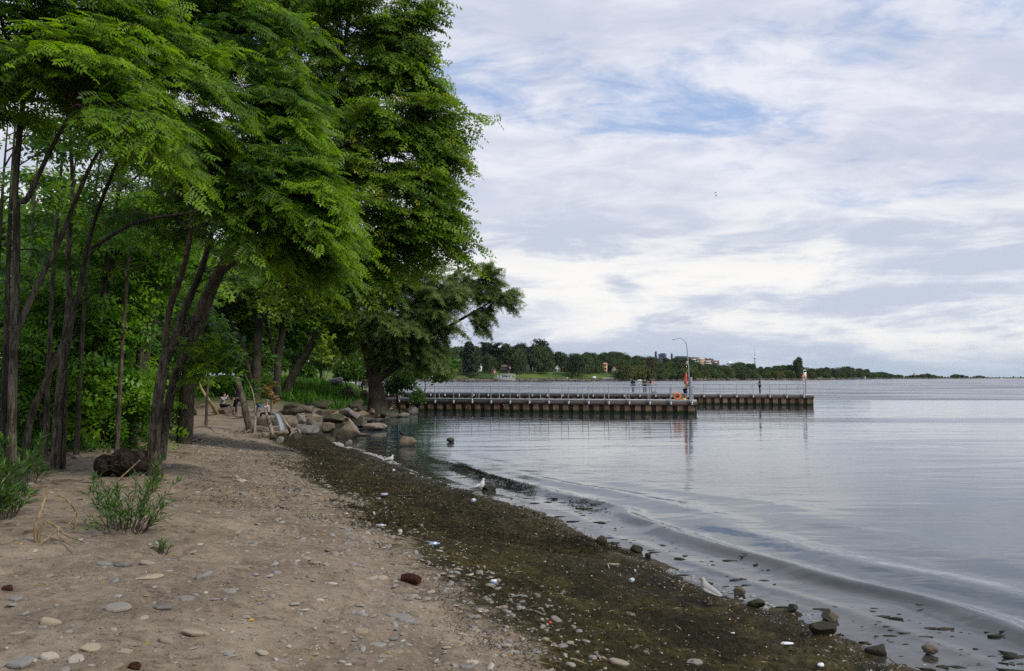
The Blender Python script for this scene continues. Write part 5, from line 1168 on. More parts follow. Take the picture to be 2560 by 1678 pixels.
litter(1838, 1555, (.035, .03, .02), M['red'], 'red-orange scrap on the seaweed below the nearest gull', 'plastic_scrap', 'scrap', 602)
litter(1000, 1242, (.16, .08, .04), M['teal'], 'teal crumpled plastic scrap on the weed above the stones', 'plastic_scrap', 'scrap', 603)
litter(935, 1288, (.05, .05, .07), M['white_plastic'], 'white plastic scrap on the dark weed left of the bottles', 'plastic_scrap', 'scrap', 604)
litter(2052, 1668, (.07, .05, .05), M['white_plastic'], 'white crumpled plastic at the bottom edge on the seaweed', 'plastic_bag', 'bag', 605)
litter(1965, 1610, (.16, .07, .02), M['white_plastic'], 'torn white plastic strip on the seaweed near the large clod', 'plastic_strip', 'scrap', 606)
litter(1832, 1585, (.045, .03, .02), M['white_plastic'], 'small white scrap on the seaweed below the red-orange scrap', 'plastic_scrap', 'scrap', 607)
litter(984, 1178, (.09, .06, .07), M['white_plastic'], 'white scrap on the weed right of the farthest gull', 'plastic_scrap', 'scrap', 608)
litter(118, 1214, (.028, .02, .02), M['red'], 'red scrap caught at the top of the upright tan stick', 'plastic_scrap', 'scrap', 609); bpy.data.objects[-1].location if False else None
litter(195, 1350, (.11, .06, .012), M['clear'], 'pale grey-blue plastic piece on the sand by the stick tangle', 'plastic_scrap', 'scrap', 610)
litter(246, 1075, (.11, .07, .04), M['white_plastic'], 'white crumpled bag on the litter behind the dark stump', 'plastic_bag', 'bag', 611)
litter(185, 1147, (.14, .1, .05), plain('dark_red_cloth', (.09, .018, .014), .8), 'dark red cloth scrap by the foot of the pair of trunks', 'cloth_scrap', 'scrap', 612)
stick([([G(1517, 1413) + (0, 0, .02), G(1530, 1416) + (0, 0, .03), G(1548, 1414) + (0, 0, .02)], [.009, .010, .008]), ([G(1519, 1413) + (0, 0, .02), G(1523, 1423) + (0, 0, .01)], [.009, .006])], M['shell'], 'bent white plastic tube lying on the seaweed', 'plastic_tube', 'litter')
for o in bpy.data.objects:
    if o.get('label', '').startswith('red scrap caught'): o.location = tuple(P(119, 1217, G(95, 1357)[1] + .1))
# translucent sheet on the rocks
a = Acc(); U_, V_ = np.meshgrid(np.linspace(0, 1, 9), np.linspace(0, 1, 14)); d_ = 39.5
c0, c1 = P(680, 1032, d_), P(704, 1078, d_ - 1.0); wv = np.array([.55, .1, .0])
pts = c0[None, None] + (c1 - c0) * V_[..., None] + wv * (U_[..., None] - .3) * (.5 + .5 * V_[..., None]) + np.stack([0 * U_, .16 * np.sin(U_ * 9 + V_ * 2), .05 * np.sin(U_ * 7 + 3 * V_) + .28 * np.sin(V_ * 3.0)], -1)
i = (np.arange(13)[:, None] * 9 + np.arange(8)[None]).ravel(); a.add(pts.reshape(-1, 3), np.stack([i, i + 1, i + 10, i + 9], 1))
m_, b_, p, o_ = mat_new('clear_sheet'); p.inputs['Base Color'].default_value = (.36, .40, .42, 1); p.inputs['Roughness'].default_value = .25; p.inputs['Alpha'].default_value = .5; M['sheet'] = m_
o = single('plastic_sheet', a, M['sheet'], 'crumpled pale plastic sheet draped over the rocks by the driftwood post', 'sheet', P(690, 1060, d_), smooth=True); o.modifiers.new('thickness', 'SOLIDIFY').thickness = .015

# ------------------------------------------------------------------ birds
M['gull_white'] = plain('gull_white', (.60, .595, .58), .7, .06, 30); M['gull_grey'] = plain('gull_grey', (.27, .285, .31), .7, .22, 28); M['gull_speck'] = None
m_, b_, p, o_ = mat_new('gull_speckled'); nz = b_.noise(b_.vm('MULTIPLY', b_.coord('Object'), (60, 60, 90)), 2.6, 4, .6); b_.l(b_.mix(b_.ss(nz, .42, .66), (.42, .40, .37), (.13, .115, .10)), p.inputs['Base Color']); p.inputs['Roughness'].default_value = .8; M['gull_speck'] = m_
M['black'] = plain('black_feather', (.012, .012, .014), .5, .2); M['leg_pink'] = plain('leg_pink', (.42, .25, .18), .6); M['beak'] = plain('beak', (.45, .33, .10), .5)
def bird(g, L, heading, label, body_m, wing_m, cat='gull', name='gull', tilt=.15, neck=1.0, legs=True, leg_h=.12, tail_m=None, beak_m=None, group=None):
    """a standing bird; heading is the direction it faces, degrees counter-clockwise from +x"""
    o = thing(name, label, cat, g, group, R(heading)); H = leg_h * L * 2
    n = 15; t = np.linspace(0, 1, n)
    # spine from the tail root over the back and up the neck to the crown
    sp = spline(np.array([(-.40, 0, .30), (-.26, 0, .36), (0, 0, .42), (.18, 0, .47), (.27, 0, .57 * neck + .02), (.30, 0, .66 * neck + .03), (.345, 0, .72 * neck + .03), (.40, 0, .72 * neck + .02)]) * L, n)
    sp[:, 2] += H - .20 * L; rr = np.interp(t, [0, .12, .32, .5, .64, .72, .82, .92, 1], np.array([.03, .10, .175, .175, .105, .08, .088, .07, .02])) * L
    a = Acc(); a.tube(sp, rr, 12); part('body', a, body_m, o, True, world=False)
    a = Acc(); hb = sp[-1]; a.tube([hb - (.02 * L, 0, 0), hb + (.06 * L, 0, -.015 * L), hb + (.115 * L, 0, -.035 * L)], [.026 * L, .019 * L, .004 * L], 7); part('beak', a, beak_m or M['beak'], o, True, world=False)
    for sg in (-1, 1):
        a = Acc(); c = sp[4]; pts = spline([(.20 * L, sg * .13 * L, sp[7][2] - .02 * L), (.05 * L, sg * .172 * L, sp[5][2] - .0 * L), (-.20 * L, sg * .115 * L, sp[2][2] + .01 * L), (-.46 * L, sg * .05 * L, sp[0][2] + .02 * L)], 9)
        a.tube(pts, np.array([.03, .075, .10, .105, .095, .08, .06, .035, .01]) * L, 8, flat=.42); part('wing', a, wing_m, o, True, world=False)
        a = Acc(); pts = spline([(-.40 * L, sg * .045 * L, sp[0][2] + .03 * L), (-.52 * L, sg * .03 * L, sp[0][2] + .0 * L), (-.62 * L, sg * .02 * L, sp[0][2] - .03 * L)], 5); a.tube(pts, np.array([.03, .03, .026, .018, .004]) * L, 6, flat=.4); part('wing_tip', a, M['black'], o, True, world=False)
        a = Acc(); e = sp[-3] + np.array([.02 * L, sg * .066 * L, .012 * L]); a.ell(e, (.014 * L,) * 3, 6, 4); part('eye', a, M['black'], o, True, world=False)
        if legs:
            a = Acc(); x0 = .02 * L; a.tube([(x0, sg * .05 * L, H + .10 * L), (x0 + .015 * L, sg * .05 * L, H * .55), (x0, sg * .05 * L, 0.0)], [.018 * L, .013 * L, .012 * L], 6)
            for q_ in (-.5, 0, .5): a.tube([(x0, sg * .05 * L, .005), (x0 + .10 * L * math.cos(q_), sg * .05 * L + .10 * L * math.sin(q_), .004)], [.012 * L, .005 * L], 5)
            part('leg', a, M['leg_pink'], o, True, world=False)
    a = Acc(); pts = [(-.36 * L, 0, sp[0][2] + .01 * L), (-.48 * L, 0, sp[0][2] - .03 * L), (-.58 * L, 0, sp[0][2] - .06 * L)]; a.tube(pts, [.04 * L, .06 * L, .05 * L], 8, flat=.2); part('tail', a, tail_m or body_m, o, True, world=False)
    return o
bird(G(972, 1162), .38, 8, 'white gull farthest along the waterline, facing the lake', M['gull_white'], M['gull_grey'])
bird(G(1196, 1234), .39, 5, 'white gull in the middle of the three, upright at the edge of the swash', M['gull_white'], M['gull_grey'], neck=1.18)
bird(G(1778, 1512), .37, 132, 'speckled young gull nearest the camera, standing on the seaweed with its tail to the right', M['gull_speck'], M['gull_speck'])
# bird on the rock
rk = BIRD_ROCK; top = max((v.co.z for v in rk.data.vertices)) + rk.location.z; rv = [rk.matrix_world @ v.co for v in rk.data.vertices]
tp = max(rk.data.vertices, key=lambda v: v.co.z).co
bird(np.array(rk.location) + np.array(tp) + (0.03, 0, -.035), .36, 165, 'dark bird crouching on the rounded tan rock in the water', M['black'], M['black'], 'bird', 'dark_bird', leg_h=.06, beak_m=M['black'])
# two birds far off in the sky
for (px, py, lab) in [(1789, 482, 'distant dark bird high in the sky, upper one of two'), (1790, 489, 'distant dark bird high in the sky, lower one of two')]:
    c = P(px, py, 260); o = thing('flying_bird', lab, 'bird', c); a = Acc(); a.tube(spline([c + (-.35, 0, -.04), c + (0, 0, 0), c + (.30, 0, .05)], 6), [.03, .09, .11, .10, .07, .03], 7); part('body', a, M['black'], o, True)
    for sg in (-1, 1):
        a = Acc(); a.tube(spline([c + (.05, sg * .05, .03), c + (.0, sg * .4, .14), c + (-.15, sg * .85, .06)], 7), [.10, .12, .12, .10, .08, .05, .015], 6, flat=.2); part('wing', a, M['black'], o, True)

# ------------------------------------------------------------------ people
def cloth(name, c, rnd=0): 
    if name not in M: M[name] = plain(name, c, .85, .15, 14, spec=.15)
    return M[name]
M['skin'] = plain('skin', (.46, .27, .19), .55, .06); M['skin_dark'] = plain('skin_brown', (.20, .11, .07), .55, .06)
M['hair'] = plain('dark_hair', (.014, .010, .009), .5, .2, 30); M['shoe'] = plain('dark_shoe', (.03, .03, .035), .6); M['eye'] = plain('eye_dark', (.02, .015, .012), .2)
def skin_mesh(name, verts, edges, radii, mat, parent, root=0, sub=1):
    me = bpy.data.meshes.new(name); me.from_pydata([tuple(map(float, v)) for v in verts], edges, []); me.materials.append(mat)
    o = bpy.data.objects.new(name, me); COL.objects.link(o); o.parent = parent
    md = o.modifiers.new('Skin', 'SKIN'); md.use_smooth_shade = True
    for i, sv in enumerate(me.skin_vertices[0].data):
        r = radii[i]; sv.radius = (r, r) if np.isscalar(r) else r; sv.use_root = (i == root)
    s = o.modifiers.new('Subdivision', 'SUBSURF'); s.levels = sub; s.render_levels = sub
    return o
POSES = {
 'stand': dict(),
 'walk': dict(kneeL=(-.09, .20, .50), ankL=(-.09, .22, .10), toeL=(-.10, .36, .05), kneeR=(.09, .04, .50), ankR=(.09, -.26, .16), toeR=(.10, -.16, .05)),
 'hold': dict(elL=(-.25, .04, 1.12), wrL=(-.14, .30, 1.10), elR=(.25, .04, 1.12), wrR=(.12, .32, 1.12)),
 'point': dict(elR=(.40, .10, 1.24), wrR=(.64, .20, 1.12), elL=(-.26, .02, 1.12), wrL=(-.24, .10, .86)),
 'lean': dict(pel=(0, -.12, .90), bel=(0, -.02, 1.08), che=(0, .12, 1.28), nec=(0, .22, 1.42), hd0=(0, .28, 1.52), hd1=(0, .30, 1.66), nose=(0, .41, 1.57), shL=(-.19, .16, 1.36), shR=(.19, .16, 1.36), elR=(.30, .42, 1.22), wrR=(.34, .66, 1.10), elL=(-.28, .30, 1.14), wrL=(-.22, .42, .96), hipL=(-.10, -.12, .88), hipR=(.10, -.12, .88), kneeL=(-.11, -.10, .48), kneeR=(.11, -.02, .48)),
 'bend': dict(pel=(0, -.10, .90), bel=(0, .06, 1.02), che=(0, .28, 1.10), nec=(0, .42, 1.10), hd0=(0, .52, 1.08), hd1=(0, .62, 1.12), nose=(0, .64, .99), shL=(-.19, .34, 1.10), shR=(.19, .34, 1.10), elL=(-.24, .40, .84), wrL=(-.20, .46, .60), elR=(.24, .42, .84), wrR=(.20, .50, .62), hipL=(-.10, -.10, .88), hipR=(.10, -.10, .88), kneeL=(-.11, -.02, .48), kneeR=(.11, -.02, .48)),
 'sit': dict(pel=(0, 0, .44), bel=(0, .02, .60), che=(0, .06, .82), nec=(0, .09, .97), hd0=(0, .12, 1.06), hd1=(0, .12, 1.20), nose=(0, .24, 1.10), shL=(-.18, .06, .92), shR=(.18, .06, .92), elL=(-.24, .22, .76), wrL=(-.07, .34, .98), elR=(.24, .22, .76), wrR=(.07, .34, .98), hipL=(-.10, .04, .42), hipR=(.10, .04, .42), kneeL=(-.13, .44, .44), kneeR=(.13, .44, .44), ankL=(-.13, .46, .09), ankR=(.13, .46, .09), toeL=(-.14, .60, .05), toeR=(.14, .60, .05)),
}
BASE = dict(pel=(0, 0, .93), bel=(0, .01, 1.08), che=(0, 0, 1.28), nec=(0, .0, 1.45), hd0=(0, .02, 1.54), hd1=(0, .02, 1.66), nose=(0, .125, 1.57), shL=(-.19, 0, 1.40), shR=(.19, 0, 1.40), elL=(-.25, -.02, 1.13), elR=(.25, -.02, 1.13), wrL=(-.24, .08, .88), wrR=(.24, .08, .88),
            hipL=(-.10, 0, .90), hipR=(.10, 0, .90), kneeL=(-.11, .02, .50), kneeR=(.11, .02, .50), ankL=(-.11, -.02, .09), ankR=(.11, -.02, .09), toeL=(-.13, .13, .04), toeR=(.13, .13, .04))
def person(g, facing, pose, label, top, bottom, shoe=None, sleeves='long', legs='long', hair='short', skin='skin', h=1.70, sleeve_m=None, hair_m=None, coat=0.0):
    """facing: degrees counter-clockwise from +x of the direction the person looks"""
    o = thing('person', label, 'person', g, None, R(facing - 90)); k = h / 1.74
    J = {n: np.array(v, float) * k for n, v in {**BASE, **POSES[pose]}.items()}
    o.scale = (1, 1, 1)
    V = []; E = []; RR = []; idx = {}
    def vtx(n, p, r): idx[n] = len(V); V.append(p); RR.append(r if not np.isscalar(r) else r * k); return idx[n]
    def bone(a, b_): E.append((idx[a], idx[b_]))
    for n, r in (('pel', .125), ('bel', .115), ('che', .13), ('nec', .052), ('hd0', .078), ('hd1', .088), ('nose', .016)): vtx(n, J[n], r)
    for a, b_ in (('pel', 'bel'), ('bel', 'che'), ('che', 'nec'), ('nec', 'hd0'), ('hd0', 'hd1'), ('hd0', 'nose')): bone(a, b_)
    for s_ in 'LR':
        for n, r in (('sh', .055), ('el', .040), ('wr', .027), ('hip', .085), ('knee', .055), ('ank', .038), ('toe', .030)): vtx(n + s_, J[n + s_], r)
        bone('che', 'sh' + s_); bone('sh' + s_, 'el' + s_); bone('el' + s_, 'wr' + s_); bone('pel', 'hip' + s_); bone('hip' + s_, 'knee' + s_); bone('knee' + s_, 'ank' + s_); bone('ank' + s_, 'toe' + s_)
        fd = unit(J['wr' + s_] - J['el' + s_]); sdv = unit(np.cross(fd, np.array([0, 0, 1.0]) + .01)); w_ = J['wr' + s_]
        vtx('palm' + s_, w_ + fd * .075 * k, .030); bone('wr' + s_, 'palm' + s_)
        for q_, (ln, of) in enumerate(((.075, -.030), (.088, -.010), (.082, .010), (.062, .030))):
            n1 = f'f{q_}{s_}'; vtx(n1, w_ + fd * (.085 + ln * .5) * k + sdv * of * k, .009); bone('palm' + s_, n1); vtx(n1 + 'e', w_ + fd * (.085 + ln) * k + sdv * of * 1.15 * k + np.array([0, 0, -.015]), .007); bone(n1, n1 + 'e')
        vtx('th' + s_, w_ + fd * .065 * k - sdv * .05 * k, .010); bone('wr' + s_, 'th' + s_)
    skin_mesh('body', V, E, RR, M[skin], o)
    # clothes follow the body
    tv = ['pel', 'bel', 'che', 'nec']; pv = [J['pel'] + (0, 0, -.02), J['bel'], J['che'], J['nec'] - (J['nec'] - J['che']) * .25]; ed = [(0, 1), (1, 2), (2, 3)]; rd = [.150 * k, .138 * k, .155 * k, .075 * k]
    for s_ in 'LR':
        a0 = len(pv); pv += [J['sh' + s_]]; rd += [.075 * k]; ed += [(2, a0)]
        if sleeves == 'long': pv += [J['el' + s_], J['wr' + s_]]; rd += [.058 * k, .042 * k]; ed += [(a0, a0 + 1), (a0 + 1, a0 + 2)]
        elif sleeves == 'short': pv += [J['sh' + s_] * .4 + J['el' + s_] * .6]; rd += [.062 * k]; ed += [(a0, a0 + 1)]
    if coat: pv.append(J['pel'] + np.array([0, 0, -coat])); rd.append(.165 * k); ed.append((0, len(pv) - 1))
    skin_mesh('top', pv, ed, rd, top, o)
    pv = [J['pel'] + (0, 0, .06)]; rd = [.140 * k]; ed = []
    for s_ in 'LR':
        a0 = len(pv); kn = J['knee' + s_]
        if legs == 'long': pv += [J['hip' + s_], kn, J['ank' + s_] + (0, 0, .02)]; rd += [.100 * k, .074 * k, .062 * k]; ed += [(0, a0), (a0, a0 + 1), (a0 + 1, a0 + 2)]
        else: pv += [J['hip' + s_], kn + (0, 0, .03)]; rd += [.105 * k, .090 * k]; ed += [(0, a0), (a0, a0 + 1)]
    skin_mesh('trousers' if legs == 'long' else 'shorts', pv, ed, rd, bottom, o)
    for s_ in 'LR':
        a = Acc(); an, to = J['ank' + s_], J['toe' + s_]; dv = unit(to - an); hl = an - np.array([dv[0], dv[1], 0]) * .05 * k; z0 = max(min(to[2], an[2] - .05) - .012, .022)
        a.tube([np.array([hl[0], hl[1], z0 + .03]), np.array([an[0], an[1], z0 + .035]), np.array([to[0], to[1], z0 + .012]), np.array([to[0] + dv[0] * .05, to[1] + dv[1] * .05, z0])], [.035 * k, .052 * k, .048 * k, .022 * k], 8, flat=.8); part('shoe', a, shoe or M['shoe'], o, True, world=False)
        fw = unit(J['nose'] - J['hd0']); sdx = unit(np.cross(fw, J['hd1'] - J['hd0'])); up = unit(J['hd1'] - J['hd0'])
        a = Acc(); a.ell(J['hd0'] + fw * .082 * k + sdx * (.032 if s_ == 'L' else -.032) * k + up * .055 * k, (.011 * k,) * 3, 6, 4); part('eye', a, M['eye'], o, True, world=False)
    if hair:
        a = Acc(); fw = unit(J['nose'] - J['hd0']); up = unit(J['hd1'] - J['hd0']); c = J['hd0'] * .35 + J['hd1'] * .65 - fw * .022 * k
        a.ell(c + up * .02 * k, np.array([.098, .105, .095]) * k, 12, 8)
        if hair == 'long': a.tube(spline([c - fw * .05 * k, c - fw * .105 * k - up * .12 * k, c - fw * .125 * k - up * .30 * k, c - fw * .11 * k - up * .42 * k], 8), np.array([.08, .09, .095, .092, .085, .075, .055, .02]) * k, 9)
        if hair == 'hood': a.tube(spline([c - fw * .03 * k, c - fw * .06 * k - up * .10 * k, J['nec'] - up * .02 * k], 6), np.array([.10, .105, .10, .10, .11, .12]) * k, 10)
        part('hat' if hair == 'cap' else ('headscarf' if hair == 'hood' else 'hair'), a, hair_m or M['hair'], o, True, world=False)
    return o, J, k
# ------------------------------------------------------------------ piers
M['concrete'] = plain('pier_concrete', (.34, .33, .31), .9, .2, 1.5, bump=.2)
M['cap'] = plain('rusty_cap_beam', (.085, .062, .055), .85, .35, 3)
m_, b_, p, o_ = mat_new('sheet_pile_steel')
gp2 = b_.n('ShaderNodeNewGeometry').outputs['Position']; zz = b_.sep(gp2)[2]
n1 = b_.noise(b_.vm('MULTIPLY', gp2, (3, 3, .8)), 1.6, 6, .65); n2 = b_.noise(gp2, 4.5, 5, .65)
tan = b_.attr('tint').outputs['Fac']
rn = b_.n('ShaderNodeObjectInfo').outputs['Random']; recess_rust = b_.mix(b_.ss(n1, .35, .65), (.075, .046, .034), (.15, .095, .064)); face = b_.mix(b_.ss(b_.m('ADD', n1, b_.m('MULTIPLY', b_.m('SUBTRACT', rn, .5), .3)), .3, .68), (.17, .105, .062), (.33, .225, .135))  # rust of webs and valleys is darker: groove shade put into the colour
c = b_.mix(tan, recess_rust, face); c = b_.mix(b_.m('MULTIPLY', b_.ss(n2, .56, .7), .55), c, (.12, .075, .05))
alg = b_.m('SUBTRACT', 1.0, b_.ss(b_.m('ADD', zz, b_.m('MULTIPLY', b_.m('SUBTRACT', n1, .5), .25)), .10, .34))
c = b_.mix(alg, c, (.028, .038, .012)); b_.l(c, p.inputs['Base Color']); p.inputs['Roughness'].default_value = .85; p.inputs['Specular IOR Level'].default_value = .2
b_.l(b_.bump(n2, .4, .02), p.inputs['Normal']); M['pile'] = m_
M['galv'] = plain('galvanised_steel', (.40, .43, .46), .5, .12, 5, metal=.35)
def pile_mesh(W, top):
    a = Acc(); prof = [(0, .20), (.15, .20), (.23, 0.0), (.77, 0.0), (.85, .20), (1.0, .20)]
    for i in range(5):
        (x0, y0), (x1, y1) = prof[i], prof[i + 1]
        a.add([(x0 * W, y0, -1.2), (x1 * W, y1, -1.2), (x1 * W, y1, top), (x0 * W, y0, top)], [(0, 1, 2, 3)], 0, 1.0 if i == 2 else 0.0)
    return mesh_from('sheet_pile', a, M['pile'])
def pier(A, B, width, ztop, npile, label):
    """front edge from A (land) to B (outer end), plan points"""
    A, B = np.array(A, float), np.array(B, float); L = np.linalg.norm(B - A); u = (B - A) / L; n = np.array([-u[1], u[0]]); ang = math.atan2(u[1], u[0])
    o = thing('pier', label, 'pier', (A[0], A[1], 0), None, ang); W = L / npile
    a = Acc(); a.box((L / 2, width / 2 + .05, ztop - .05), (L - .02, width + .16, .10)); part('deck', a, M['concrete'], o, world=False)
    a = Acc(); a.box((L / 2, .02, ztop - .245), (L, .14, .285)); part('cap_beam', a, M['cap'], o, world=False)
    a = Acc(); a.box((L - .02, width / 2, ztop - .245), (.14, width - .12, .285)); part('cap_beam', a, M['cap'], o, world=False)
    a = Acc(); a.box((L / 2, width / 2 + .2, ztop / 2 - .65), (L - .7, width - .45, ztop + 1.05)); part('core', a, M['concrete'], o, world=False)
    pm = pile_mesh(W, ztop - .385)
    for i in range(npile):
        q_ = part('sheet_pile', pm, None, o); q_.location = (i * W, .0, 0)
    ne = int(width / W)
    for i in range(ne):
        q_ = part('sheet_pile', pm, None, o); q_.rotation_euler = (0, 0, R(90)); q_.location = (L, .1 + i * W * .98, 0)
    return dict(A=A, u=u, n=n, L=L, W=W, z=ztop, w=width, ang=ang)
def on_pier(pr, s, t, dz=0): q_ = pr['A'] + pr['u'] * s + pr['n'] * t; return np.array([q_[0], q_[1], pr['z'] + dz])
def s_at_px(pr, px, t):
    ss_ = np.linspace(0, pr['L'], 2000); q_ = pr['A'][None] + pr['u'][None] * ss_[:, None] + pr['n'][None] * t
    return ss_[np.argmin(np.abs(q_[:, 0] / q_[:, 1] * FPX + 1280 - px))]
NEAR = pier((-14.1, 71.3), (14.8, 64.4), 3.6, 1.03, 35, 'near concrete pier on rusty sheet piles, its outer end right of the lamp post')
FAR = pier((-17, 94.0), (31.6, 84.0), 3.8, 1.10, 58, 'far concrete pier on rusty sheet piles, reaching farther out into the lake')
def railing(pr, t, s0, s1, gap, label, front):
    pa = on_pier(pr, s0, t); o = thing('railing', label, 'railing', (pa[0], pa[1], pr['z']), 'steel railings along the piers', pr['ang']); L = s1 - s0; n = int(round(L / gap)); post = None
    for i in range(n + 1):
        if post is None:
            a = Acc(); a.tube([(0, 0, -.0 if not front else -.34), (0, 0, 1.07)], [.030, .030], 8)
            if front: a.box((0, .035, -.22), (.17, .03, .26)); a.box((0, .0, -.30), (.10, .06, .10))
            else: a.box((0, 0, .008), (.16, .16, .015))
            post = part('post', a, M['galv'], o, world=False)
        else:
            c = post.copy(); COL.objects.link(c); c.parent = o; c.location = (i * L / n, 0, 0)
    for z, r in ((1.09, .032), (.56, .026)):
        a = Acc(); a.tube([(-.05, 0, z), (L + .05, 0, z)], [r, r], 8, caps=True); part('rail', a, M['galv'], o, True, world=False)
    if front:
        a = Acc(); a.box((L / 2, .10, .03), (L, .05, .06)); part('kerb_rail', a, M['galv'], o, world=False)
    return o
railing(NEAR, -.12, 1.0, NEAR['L'] - .35, NEAR['W'] * 2, 'front steel railing of the near pier, its posts bolted over the edge', True)
railing(NEAR, NEAR['w'] - .1, 1.2, NEAR['L'] - .3, 1.9, 'rear steel railing of the near pier', False)
railing(FAR, -.12, 1.0, FAR['L'] - 1.0, FAR['W'] * 2, 'front steel railing of the far pier', True)
railing(FAR, FAR['w'] - .1, 1.2, FAR['L'] - 1.0, 2.0, 'rear steel railing of the far pier, nearest the open lake', False)
# lamp post with curved arm on the near pier
sL = s_at_px(NEAR, 1725.5, .55); g = on_pier(NEAR, sL, .55)
o = thing('lamp_post', 'tall thin lamp post with a curved arm at the end of the near pier', 'lamp post', g)
a = Acc(); a.tube([g, g + (0, 0, 1.9)], [.135, .135], 14); part('base_post', a, M['galv'], o, True)
a = Acc(); a.tube(spline([g + (-.13, 0, 1.0), g + (-.15, 0, 2.6), g + (-.22, 0, 3.6), g + (-.27, 0, 4.4), g + (-.45, 0, 4.85), g + (-.75, 0, 5.05), g + (-1.1, 0, 5.02), g + (-1.28, 0, 4.97)], 26), np.interp(np.linspace(0, 1, 26), [0, .5, 1], [.05, .035, .018]), 8); part('pole', a, M['galv'], o, True)
a = Acc(); a.ell(g + (-1.34, 0, 4.94), (.12, .06, .045), 10, 6); part('lamp_head', a, M['galv'], o, True)
a = Acc(); a.box(g + (-.28, -.02, 3.02), (.16, .05, .36)); part('sign_plate', a, M['concrete'], o)
def ring(c, Rr, r, axis, mat, name, parent, world=True, arc=(0, 6.2832), n=22):
    t = np.linspace(arc[0], arc[1], n); ax = unit(np.array(axis, float)); e1 = unit(np.cross(ax, (0, 0, 1.0) if abs(ax[2]) < .9 else (1.0, 0, 0))); e2 = np.cross(ax, e1)
    a = Acc(); a.tube(np.asarray(c) + Rr * (np.cos(t)[:, None] * e1 + np.sin(t)[:, None] * e2), np.full(n, r), 9, caps=False); return part(name, a, mat, parent, True, world)
# rescue float hanging on the lamp post: long soft red-orange float in its bag
g2 = g + np.array([-.34, -.06, 1.55]); o = thing('rescue_float', 'long red-orange rescue float hanging on the lamp post', 'rescue float', g2)
a = Acc(); a.tube(spline([g2 + (-.02, 0, .70), g2 + (-.04, 0, .50), g2 + (-.08, 0, .2), g2 + (-.10, 0, -.08), g2 + (-.06, 0, -.24)], 12), np.interp(np.linspace(0, 1, 12), [0, .3, .6, .85, 1], [.05, .13, .17, .16, .05]), 10, flat=.7); part('float', a, plain('float_red', (.72, .10, .06), .5, .1), o, True)
a = Acc(); a.tube([g2 + (-.02, 0, .68), g2 + (.12, .05, .95)], [.012, .012], 5); part('rope', a, M['galv'], o)
# ring buoy leaning on the railing
s_ = s_at_px(NEAR, 1692, .25); g3 = on_pier(NEAR, s_, .22); o = thing('ring_buoy', 'orange ring buoy leaning low against the near pier railing', 'lifebuoy', g3)
ring(g3 + (0, 0, .36), .25, .085, (.25, -1, .25), M['orange'], 'ring', o); ring(g3 + (.02, -.03, .36), .36, .012, (.25, -1, .25), plain('yellow_rope', (.60, .45, .06), .7), 'rope', o)
a = Acc(); a.tube(spline([g3 + (.2, 0, .35), g3 + (.45, .05, .28), g3 + (.75, .0, .10), g3 + (.95, .05, .05)], 10), np.full(10, .018), 5)
a.tube(spline([g3 + (.1, 0, .15), g3 + (.4, .1, .10), g3 + (.7, .05, .22), g3 + (.8, .05, .40)], 10), np.full(10, .016), 5); part('line', a, bpy.data.materials['yellow_rope'], o, True)
g4 = on_pier(NEAR, s_at_px(NEAR, 1709, .2), .2); a = Acc(); v, f = rock_verts(77, (.36, .24, .2), 2, ICO2, .05); a.add(v + g4 + (0, 0, .09), f); single('rope_bag', a, plain('pale_yellow_bag', (.58, .52, .30), .8), 'small pale yellow throw bag on the deck beside the ring buoy', 'bag', g4, smooth=True)
g4 = on_pier(NEAR, s_at_px(NEAR, 1696, 1.3), 1.3); a = Acc(); v, f = rock_verts(78, (.5, .3, .42), 3, ICO2, .08); a.add(v + g4 + (0, 0, .2), f); single('backpack', a, plain('dark_bag', (.04, .04, .045), .8), 'dark bag on the near pier deck behind the ring buoy', 'bag', g4, smooth=True)
# post with ring buoy on the far pier
s_ = s_at_px(FAR, 2013, .5); g5 = on_pier(FAR, s_, .5); o = thing('lifebuoy_post', 'white post with a rounded board at the outer end of the far pier', 'post', g5)
a = Acc(); a.tube([g5, g5 + (0, 0, 2.05)], [.075, .07], 10); part('post', a, M['galv'], o, True)
a = Acc(); a.box(g5 + (-.10, -.06, 2.02), (.30, .05, 1.0)); a.tube([g5 + (-.10, -.085, 2.50), g5 + (-.10, -.035, 2.50)], [.16, .16], 14); part('board', a, M['white_plastic'], o)
g6 = g5 + np.array([-.26, -.17, 1.75]); o = thing('ring_buoy', 'orange and white ring buoy hanging on the white post of the far pier', 'lifebuoy', g6)
for k in range(4): ring(g6, .30, .085, (.8, -.7, 0), M['orange'] if k % 2 else M['white_plastic'], 'ring_segment', o, True, (k * 1.571 + (.0 if k % 2 else .35) - .2, (k + 1) * 1.571 + (.35 if k % 2 else 0) - .2), 10)

# ------------------------------------------------------------------ people on the piers
cl = cloth
s_ = s_at_px(NEAR, 1715, 1.0); person(on_pier(NEAR, s_, .9), 10, 'lean', 'person in a tan shirt and dark shorts leaning on the railing beside the lamp post', cl('tan_shirt', (.47, .25, .085)), cl('navy_shorts', (.02, .025, .05)), legs='short', sleeves='short', h=1.72)
s_ = s_at_px(FAR, 1898, 1.5); person(on_pier(FAR, s_, 1.5), 172, 'hold', 'person in dark blue clothes standing alone on the far pier with forearms raised', cl('navy_top', (.016, .018, .05)), cl('navy_trousers', (.014, .016, .042)), sleeves='short', skin='skin_dark', h=1.74)
s_ = s_at_px(FAR, 1582, 1.6); person(on_pier(FAR, s_, 1.6), 70, 'walk', 'person with long dark hair in a dark navy jacket, leftmost on the far pier', cl('dark_jacket', (.018, .018, .034)), cl('blue_jeans', (.10, .15, .24)), hair='long', h=1.66)
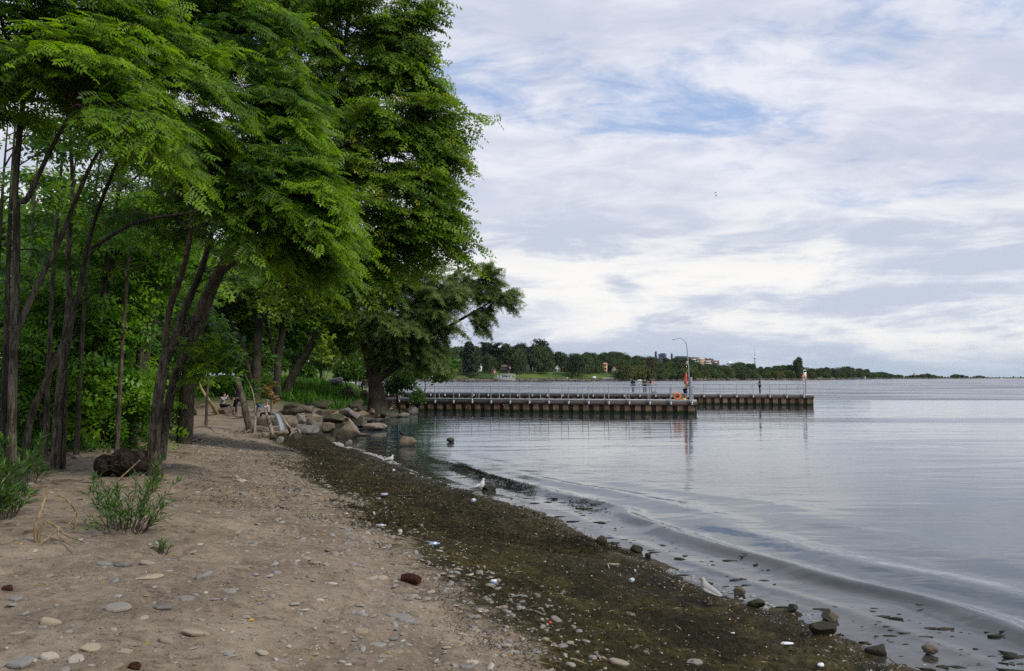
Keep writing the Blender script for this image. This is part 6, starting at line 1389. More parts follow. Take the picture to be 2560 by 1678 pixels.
s_ = s_at_px(FAR, 1611, 1.6); person(on_pier(FAR, s_, 1.6), 85, 'stand', 'person in an olive green jacket, middle of the three on the far pier', cl('olive_jacket', (.075, .085, .045)), cl('black_trousers', (.014, .014, .016)), h=1.76)
s_ = s_at_px(FAR, 1626, 1.6); person(on_pier(FAR, s_, 1.6), 80, 'point', 'person in a pink top and light jeans with long dark hair, one arm stretched out', cl('pink_top', (.62, .28, .22)), cl('light_jeans', (.22, .31, .36)), hair='long', h=1.66)
g7 = on_pier(FAR, s_at_px(FAR, 1635, 1.2), 1.2); a = Acc(); v, f = rock_verts(79, (.72, .35, .26), 3, ICO2, .05); a.add(v + g7 + (0, 0, .12), f); single('sports_bag', a, bpy.data.materials['dark_bag'], 'dark sports bag on the far pier deck right of the person in pink', 'bag', g7, smooth=True)
# people on the sand
rk = SEAT_ROCK; topz = max(v.co.z for v in rk.data.vertices) + rk.location.z
gx = P(556, 1000, rk.location.y + .42); st = np.array([gx[0], gx[1], topz - .40])
po, J, k = person(st, -12, 'sit', 'seated person in a long grey top and dark headscarf drinking from a white cup', cl('grey_top', (.36, .335, .35)), cl('black_cloth', (.012, .012, .014)), hair='hood', hair_m=cl('dark_scarf', (.03, .012, .016)), h=1.68)
cp = np.array([0, .325, .985]); a = Acc(); rr_ = Matrix.Rotation(R(-12 - 90), 3, 'Z'); cw = np.array(rr_ @ Vector(cp)) + st; a.tube([cw + (0, 0, -.05), cw + (.01, 0, .06)], [.035, .045], 10); single('paper_cup', a, M['white_plastic'], 'white paper cup in the hands of the seated person', 'cup', cw, smooth=True)
g8 = P(606, 1040, 47.5); g8 = np.array([g8[0], g8[1], gz(g8[0], g8[1])]); person(g8, 205, 'bend', 'person in a black top and grey trousers bending forward beside the seated person', cl('black_top', (.010, .010, .012)), cl('grey_trousers', (.20, .22, .245)), h=1.76)
g8 = P(590, 1036, 48.6); g8 = np.array([g8[0], g8[1], gz(g8[0], g8[1])]); person(g8, 190, 'stand', 'person all in black and dark blue standing behind the bending person', cl('black_coat', (.010, .010, .013)), cl('dark_blue_trousers', (.018, .024, .05)), h=1.55, hair='hood', hair_m=cl('black_scarf', (.01, .01, .012)))
def seat_on(px, d_, face, label, top, bottom, seatpy, **kw):
    q_ = P(px, seatpy, d_); return person(np.array([q_[0], q_[1], q_[2] - .42]), face, 'sit', label, top, bottom, **kw)
seat_on(672, 48, 195, 'person in a grey-green hat and pale pink sweater seated on the rocks', cl('pale_sweater', (.62, .50, .53)), cl('navy_jeans', (.02, .03, .07)), 1034, hair='cap', hair_m=cl('greygreen_hat', (.14, .16, .13)), h=1.74)
seat_on(648, 50.5, 250, 'person in a blue top seated beyond the tall leaning log', cl('blue_top', (.07, .15, .33)), cl('denim', (.07, .10, .17)), 1024, hair='long', hair_m=cl('red_hair', (.16, .05, .02)), h=1.5)

# ------------------------------------------------------------------ across the bay
M['white_paint'] = plain('white_paint', (.74, .74, .72), .6, .06); M['glass_dark'] = plain('dark_window', (.03, .04, .05), .1, .1, spec=.6)
M['roof_grey'] = plain('grey_shingles', (.30, .29, .27), .9, .15); M['roof_brown'] = plain('brown_shingles', (.12, .085, .07), .9, .2); M['brick'] = plain('brown_brick', (.13, .075, .06), .9, .15); M['brick_pink'] = plain('pink_siding', (.45, .24, .20), .8, .1)
M['tan_wall'] = plain('tan_stucco', (.52, .30, .15), .85, .08); M['buff'] = plain('buff_brick', (.42, .28, .19), .85, .1); M['slate'] = plain('blue_grey_cladding', (.045, .055, .10), .7, .1); M['stonegrey'] = plain('pale_stone', (.42, .39, .36), .9, .15)
def house(px, t, wpx, wall_px, roof_px, label, wallm, roofm, nwin=2, storeys=1, gable_front=False, z0=None, depth=8, name='house', roofname='roof'):
    q_ = FP(px, t); d_ = q_[1]; sc_ = d_ / FPX; W, H, RH = wpx * sc_, wall_px * sc_, roof_px * sc_
    if z0 is not None: q_[2] = EYE + (944 - z0) * sc_
    o = thing(name, label, 'house', q_)
    a = Acc(); a.box((0, 0, H / 2 - .5), (W, depth, H + 1)); 
    if gable_front: a.add([(-W / 2, -depth / 2, H), (W / 2, -depth / 2, H), (0, -depth / 2, H + RH)], [(0, 1, 2)])
    part('wall', a, wallm, o, world=False)
    a = Acc(); e = .35
    if gable_front: v = [(-W / 2 - e, -depth / 2 - e, H - .05), (0, -depth / 2 - e, H + RH + .2), (W / 2 + e, -depth / 2 - e, H - .05), (-W / 2 - e, depth / 2 + e, H - .05), (0, depth / 2 + e, H + RH + .2), (W / 2 + e, depth / 2 + e, H - .05)]; f = [(0, 1, 4, 3), (1, 2, 5, 4)]
    else: v = [(-W / 2 - e, -depth / 2 - e, H - .05), (W / 2 + e, -depth / 2 - e, H - .05), (W / 2 * .75, 0, H + RH), (-W / 2 * .75, 0, H + RH), (-W / 2 - e, depth / 2 + e, H - .05), (W / 2 + e, depth / 2 + e, H - .05)]; f = [(0, 1, 2, 3), (4, 3, 2, 5), (0, 3, 4, 4), (1, 5, 2, 2)]; f = [(0, 1, 2, 3), (4, 3, 2, 5)]
    a.add(v, f)
    if not gable_front: a.f.append(np.array([(0, 3, 4), (1, 5, 2)])); a.mi.append(np.zeros(2, int))
    r_ = part(roofname, a, roofm, o, world=False); r_.modifiers.new('thickness', 'SOLIDIFY').thickness = .25
    for s_i in range(storeys):
        for i in range(nwin):
            x = (i + .5) / nwin * W - W / 2; z = H * (s_i + .55) / storeys; ww, wh = min(1.3, W / nwin * .5), min(1.5, H / storeys * .5)
            a = Acc(); a.box((x, -depth / 2 - .03, z), (ww + .3, .10, wh + .3)); f_ = part('window', a, M['white_paint'], o, world=False)
            a = Acc(); a.box((x, -depth / 2 - .09, z), (ww, .04, wh)); part('pane', a, M['glass_dark'], f_, world=False)
    return o
house(1193, 60, 24, 14, 7, 'house with a pale grey hipped roof showing over the trees at the far left', M['white_paint'], M['roof_grey'], 3, 1)
house(1162, 36, 12, 12, 4, 'small pink-sided house behind the dark spruce', M['brick_pink'], M['roof_brown'], 2, 1)
house(1260, 44, 18, 11, 7, 'brown-roofed house with two dormer windows above the white boathouse', M['brick'], M['roof_brown'], 3, 1)
house(1233, 30, 13, 9, 3, 'small red-brick house left of the white boathouse', M['brick_pink'], M['brick'], 1, 1)
house(1319, 46, 9, 15, 4, 'narrow white two-storey house between the big trees', M['white_paint'], M['roof_grey'], 1, 2, True)
house(1334, 50, 8, 8, 3, 'small grey house right of the narrow white house', M['stonegrey'], M['roof_grey'], 1, 1)
house(1393, 60, 14, 7, 8, 'white house with a pointed gable left of the round dark tree', M['white_paint'], M['roof_grey'], 2, 1, True)
house(1410, 62, 11, 8, 6, 'tan house with a grey roof beside the white gabled house', M['buff'], M['roof_grey'], 1, 1)
house(1512, 38, 10, 22, 3, 'tall tan tower-like house front among the trees', M['tan_wall'], M['tan_wall'], 1, 3)
house(1536, 30, 12, 12, 5, 'grey-green house with a small red roof right of the tan house front', M['stonegrey'], plain('red_tiles', (.42, .13, .08), .8), 2, 1, True)
house(1013, 14, 14, 12, 4, 'grey stone house at the water seen under the willow branches', M['stonegrey'], M['roof_brown'], 2, 1)
house(1076, 12, 20, 9, 5, 'white cottage partly hidden behind the yellow-green bush', M['white_paint'], M['roof_grey'], 2, 1)
house(2153, 6, 16, 3, 1.5, 'low white flat boathouse on the far wooded shore', M['white_paint'], M['white_paint'], 3, 1)
# white two-level boathouse with decks
q_ = FP(1262, 1.0); q_[2] = 1.6; sc_ = q_[1] / FPX; o = thing('boathouse', 'white two-level boathouse with open decks and stairs at the water', 'boathouse', q_)
W = 17.0
a = Acc(); a.box((0, 2.5, -.6), (W, 6, 2.0)); part('base', a, M['stonegrey'], o, world=False)
a = Acc(); a.box((.8, 3.0, 1.75), (W * .55, 3.5, 2.6)); part('wall', a, M['white_paint'], o, world=False)
for x0, x1, z in ((-3.5, 8.5, 3.2), (-8.3, 8.5, .45)):
    a = Acc(); a.box(((x0 + x1) / 2, 1.8, z), (x1 - x0, 5, .22)); part('deck', a, M['white_paint'], o, world=False)
    a = Acc(); a.box(((x0 + x1) / 2, -.6, z + 1.1), (x1 - x0, .10, .14))
    for x in np.arange(x0, x1 + .01, .6): a.box((x, -.6, z + .6), (.10, .08, 1.0))
    part('balustrade', a, M['white_paint'], o, world=False)
for x in (-8.2, -5.6, -3.2, 2.8, 5.6, 8.3): a = Acc(); a.box((x, -.5, 1.9), (.28, .28, 3.0)); part('column', a, M['white_paint'], o, world=False)
for x in (-1.6, 0, 1.6, 3.4): a = Acc(); a.box((x, 1.2, 1.9), (1.1, .06, 1.2)); part('window', a, M['glass_dark'], o, world=False)
a = Acc()
for i in range(12): a.box((-8.0 + i * .38, 1.0, 3.6 - i * .28), (.5, 1.4, .12))
a.tube([(-8.2, .3, 4.6), (-3.6, .3, 1.5)], [.06, .06], 6); part('stairs', a, M['white_paint'], o, world=False)
# timber landing and rubble by the boathouse
q_ = FP(1210, 6); a = Acc()
for i in range(18): a.box(q_ + ((i - 9) * 1.05, 0, 1.2), (.18, .3, 3.4))
a.box(q_ + (0, 0, 3.0), (19, 3.5, .25)); a.box(q_ + (0, -1.6, 4.0), (19, .1, .12)); single('timber_landing', a, plain('dark_timber', (.045, .032, .026), .9, .3), 'dark timber retaining wall and deck left of the white boathouse', 'deck', q_)
# apartment block and towers on the hill
def block(px, t, wpx, top, bot, depth, wallm, parent=None, name='block', pxd=0): pass
DA = 1150.0
def at_d(px, py, d_): return P(px, py, d_)
q_ = P(1765, 925, DA); q_[2] = 8; o = thing('apartment_block', 'long stepped brown-brick apartment block with white balconies above the trees', 'apartment block', q_)
for (x0, x1, top, mt) in [(1718, 1749, 893.5, 'brick'), (1749.3, 1762, 897.5, 'buff'), (1762.3, 1784, 897.0, 'brick'), (1784.3, 1798, 901.5, 'brick'), (1692, 1717.6, 890.5, 'slate')]:
    a_, e_ = P(x0, top, DA), P(x1, top, DA); a = Acc(); c = (a_ + e_) / 2; hz_ = a_[2] - 4; a.box((c[0], DA + 8, 4 + hz_ / 2), (e_[0] - a_[0], 16, hz_)); part('wall', a, M[mt], o)
for (x0, x1, y0, y1) in [(1728, 1740, 898, 900.5), (1728, 1740, 903.5, 905.5), (1762, 1776, 902, 905), (1762, 1778, 907.5, 910), (1785, 1793, 905.5, 908), (1742.5, 1746, 896.5, 898.5), (1742.5, 1746, 902.5, 905)]:
    a_, e_ = P(x0, y1, DA), P(x1, y0, DA); a = Acc(); a.box(((a_[0] + e_[0]) / 2, DA - .5, (a_[2] + e_[2]) / 2), (e_[0] - a_[0], 1.2, e_[2] - a_[2])); part('balcony', a, M['white_paint'], o)
for (x0, x1, y1) in [(1724, 1727, 892), (1733, 1737, 892.3), (1766, 1769, 895.3), (1776, 1780, 895.6)]:
    a_, e_ = P(x0, 897.4, DA), P(x1, y1, DA); a = Acc(); a.box(((a_[0] + e_[0]) / 2, DA + 6, (a_[2] + e_[2]) / 2), (e_[0] - a_[0], 3, e_[2] - a_[2])); part('roof_box', a, M['slate'], o)
def tower(px0, px1, top, d_, label, mast=0, hole=None):
    a_, e_ = P(px0, top, d_), P(px1, top, d_); c = (a_ + e_) / 2; W = e_[0] - a_[0]; zt = a_[2]; o = thing('tower_block', label, 'tower', (c[0], d_, 5))
    if hole:
        h0, h1 = P(hole[0], hole[2], d_), P(hole[1], hole[3], d_); a = Acc()
        for (x0, x1, z0, z1) in ((a_[0], h0[0], 5, zt), (h1[0], e_[0], 5, zt), (h0[0], h1[0], h0[2], zt), (h0[0], h1[0], 5, h1[2])): a.box(((x0 + x1) / 2, d_ + 7, (z0 + z1) / 2), (x1 - x0, 14, z1 - z0))
    else: a = Acc(); a.box((c[0], d_ + W / 2, 5 + (zt - 5) / 2), (W, W, zt - 5))
    part('wall', a, M['slate'], o)
    for i in range(6):
        a = Acc(); z = zt - (i + 1) * 2.6; a.box((c[0], d_ - .06, z), (W * .84, .14, .9)); part('window_band', a, M['glass_dark'], o) if not hole else None
    if mast: a = Acc(); a.tube([(c[0], d_ + W / 2, zt), (c[0], d_ + W / 2, zt + mast)], [.3, .12], 6); part('mast', a, M['slate'], o)
    a = Acc(); a.box((c[0], d_ + W / 2, zt + .5), (W * .7, W * .7, 1.0)); part('roof_box', a, M['slate'], o)
tower(1637.5, 1642.5, 880.5, DA + 30, 'slim dark tower with a short mast, left of the wide dark block', 2.2)
tower(1677.5, 1682, 885.5, DA + 30, 'shorter slim dark tower, right of the wide dark block', 1.5)
tower(1650, 1666, 885, DA + 40, 'wide dark block with a square opening, between the two slim towers', 0, (1653.5, 1656, 890, 892.5))
# domed building and spire far off
q_ = P(1823, 912, 2600); q_[2] = 10; o = thing('water_tower', 'pale domed water tower just above the treetops', 'water tower', q_); t_ = P(1823, 909, 2600)[2]
a = Acc(); a.tube([q_, (q_[0], q_[1], t_ - 3)], [5, 5], 12); part('stem', a, M['white_paint'], o, True); a = Acc(); a.ell((q_[0], q_[1], t_), (9, 9, 7.5), 16, 10); part('tank', a, M['white_paint'], o, True)
DT = 14200.0; k_ = DT / FPX; q_ = P(1888, 944, DT); q_[2] = 0; o = thing('broadcast_tower', 'very tall slender concrete tower with a pod and white mast on the horizon', 'tower', q_)
zf = lambda py: EYE + (944 - py) * k_
a = Acc(); a.tube([(q_[0], DT, z) for z in (0, zf(925), zf(898))], [26, 13, 8], 10); a.tube([(q_[0], DT, zf(892)), (q_[0], DT, zf(880))], [7, 5], 8); part('shaft', a, M['stonegrey'], o, True)
a = Acc(); a.tube([(q_[0], DT, z) for z in (zf(898), zf(896.2), zf(894.5), zf(893.2), zf(891))], [11, 24, 25, 16, 8], 16); part('pod', a, M['white_paint'], o, True)
a = Acc(); a.tube([(q_[0], DT, z) for z in (zf(880), zf(872), zf(865.5))], [5, 4, 1.5], 8); part('mast', a, M['white_paint'], o, True)
q_ = P(2286, 946, 2100); q_[2] = 2; o = thing('church', 'small white church spire among the distant trees', 'church', q_); a = Acc(); a.box(q_ + (0, 0, 5), (6, 6, 11)); part('tower', a, M['stonegrey'], o)
a = Acc(); a.tube([q_ + (0, 0, 10.5), q_ + (0, 0, 15)], [3.4, .2], 4); part('spire', a, M['roof_grey'], o)
# boats
def hull(o, L, Bm, H, mat, name='hull'):
    a = Acc(); n = 9; t = np.linspace(0, 1, n); half = Bm / 2 * np.minimum(1, (1 - t) * 2.2 + .02) ** .6; v = []
    for i in range(n):
        x = (t[i] - .5) * L; v += [(x, -half[i], H), (x, -half[i] * .7, 0), (x, half[i] * .7, 0), (x, half[i], H)]
    f = [(i * 4 + j, (i + 1) * 4 + j, (i + 1) * 4 + j + 1, i * 4 + j + 1) for i in range(n - 1) for j in range(3)] + [(i * 4 + 3, (i + 1) * 4 + 3, (i + 1) * 4, i * 4) for i in range(n - 1)] + [(0, 1, 2, 3)]
    a.add(v, f); return part(name, a, mat, o, world=False)
q_ = P(1600, 950.6, 560); q_[2] = -.05; o = thing('motorboat', 'small white and blue motorboat moored before the far trees', 'boat', q_)
hull(o, 5.4, 2.0, .75, M['white_paint']); a = Acc(); a.box((0, 0, .45), (4.2, 2.04, .16)); part('stripe', a, M['blue'], o, world=False); a = Acc(); a.box((-.2, 0, 1.15), (1.9, 1.5, .8)); part('cabin', a, M['white_paint'], o, world=False); a = Acc(); a.box((.78, 0, 1.2), (.08, 1.3, .5)); part('windscreen', a, M['glass_dark'], o, world=False)
for k, (px, hm) in enumerate([(2390, 9), (2412, 11), (2455, 10), (2478, 12), (2498, 13), (2512, 10), (2538, 9)]):
    q_ = P(px, 948, 2150); q_[2] = -.1; o = thing('sailboat', 'tiny moored sailboat with a bare mast on the far right horizon', 'sailboat', q_, 'sailboats moored far off on the right')
    hull(o, 9, 3, 1.1, M['white_paint']); a = Acc(); a.tube([(0, 0, 1), (0, 0, hm)], [.10, .06], 6); part('mast', a, M['galv'], o, world=False)
q_ = P(2504, 950, 1700); q_[2] = -.1; o = thing('workboat', 'low white boat off the far right shore', 'boat', q_); hull(o, 9, 3, 1.0, M['white_paint']); a = Acc(); a.box((-1, 0, 1.6), (3, 2, 1.3)); part('cabin', a, M['white_paint'], o, world=False)
# parked cars and things on the far lawn
for (px, t, c, lab) in [(1548, 34, 'white_paint', 'white car parked on the far lawn, left of the other white car'), (1558, 36, 'white_paint', 'white car parked on the far lawn, right of the other white car')]:
    q_ = FP(px, t); o = thing('parked_car', lab, 'car', q_); a = Acc(); a.box((0, 0, .65), (4.3, 1.7, .6)); a.box((-.15, 0, 1.2), (2.4, 1.5, .55)); part('body', a, M[c], o, world=False)
    for x in (-1.3, 1.3): a = Acc(); a.tube([(x, -.9, .33), (x, -.7, .33)], [.33, .33], 12); part('wheel', a, M['black'], o, world=False)
    a = Acc(); a.box((-.15, -.77, 1.2), (2.0, .04, .38)); part('window', a, M['glass_dark'], o, world=False)
rg = np.random.RandomState(121)
for k in range(9):
    q_ = FP(1508 + k * 2.9, 4.5); o = thing('dinghy', 'small white upturned dinghy in a row on the far sea wall', 'dinghy', q_, 'white dinghies on the far sea wall'); hull(o, 2.4, 1.2, .5 + .3 * rg.rand(), M['white_paint']); o.location.z += .1; o.rotation_euler = (0, 0, rg.rand() * 3)
q_ = FP(1485, 5); a = Acc(); v, f = rock_verts(88, (3.4, 2.5, 2.4), 4, ICO2); a.add(v + q_ + (0, 0, 1), f); single('covered_boat', a, M['white_plastic'], 'white covered boat on the far sea wall left of the dinghies', 'boat', q_)
q_ = FP(1418, 5); a = Acc(); a.box(q_ + (0, 0, .5), (1.4, .7, .9)); single('white_crate', a, M['white_paint'], 'small white box on the far sea wall by the yellow bush', 'crate', q_)
q_ = FP(1378, 4); o = thing('flag_pole', 'thin pale pole on the far lawn beside the water', 'pole', q_); a = Acc(); a.tube([q_, q_ + (0, 0, 4.6)], [.12, .08], 6); part('pole', a, M['galv'], o); a = Acc(); a.tube(spline([q_ + (0, 0, 4.6), q_ + (-.6, 0, 5.2), q_ + (-1.6, 0, 4.9)], 6), np.full(6, .08), 5); part('arm', a, M['galv'], o)
q_ = FP(1273, 6); o = thing('flag_pole', 'flag pole with a red and white flag beside the boathouse', 'flag', q_ + (0, 0, 0)); a = Acc(); a.tube([q_, q_ + (0, 0, 11)], [.08, .05], 6); part('pole', a, M['galv'], o)
a = Acc(); c = q_ + (.1, 0, 9.3)
pts = lambda x0, x1: [(c[0] + x0, c[1] + .1, c[2] + .9 - .7 * x0), (c[0] + x1, c[1] - .1, c[2] + .9 - .7 * x1), (c[0] + x1, c[1] - .1, c[2] - .7 - .7 * x1), (c[0] + x0, c[1] + .1, c[2] - .7 - .7 * x0)]
a.add(pts(0, .35), [(0, 1, 2, 3)], 0); a.add(pts(.35, 1.0), [(0, 1, 2, 3)], 1); a.add(pts(1.0, 1.35), [(0, 1, 2, 3)], 0); part('flag', a, [M['red'], M['white_paint']], o)
# stony spits at the far waterline
sp_ = Acc(); rg = np.random.RandomState(131)
for (p0, p1, n, h) in [(1740, 1800, 70, 1.3), (1925, 2075, 170, 1.2), (2190, 2220, 40, 2.0), (1300, 1480, 120, .8), (1160, 1230, 50, .8)]:
    for k in range(n):
        px = p0 + (p1 - p0) * rg.rand(); q_ = FP(px, -1 + 3.5 * rg.rand()); q_[2] = .25 + h * rg.rand() ** 2; v, f = ICO1; sp_.add(v * (.4 + .9 * rg.rand(3)) * (1 + .2 * rg.randn(len(v), 1)) + q_, f)
o = part('shore_rocks', sp_, M['rock_tan'], None, kind='stuff'); o['label'] = 'rubble stones along the far waterline'
q_ = P(2480, 949, 2000); a = Acc(); a.box((q_[0] + 60, 2000, .45), (420, 8, 1.1)); single('breakwater', a, M['stonegrey'], 'low pale breakwater at the far right horizon', 'breakwater', (q_[0], 2000, 0))

# far trees: a few grown crowns, then copies
rg = np.random.RandomState(141)
def _norm(lf):
    V = np.vstack(lf.v); z1 = np.percentile(V[:, 2], 99); z0 = np.percentile(V[:, 2], 1); lo = min(z0, .06)
    for v in lf.v:
        t_ = np.clip((v[:, 2] - z0) / (z1 - z0), 0, 1.04); v[:, 2] = lo + (1 - lo) * np.where(t_ < 1, 1 - (1 - np.minimum(t_, 1)) ** 1.45, t_)
def far_crown(kind, seed):
    r_ = np.random.RandomState(seed); lf = Acc(); w = Acc()
    if kind == 'round':
        crown_mass(lf, (0, 0, .54), (.42, .42, .46), 2300, r_, 'oval', .085, clump=26, shell=.25); w.tube([(0, 0, -.1), (.01, 0, .25), (0, 0, .6)], [.035, .028, .012], 6)
        for k in range(3): w.tube([(0, 0, .22), (.2 * math.cos(k * 2.1), .2 * math.sin(k * 2.1), .55)], [.02, .006], 5)
    elif kind == 'spread':
        crown_mass(lf, (0, 0, .48), (.62, .62, .48), 2100, r_, 'oval', .085, clump=30, shell=.3); w.tube([(0, 0, -.1), (0, 0, .5)], [.04, .015], 6)
    elif kind == 'weeping':
        crown_mass(lf, (0, 0, .50), (.58, .58, .48), 1700, r_, 'oval', .08, clump=24, shell=.35); crown_mass(lf, (0, 0, .30), (.62, .62, .30), 900, r_, 'lance', .14, clump=20, shell=.5, dirbias=(0, 0, -1.2)); w.tube([(0, 0, -.1), (0, 0, .5)], [.045, .015], 6)
    elif kind == 'spruce':
        w.tube([(0, 0, -.1), (0, 0, 1)], [.03, .004], 6)
        for k in range(26):
            z = .08 + .92 * k / 26; r = .24 * (1 - z) ** .8 + .012; n = 46; an = r_.rand(n) * 6.28; rr = r * (.25 + .8 * r_.rand(n))
            place_leaves(lf, 'oval', np.stack([rr * np.cos(an), rr * np.sin(an), z - .12 * rr / .24 + .015 * r_.randn(n)], 1), np.stack([np.cos(an), np.sin(an), np.full(n, -.45)], 1), np.array([0, 0, 1.0]) + .3 * r_.randn(n, 3), .07 * (.6 + r_.rand(n)), r_.rand(n) + 1e-3)
    elif kind == 'pine':
        w.tube([(0, 0, -.1), (.02, 0, .55), (0, 0, .97)], [.028, .018, .006], 6)
        for k in range(15):
            z = .45 + .53 * k / 15; an = r_.rand() * 6.28; L = (.30 if k < 11 else .17) * (.55 + .6 * r_.rand()); e = np.array([L * math.cos(an), L * math.sin(an), z + .05]); w.tube([(0, 0, z), e], [.009, .003], 4)
            n = 90; t = .35 + .65 * r_.rand(n); pos = np.array([0, 0, z]) * (1 - t[:, None]) + e * t[:, None] + r_.randn(n, 3) * np.array([.045, .045, .014])
            place_leaves(lf, 'oval', pos, r_.randn(n, 3) + (0, 0, .3), np.array([0, 0, 1.0]) + .4 * r_.randn(n, 3), .055 * (.6 + r_.rand(n)), r_.rand(n) + 1e-3)
    if kind in ('round', 'spread', 'weeping'): _norm(lf)
    return lf, w
FT = {}
for kind, seeds in (('round', (1, 2, 3)), ('spread', (4, 5)), ('weeping', (6, 7)), ('spruce', (8,)), ('pine', (9, 10))):
    FT[kind] = []
    for s_ in seeds:
        lf, w = far_crown(kind, s_); FT[kind].append((lf, mesh_from('trunk', w, M['bark'])))
FTM = {}
def far_tree(px, t, top, kind, mat, label, group=None, wk=1.0, name=None, var=None):
    q_ = FP(px, t); d_ = q_[1]; h = EYE + (944 - top) / FPX * d_ - q_[2] + .6; v_ = rg.randint(len(FT[kind])) if var is None else var
    lf, tm = FT[kind][v_]; key = (kind, v_, mat)
    if key not in FTM: FTM[key] = mesh_from('crown', lf, M[mat])
    nm = name or {'spruce': 'spruce_tree', 'pine': 'pine_tree', 'weeping': 'willow_tree'}.get(kind, 'deciduous_tree')
    o = thing(nm, label, 'tree', (q_[0], q_[1], q_[2] - .3), group, rg.rand() * 6.28); o.scale = (h * wk, h * wk, h)
    part('crown', FTM[key], None, o, kind='stuff'); part('trunk', tm, None, o); return o
far_tree(1172, 22, 853, 'spruce', 'needle_far', 'tall dark spruce right of the willow crown, far across the bay', wk=1.3)
far_tree(1214, 60, 858, 'pine', 'needle_far', 'sparse wind-shaped pine, left one of the two tall pines', wk=.95, var=0)
far_tree(1240, 66, 860, 'pine', 'needle_far', 'fuller dark pine, right one of the two tall pines', wk=1.15, var=1)
far_tree(1346, 60, 850, 'spread', 'needle_far', 'very tall dark tree forming the highest top of the far wood', wk=.75)
far_tree(1268, 62, 862, 'round', 'leaf_far', 'tall green tree between the pines and the highest tree', wk=.8)
far_tree(1304, 70, 860, 'spread', 'needle_far', 'tall dark tree left of the highest tree', wk=.6)
far_tree(1222, 30, 889, 'round', 'leaf_far', 'rounded mid-green tree left of the brown-roofed house', wk=.72)
far_tree(1281, 34, 893, 'spruce', 'brown_far' if 'brown_far' in M else M.setdefault('brown_far', leaf_mat('leaf_far_brown', (.07, .045, .03), (.12, .085, .05), None, .1, .8)) and 'brown_far', 'brownish conifer beside the boathouse house', wk=1.2)
far_tree(1300, 26, 873, 'spread', 'leaf_far', 'broad tree with a pale trunk on the far lawn', wk=.5)
far_tree(1354, 28, 866, 'spread', 'leaf_far', 'largest broad tree on the far lawn', wk=.62)
far_tree(1447, 14, 886, 'weeping', 'leaf_far', 'large round dark willow at the end of the far lawn', wk=1.0)
far_tree(1401, 66, 881, 'round', 'leaf_far', 'grey-green tree behind the white gabled house', wk=.75)
far_tree(1994, 12, 895, 'round', 'leaf_far', 'tall tree standing high above the wood, left of the far pier post', wk=.62)
far_tree(1118, 6, 901, 'weeping', 'leaf_far_yellow', 'yellow-green rounded bush tree by the far shore under the willow branches', wk=.9, name='willow_tree')
far_tree(1052, 10, 915, 'round', 'leaf_far', 'dark small tree at the far shore left of the yellow-green tree', wk=.8)
far_tree(1142, 18, 893, 'round', 'leaf_far', 'dark tree left of the tall spruce', wk=.7)
far_tree(1190, 50, 868, 'round', 'leaf_far', 'green tree behind the grey-roofed house', wk=.7)
far_tree(1430, 5, 938.5, 'round', 'leaf_far_yellow', 'small yellow-green bush on the far sea wall', wk=1.1, name='bush')
far_tree(1625, 6, 893, 'weeping', 'brown_far', 'reddish-brown tree in front of the far wood', wk=.35)
TOPL = [(1474, 879), (1500, 884), (1520, 880), (1547, 877), (1575, 888), (1600, 888), (1621, 891), (1650, 893), (1676, 894), (1714, 891), (1739, 901), (1770, 909), (1797, 911), (1830, 908), (1853, 901), (1883, 907), (1908, 914), (1949, 911), (1975, 913), (2000, 916), (2027, 917), (2054, 917), (2082, 916), (2106, 916), (2141, 918), (2165, 920)]
TX = np.array([q_[0] for q_ in TOPL], float); TY = np.array([q_[1] for q_ in TOPL], float)
GW = 'trees of the wooded far shore'
for px in np.arange(1465, 2172, 15.0):                       # back row
    j = px + 5 * rg.randn(); far_tree(j, 60 + 20 * rg.rand(), np.interp(j, TX, TY) + 2 + 4 * rg.rand(), rg.choice(['round', 'round', 'spread']), 'leaf_far', 'rounded green tree in the back row of the wooded far shore', GW, 1.0)
for px in np.arange(1552, 2175, 16.0):                       # middle row
    j = px + 5 * rg.randn(); far_tree(j, 28 + 14 * rg.rand(), np.interp(j, TX, TY) * .72 + 944 * .28 + 4 * rg.randn(), rg.choice(['round', 'spread']), 'leaf_far_yellow' if 1600 < j < 1730 and rg.rand() < .6 else 'leaf_far', 'rounded tree in the middle of the wooded far shore', GW, 1.05)
for px in np.arange(1560, 2170, 16.0):                       # front row, willows down to the water
    j = px + 5 * rg.randn(); far_tree(j, 2.5 + 5 * rg.rand(), np.interp(j, TX, TY) * .42 + 944 * .58 + 4 * rg.randn(), rg.choice(['weeping', 'spread']), 'leaf_far_yellow' if rg.rand() < .35 else 'leaf_far', 'low bushy tree at the water edge of the wooded far shore', GW, 1.25)
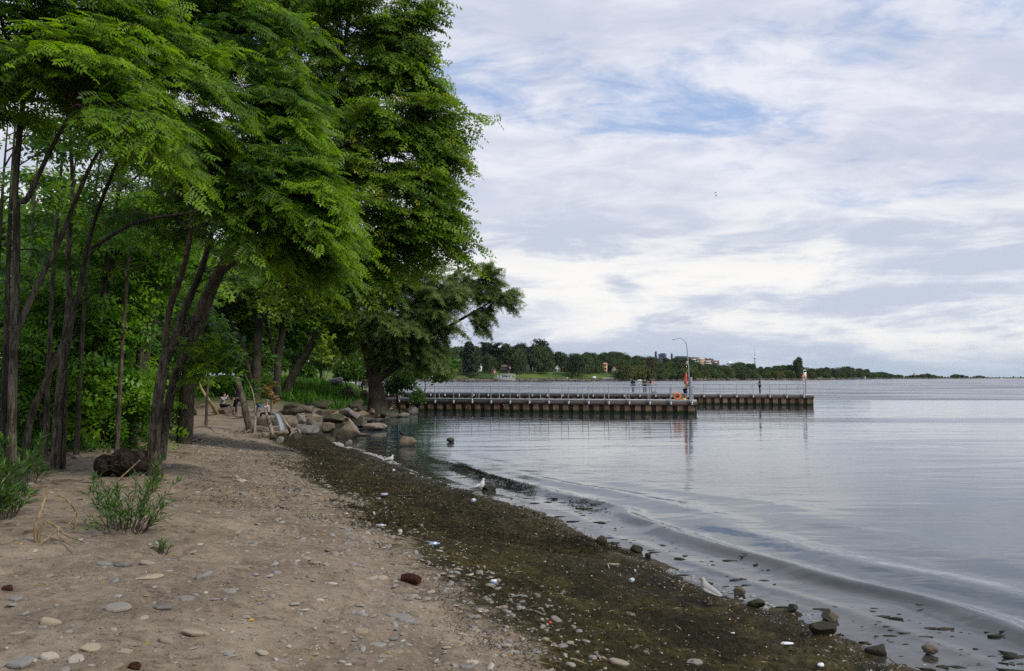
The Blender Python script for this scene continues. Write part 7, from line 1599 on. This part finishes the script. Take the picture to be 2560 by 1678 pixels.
for px in np.arange(1060, 1480, 21.0):
    j = px + 5 * rg.randn(); far_tree(j, 72 + 22 * rg.rand(), np.interp(j, [1060, 1172, 1260, 1340, 1380, 1420, 1480], [885, 868, 868, 868, 878, 894, 885]) + 4 * rg.randn(), rg.choice(['round', 'spread']), 'leaf_far', 'green tree standing behind the far houses', 'trees behind the far houses', 1.0)
for (px, t, top) in [(1180, 40, 900), (1245, 62, 893), (1310, 66, 888), (1345, 62, 900), (1374, 56, 902), (1424, 50, 902), (1470, 30, 895), (1493, 34, 902), (1528, 56, 893), (1560, 30, 905), (1572, 16, 915), (1030, 30, 905), (1085, 30, 895), (1000, 20, 905), (970, 30, 900)]:
    far_tree(px, t, top, rg.choice(['round', 'spread']), 'leaf_far', 'green tree between the far houses and the water', 'trees between the far houses', .9)
FARR = [(2181, 932), (2207, 930), (2235, 936), (2252, 938), (2270, 939), (2300, 937), (2317, 934), (2341, 940), (2365, 941), (2392, 935), (2420, 941), (2447, 938.5), (2465, 942), (2482, 943.5), (2531, 941), (2552, 941)]
fx = [q_[0] for q_ in FARR]; fy = [q_[1] for q_ in FARR]
for px in list(np.arange(2168, 2500, 4.6)) + [2510, 2528, 2534, 2552, 2556]:
    j = px + 2 * rg.randn(); far_tree(j, 8 + 25 * rg.rand(), np.interp(j, fx, fy) + .4 * rg.rand() + (1.4 if rg.rand() < .5 else 0), rg.choice(['round', 'spread', 'spread']), 'leaf_far', 'tiny dark tree on the low distant shore at the right', 'trees of the distant low shore', 1.35 if px < 2500 else .9)
# ------------------------------------------------------------------ air over the bay
HAZE = 0.000014
if HAZE:
    a = Acc(); a.box((2000, 7000, 296), (26000, 15800, 606))
    m_ = bpy.data.materials.new('haze_air'); m_.use_nodes = True; b_ = NB(m_.node_tree)
    o_ = b_.n('ShaderNodeOutputMaterial'); v_ = b_.n('ShaderNodeVolumePrincipled'); v_.inputs['Color'].default_value = (.80, .88, 1.0, 1); v_.inputs['Density'].default_value = HAZE
    b_.l(v_.outputs[0], o_.inputs['Volume'])
    o = part('haze', a, m_, None, kind='stuff'); o['label'] = 'thin pale air that fades the far shore'
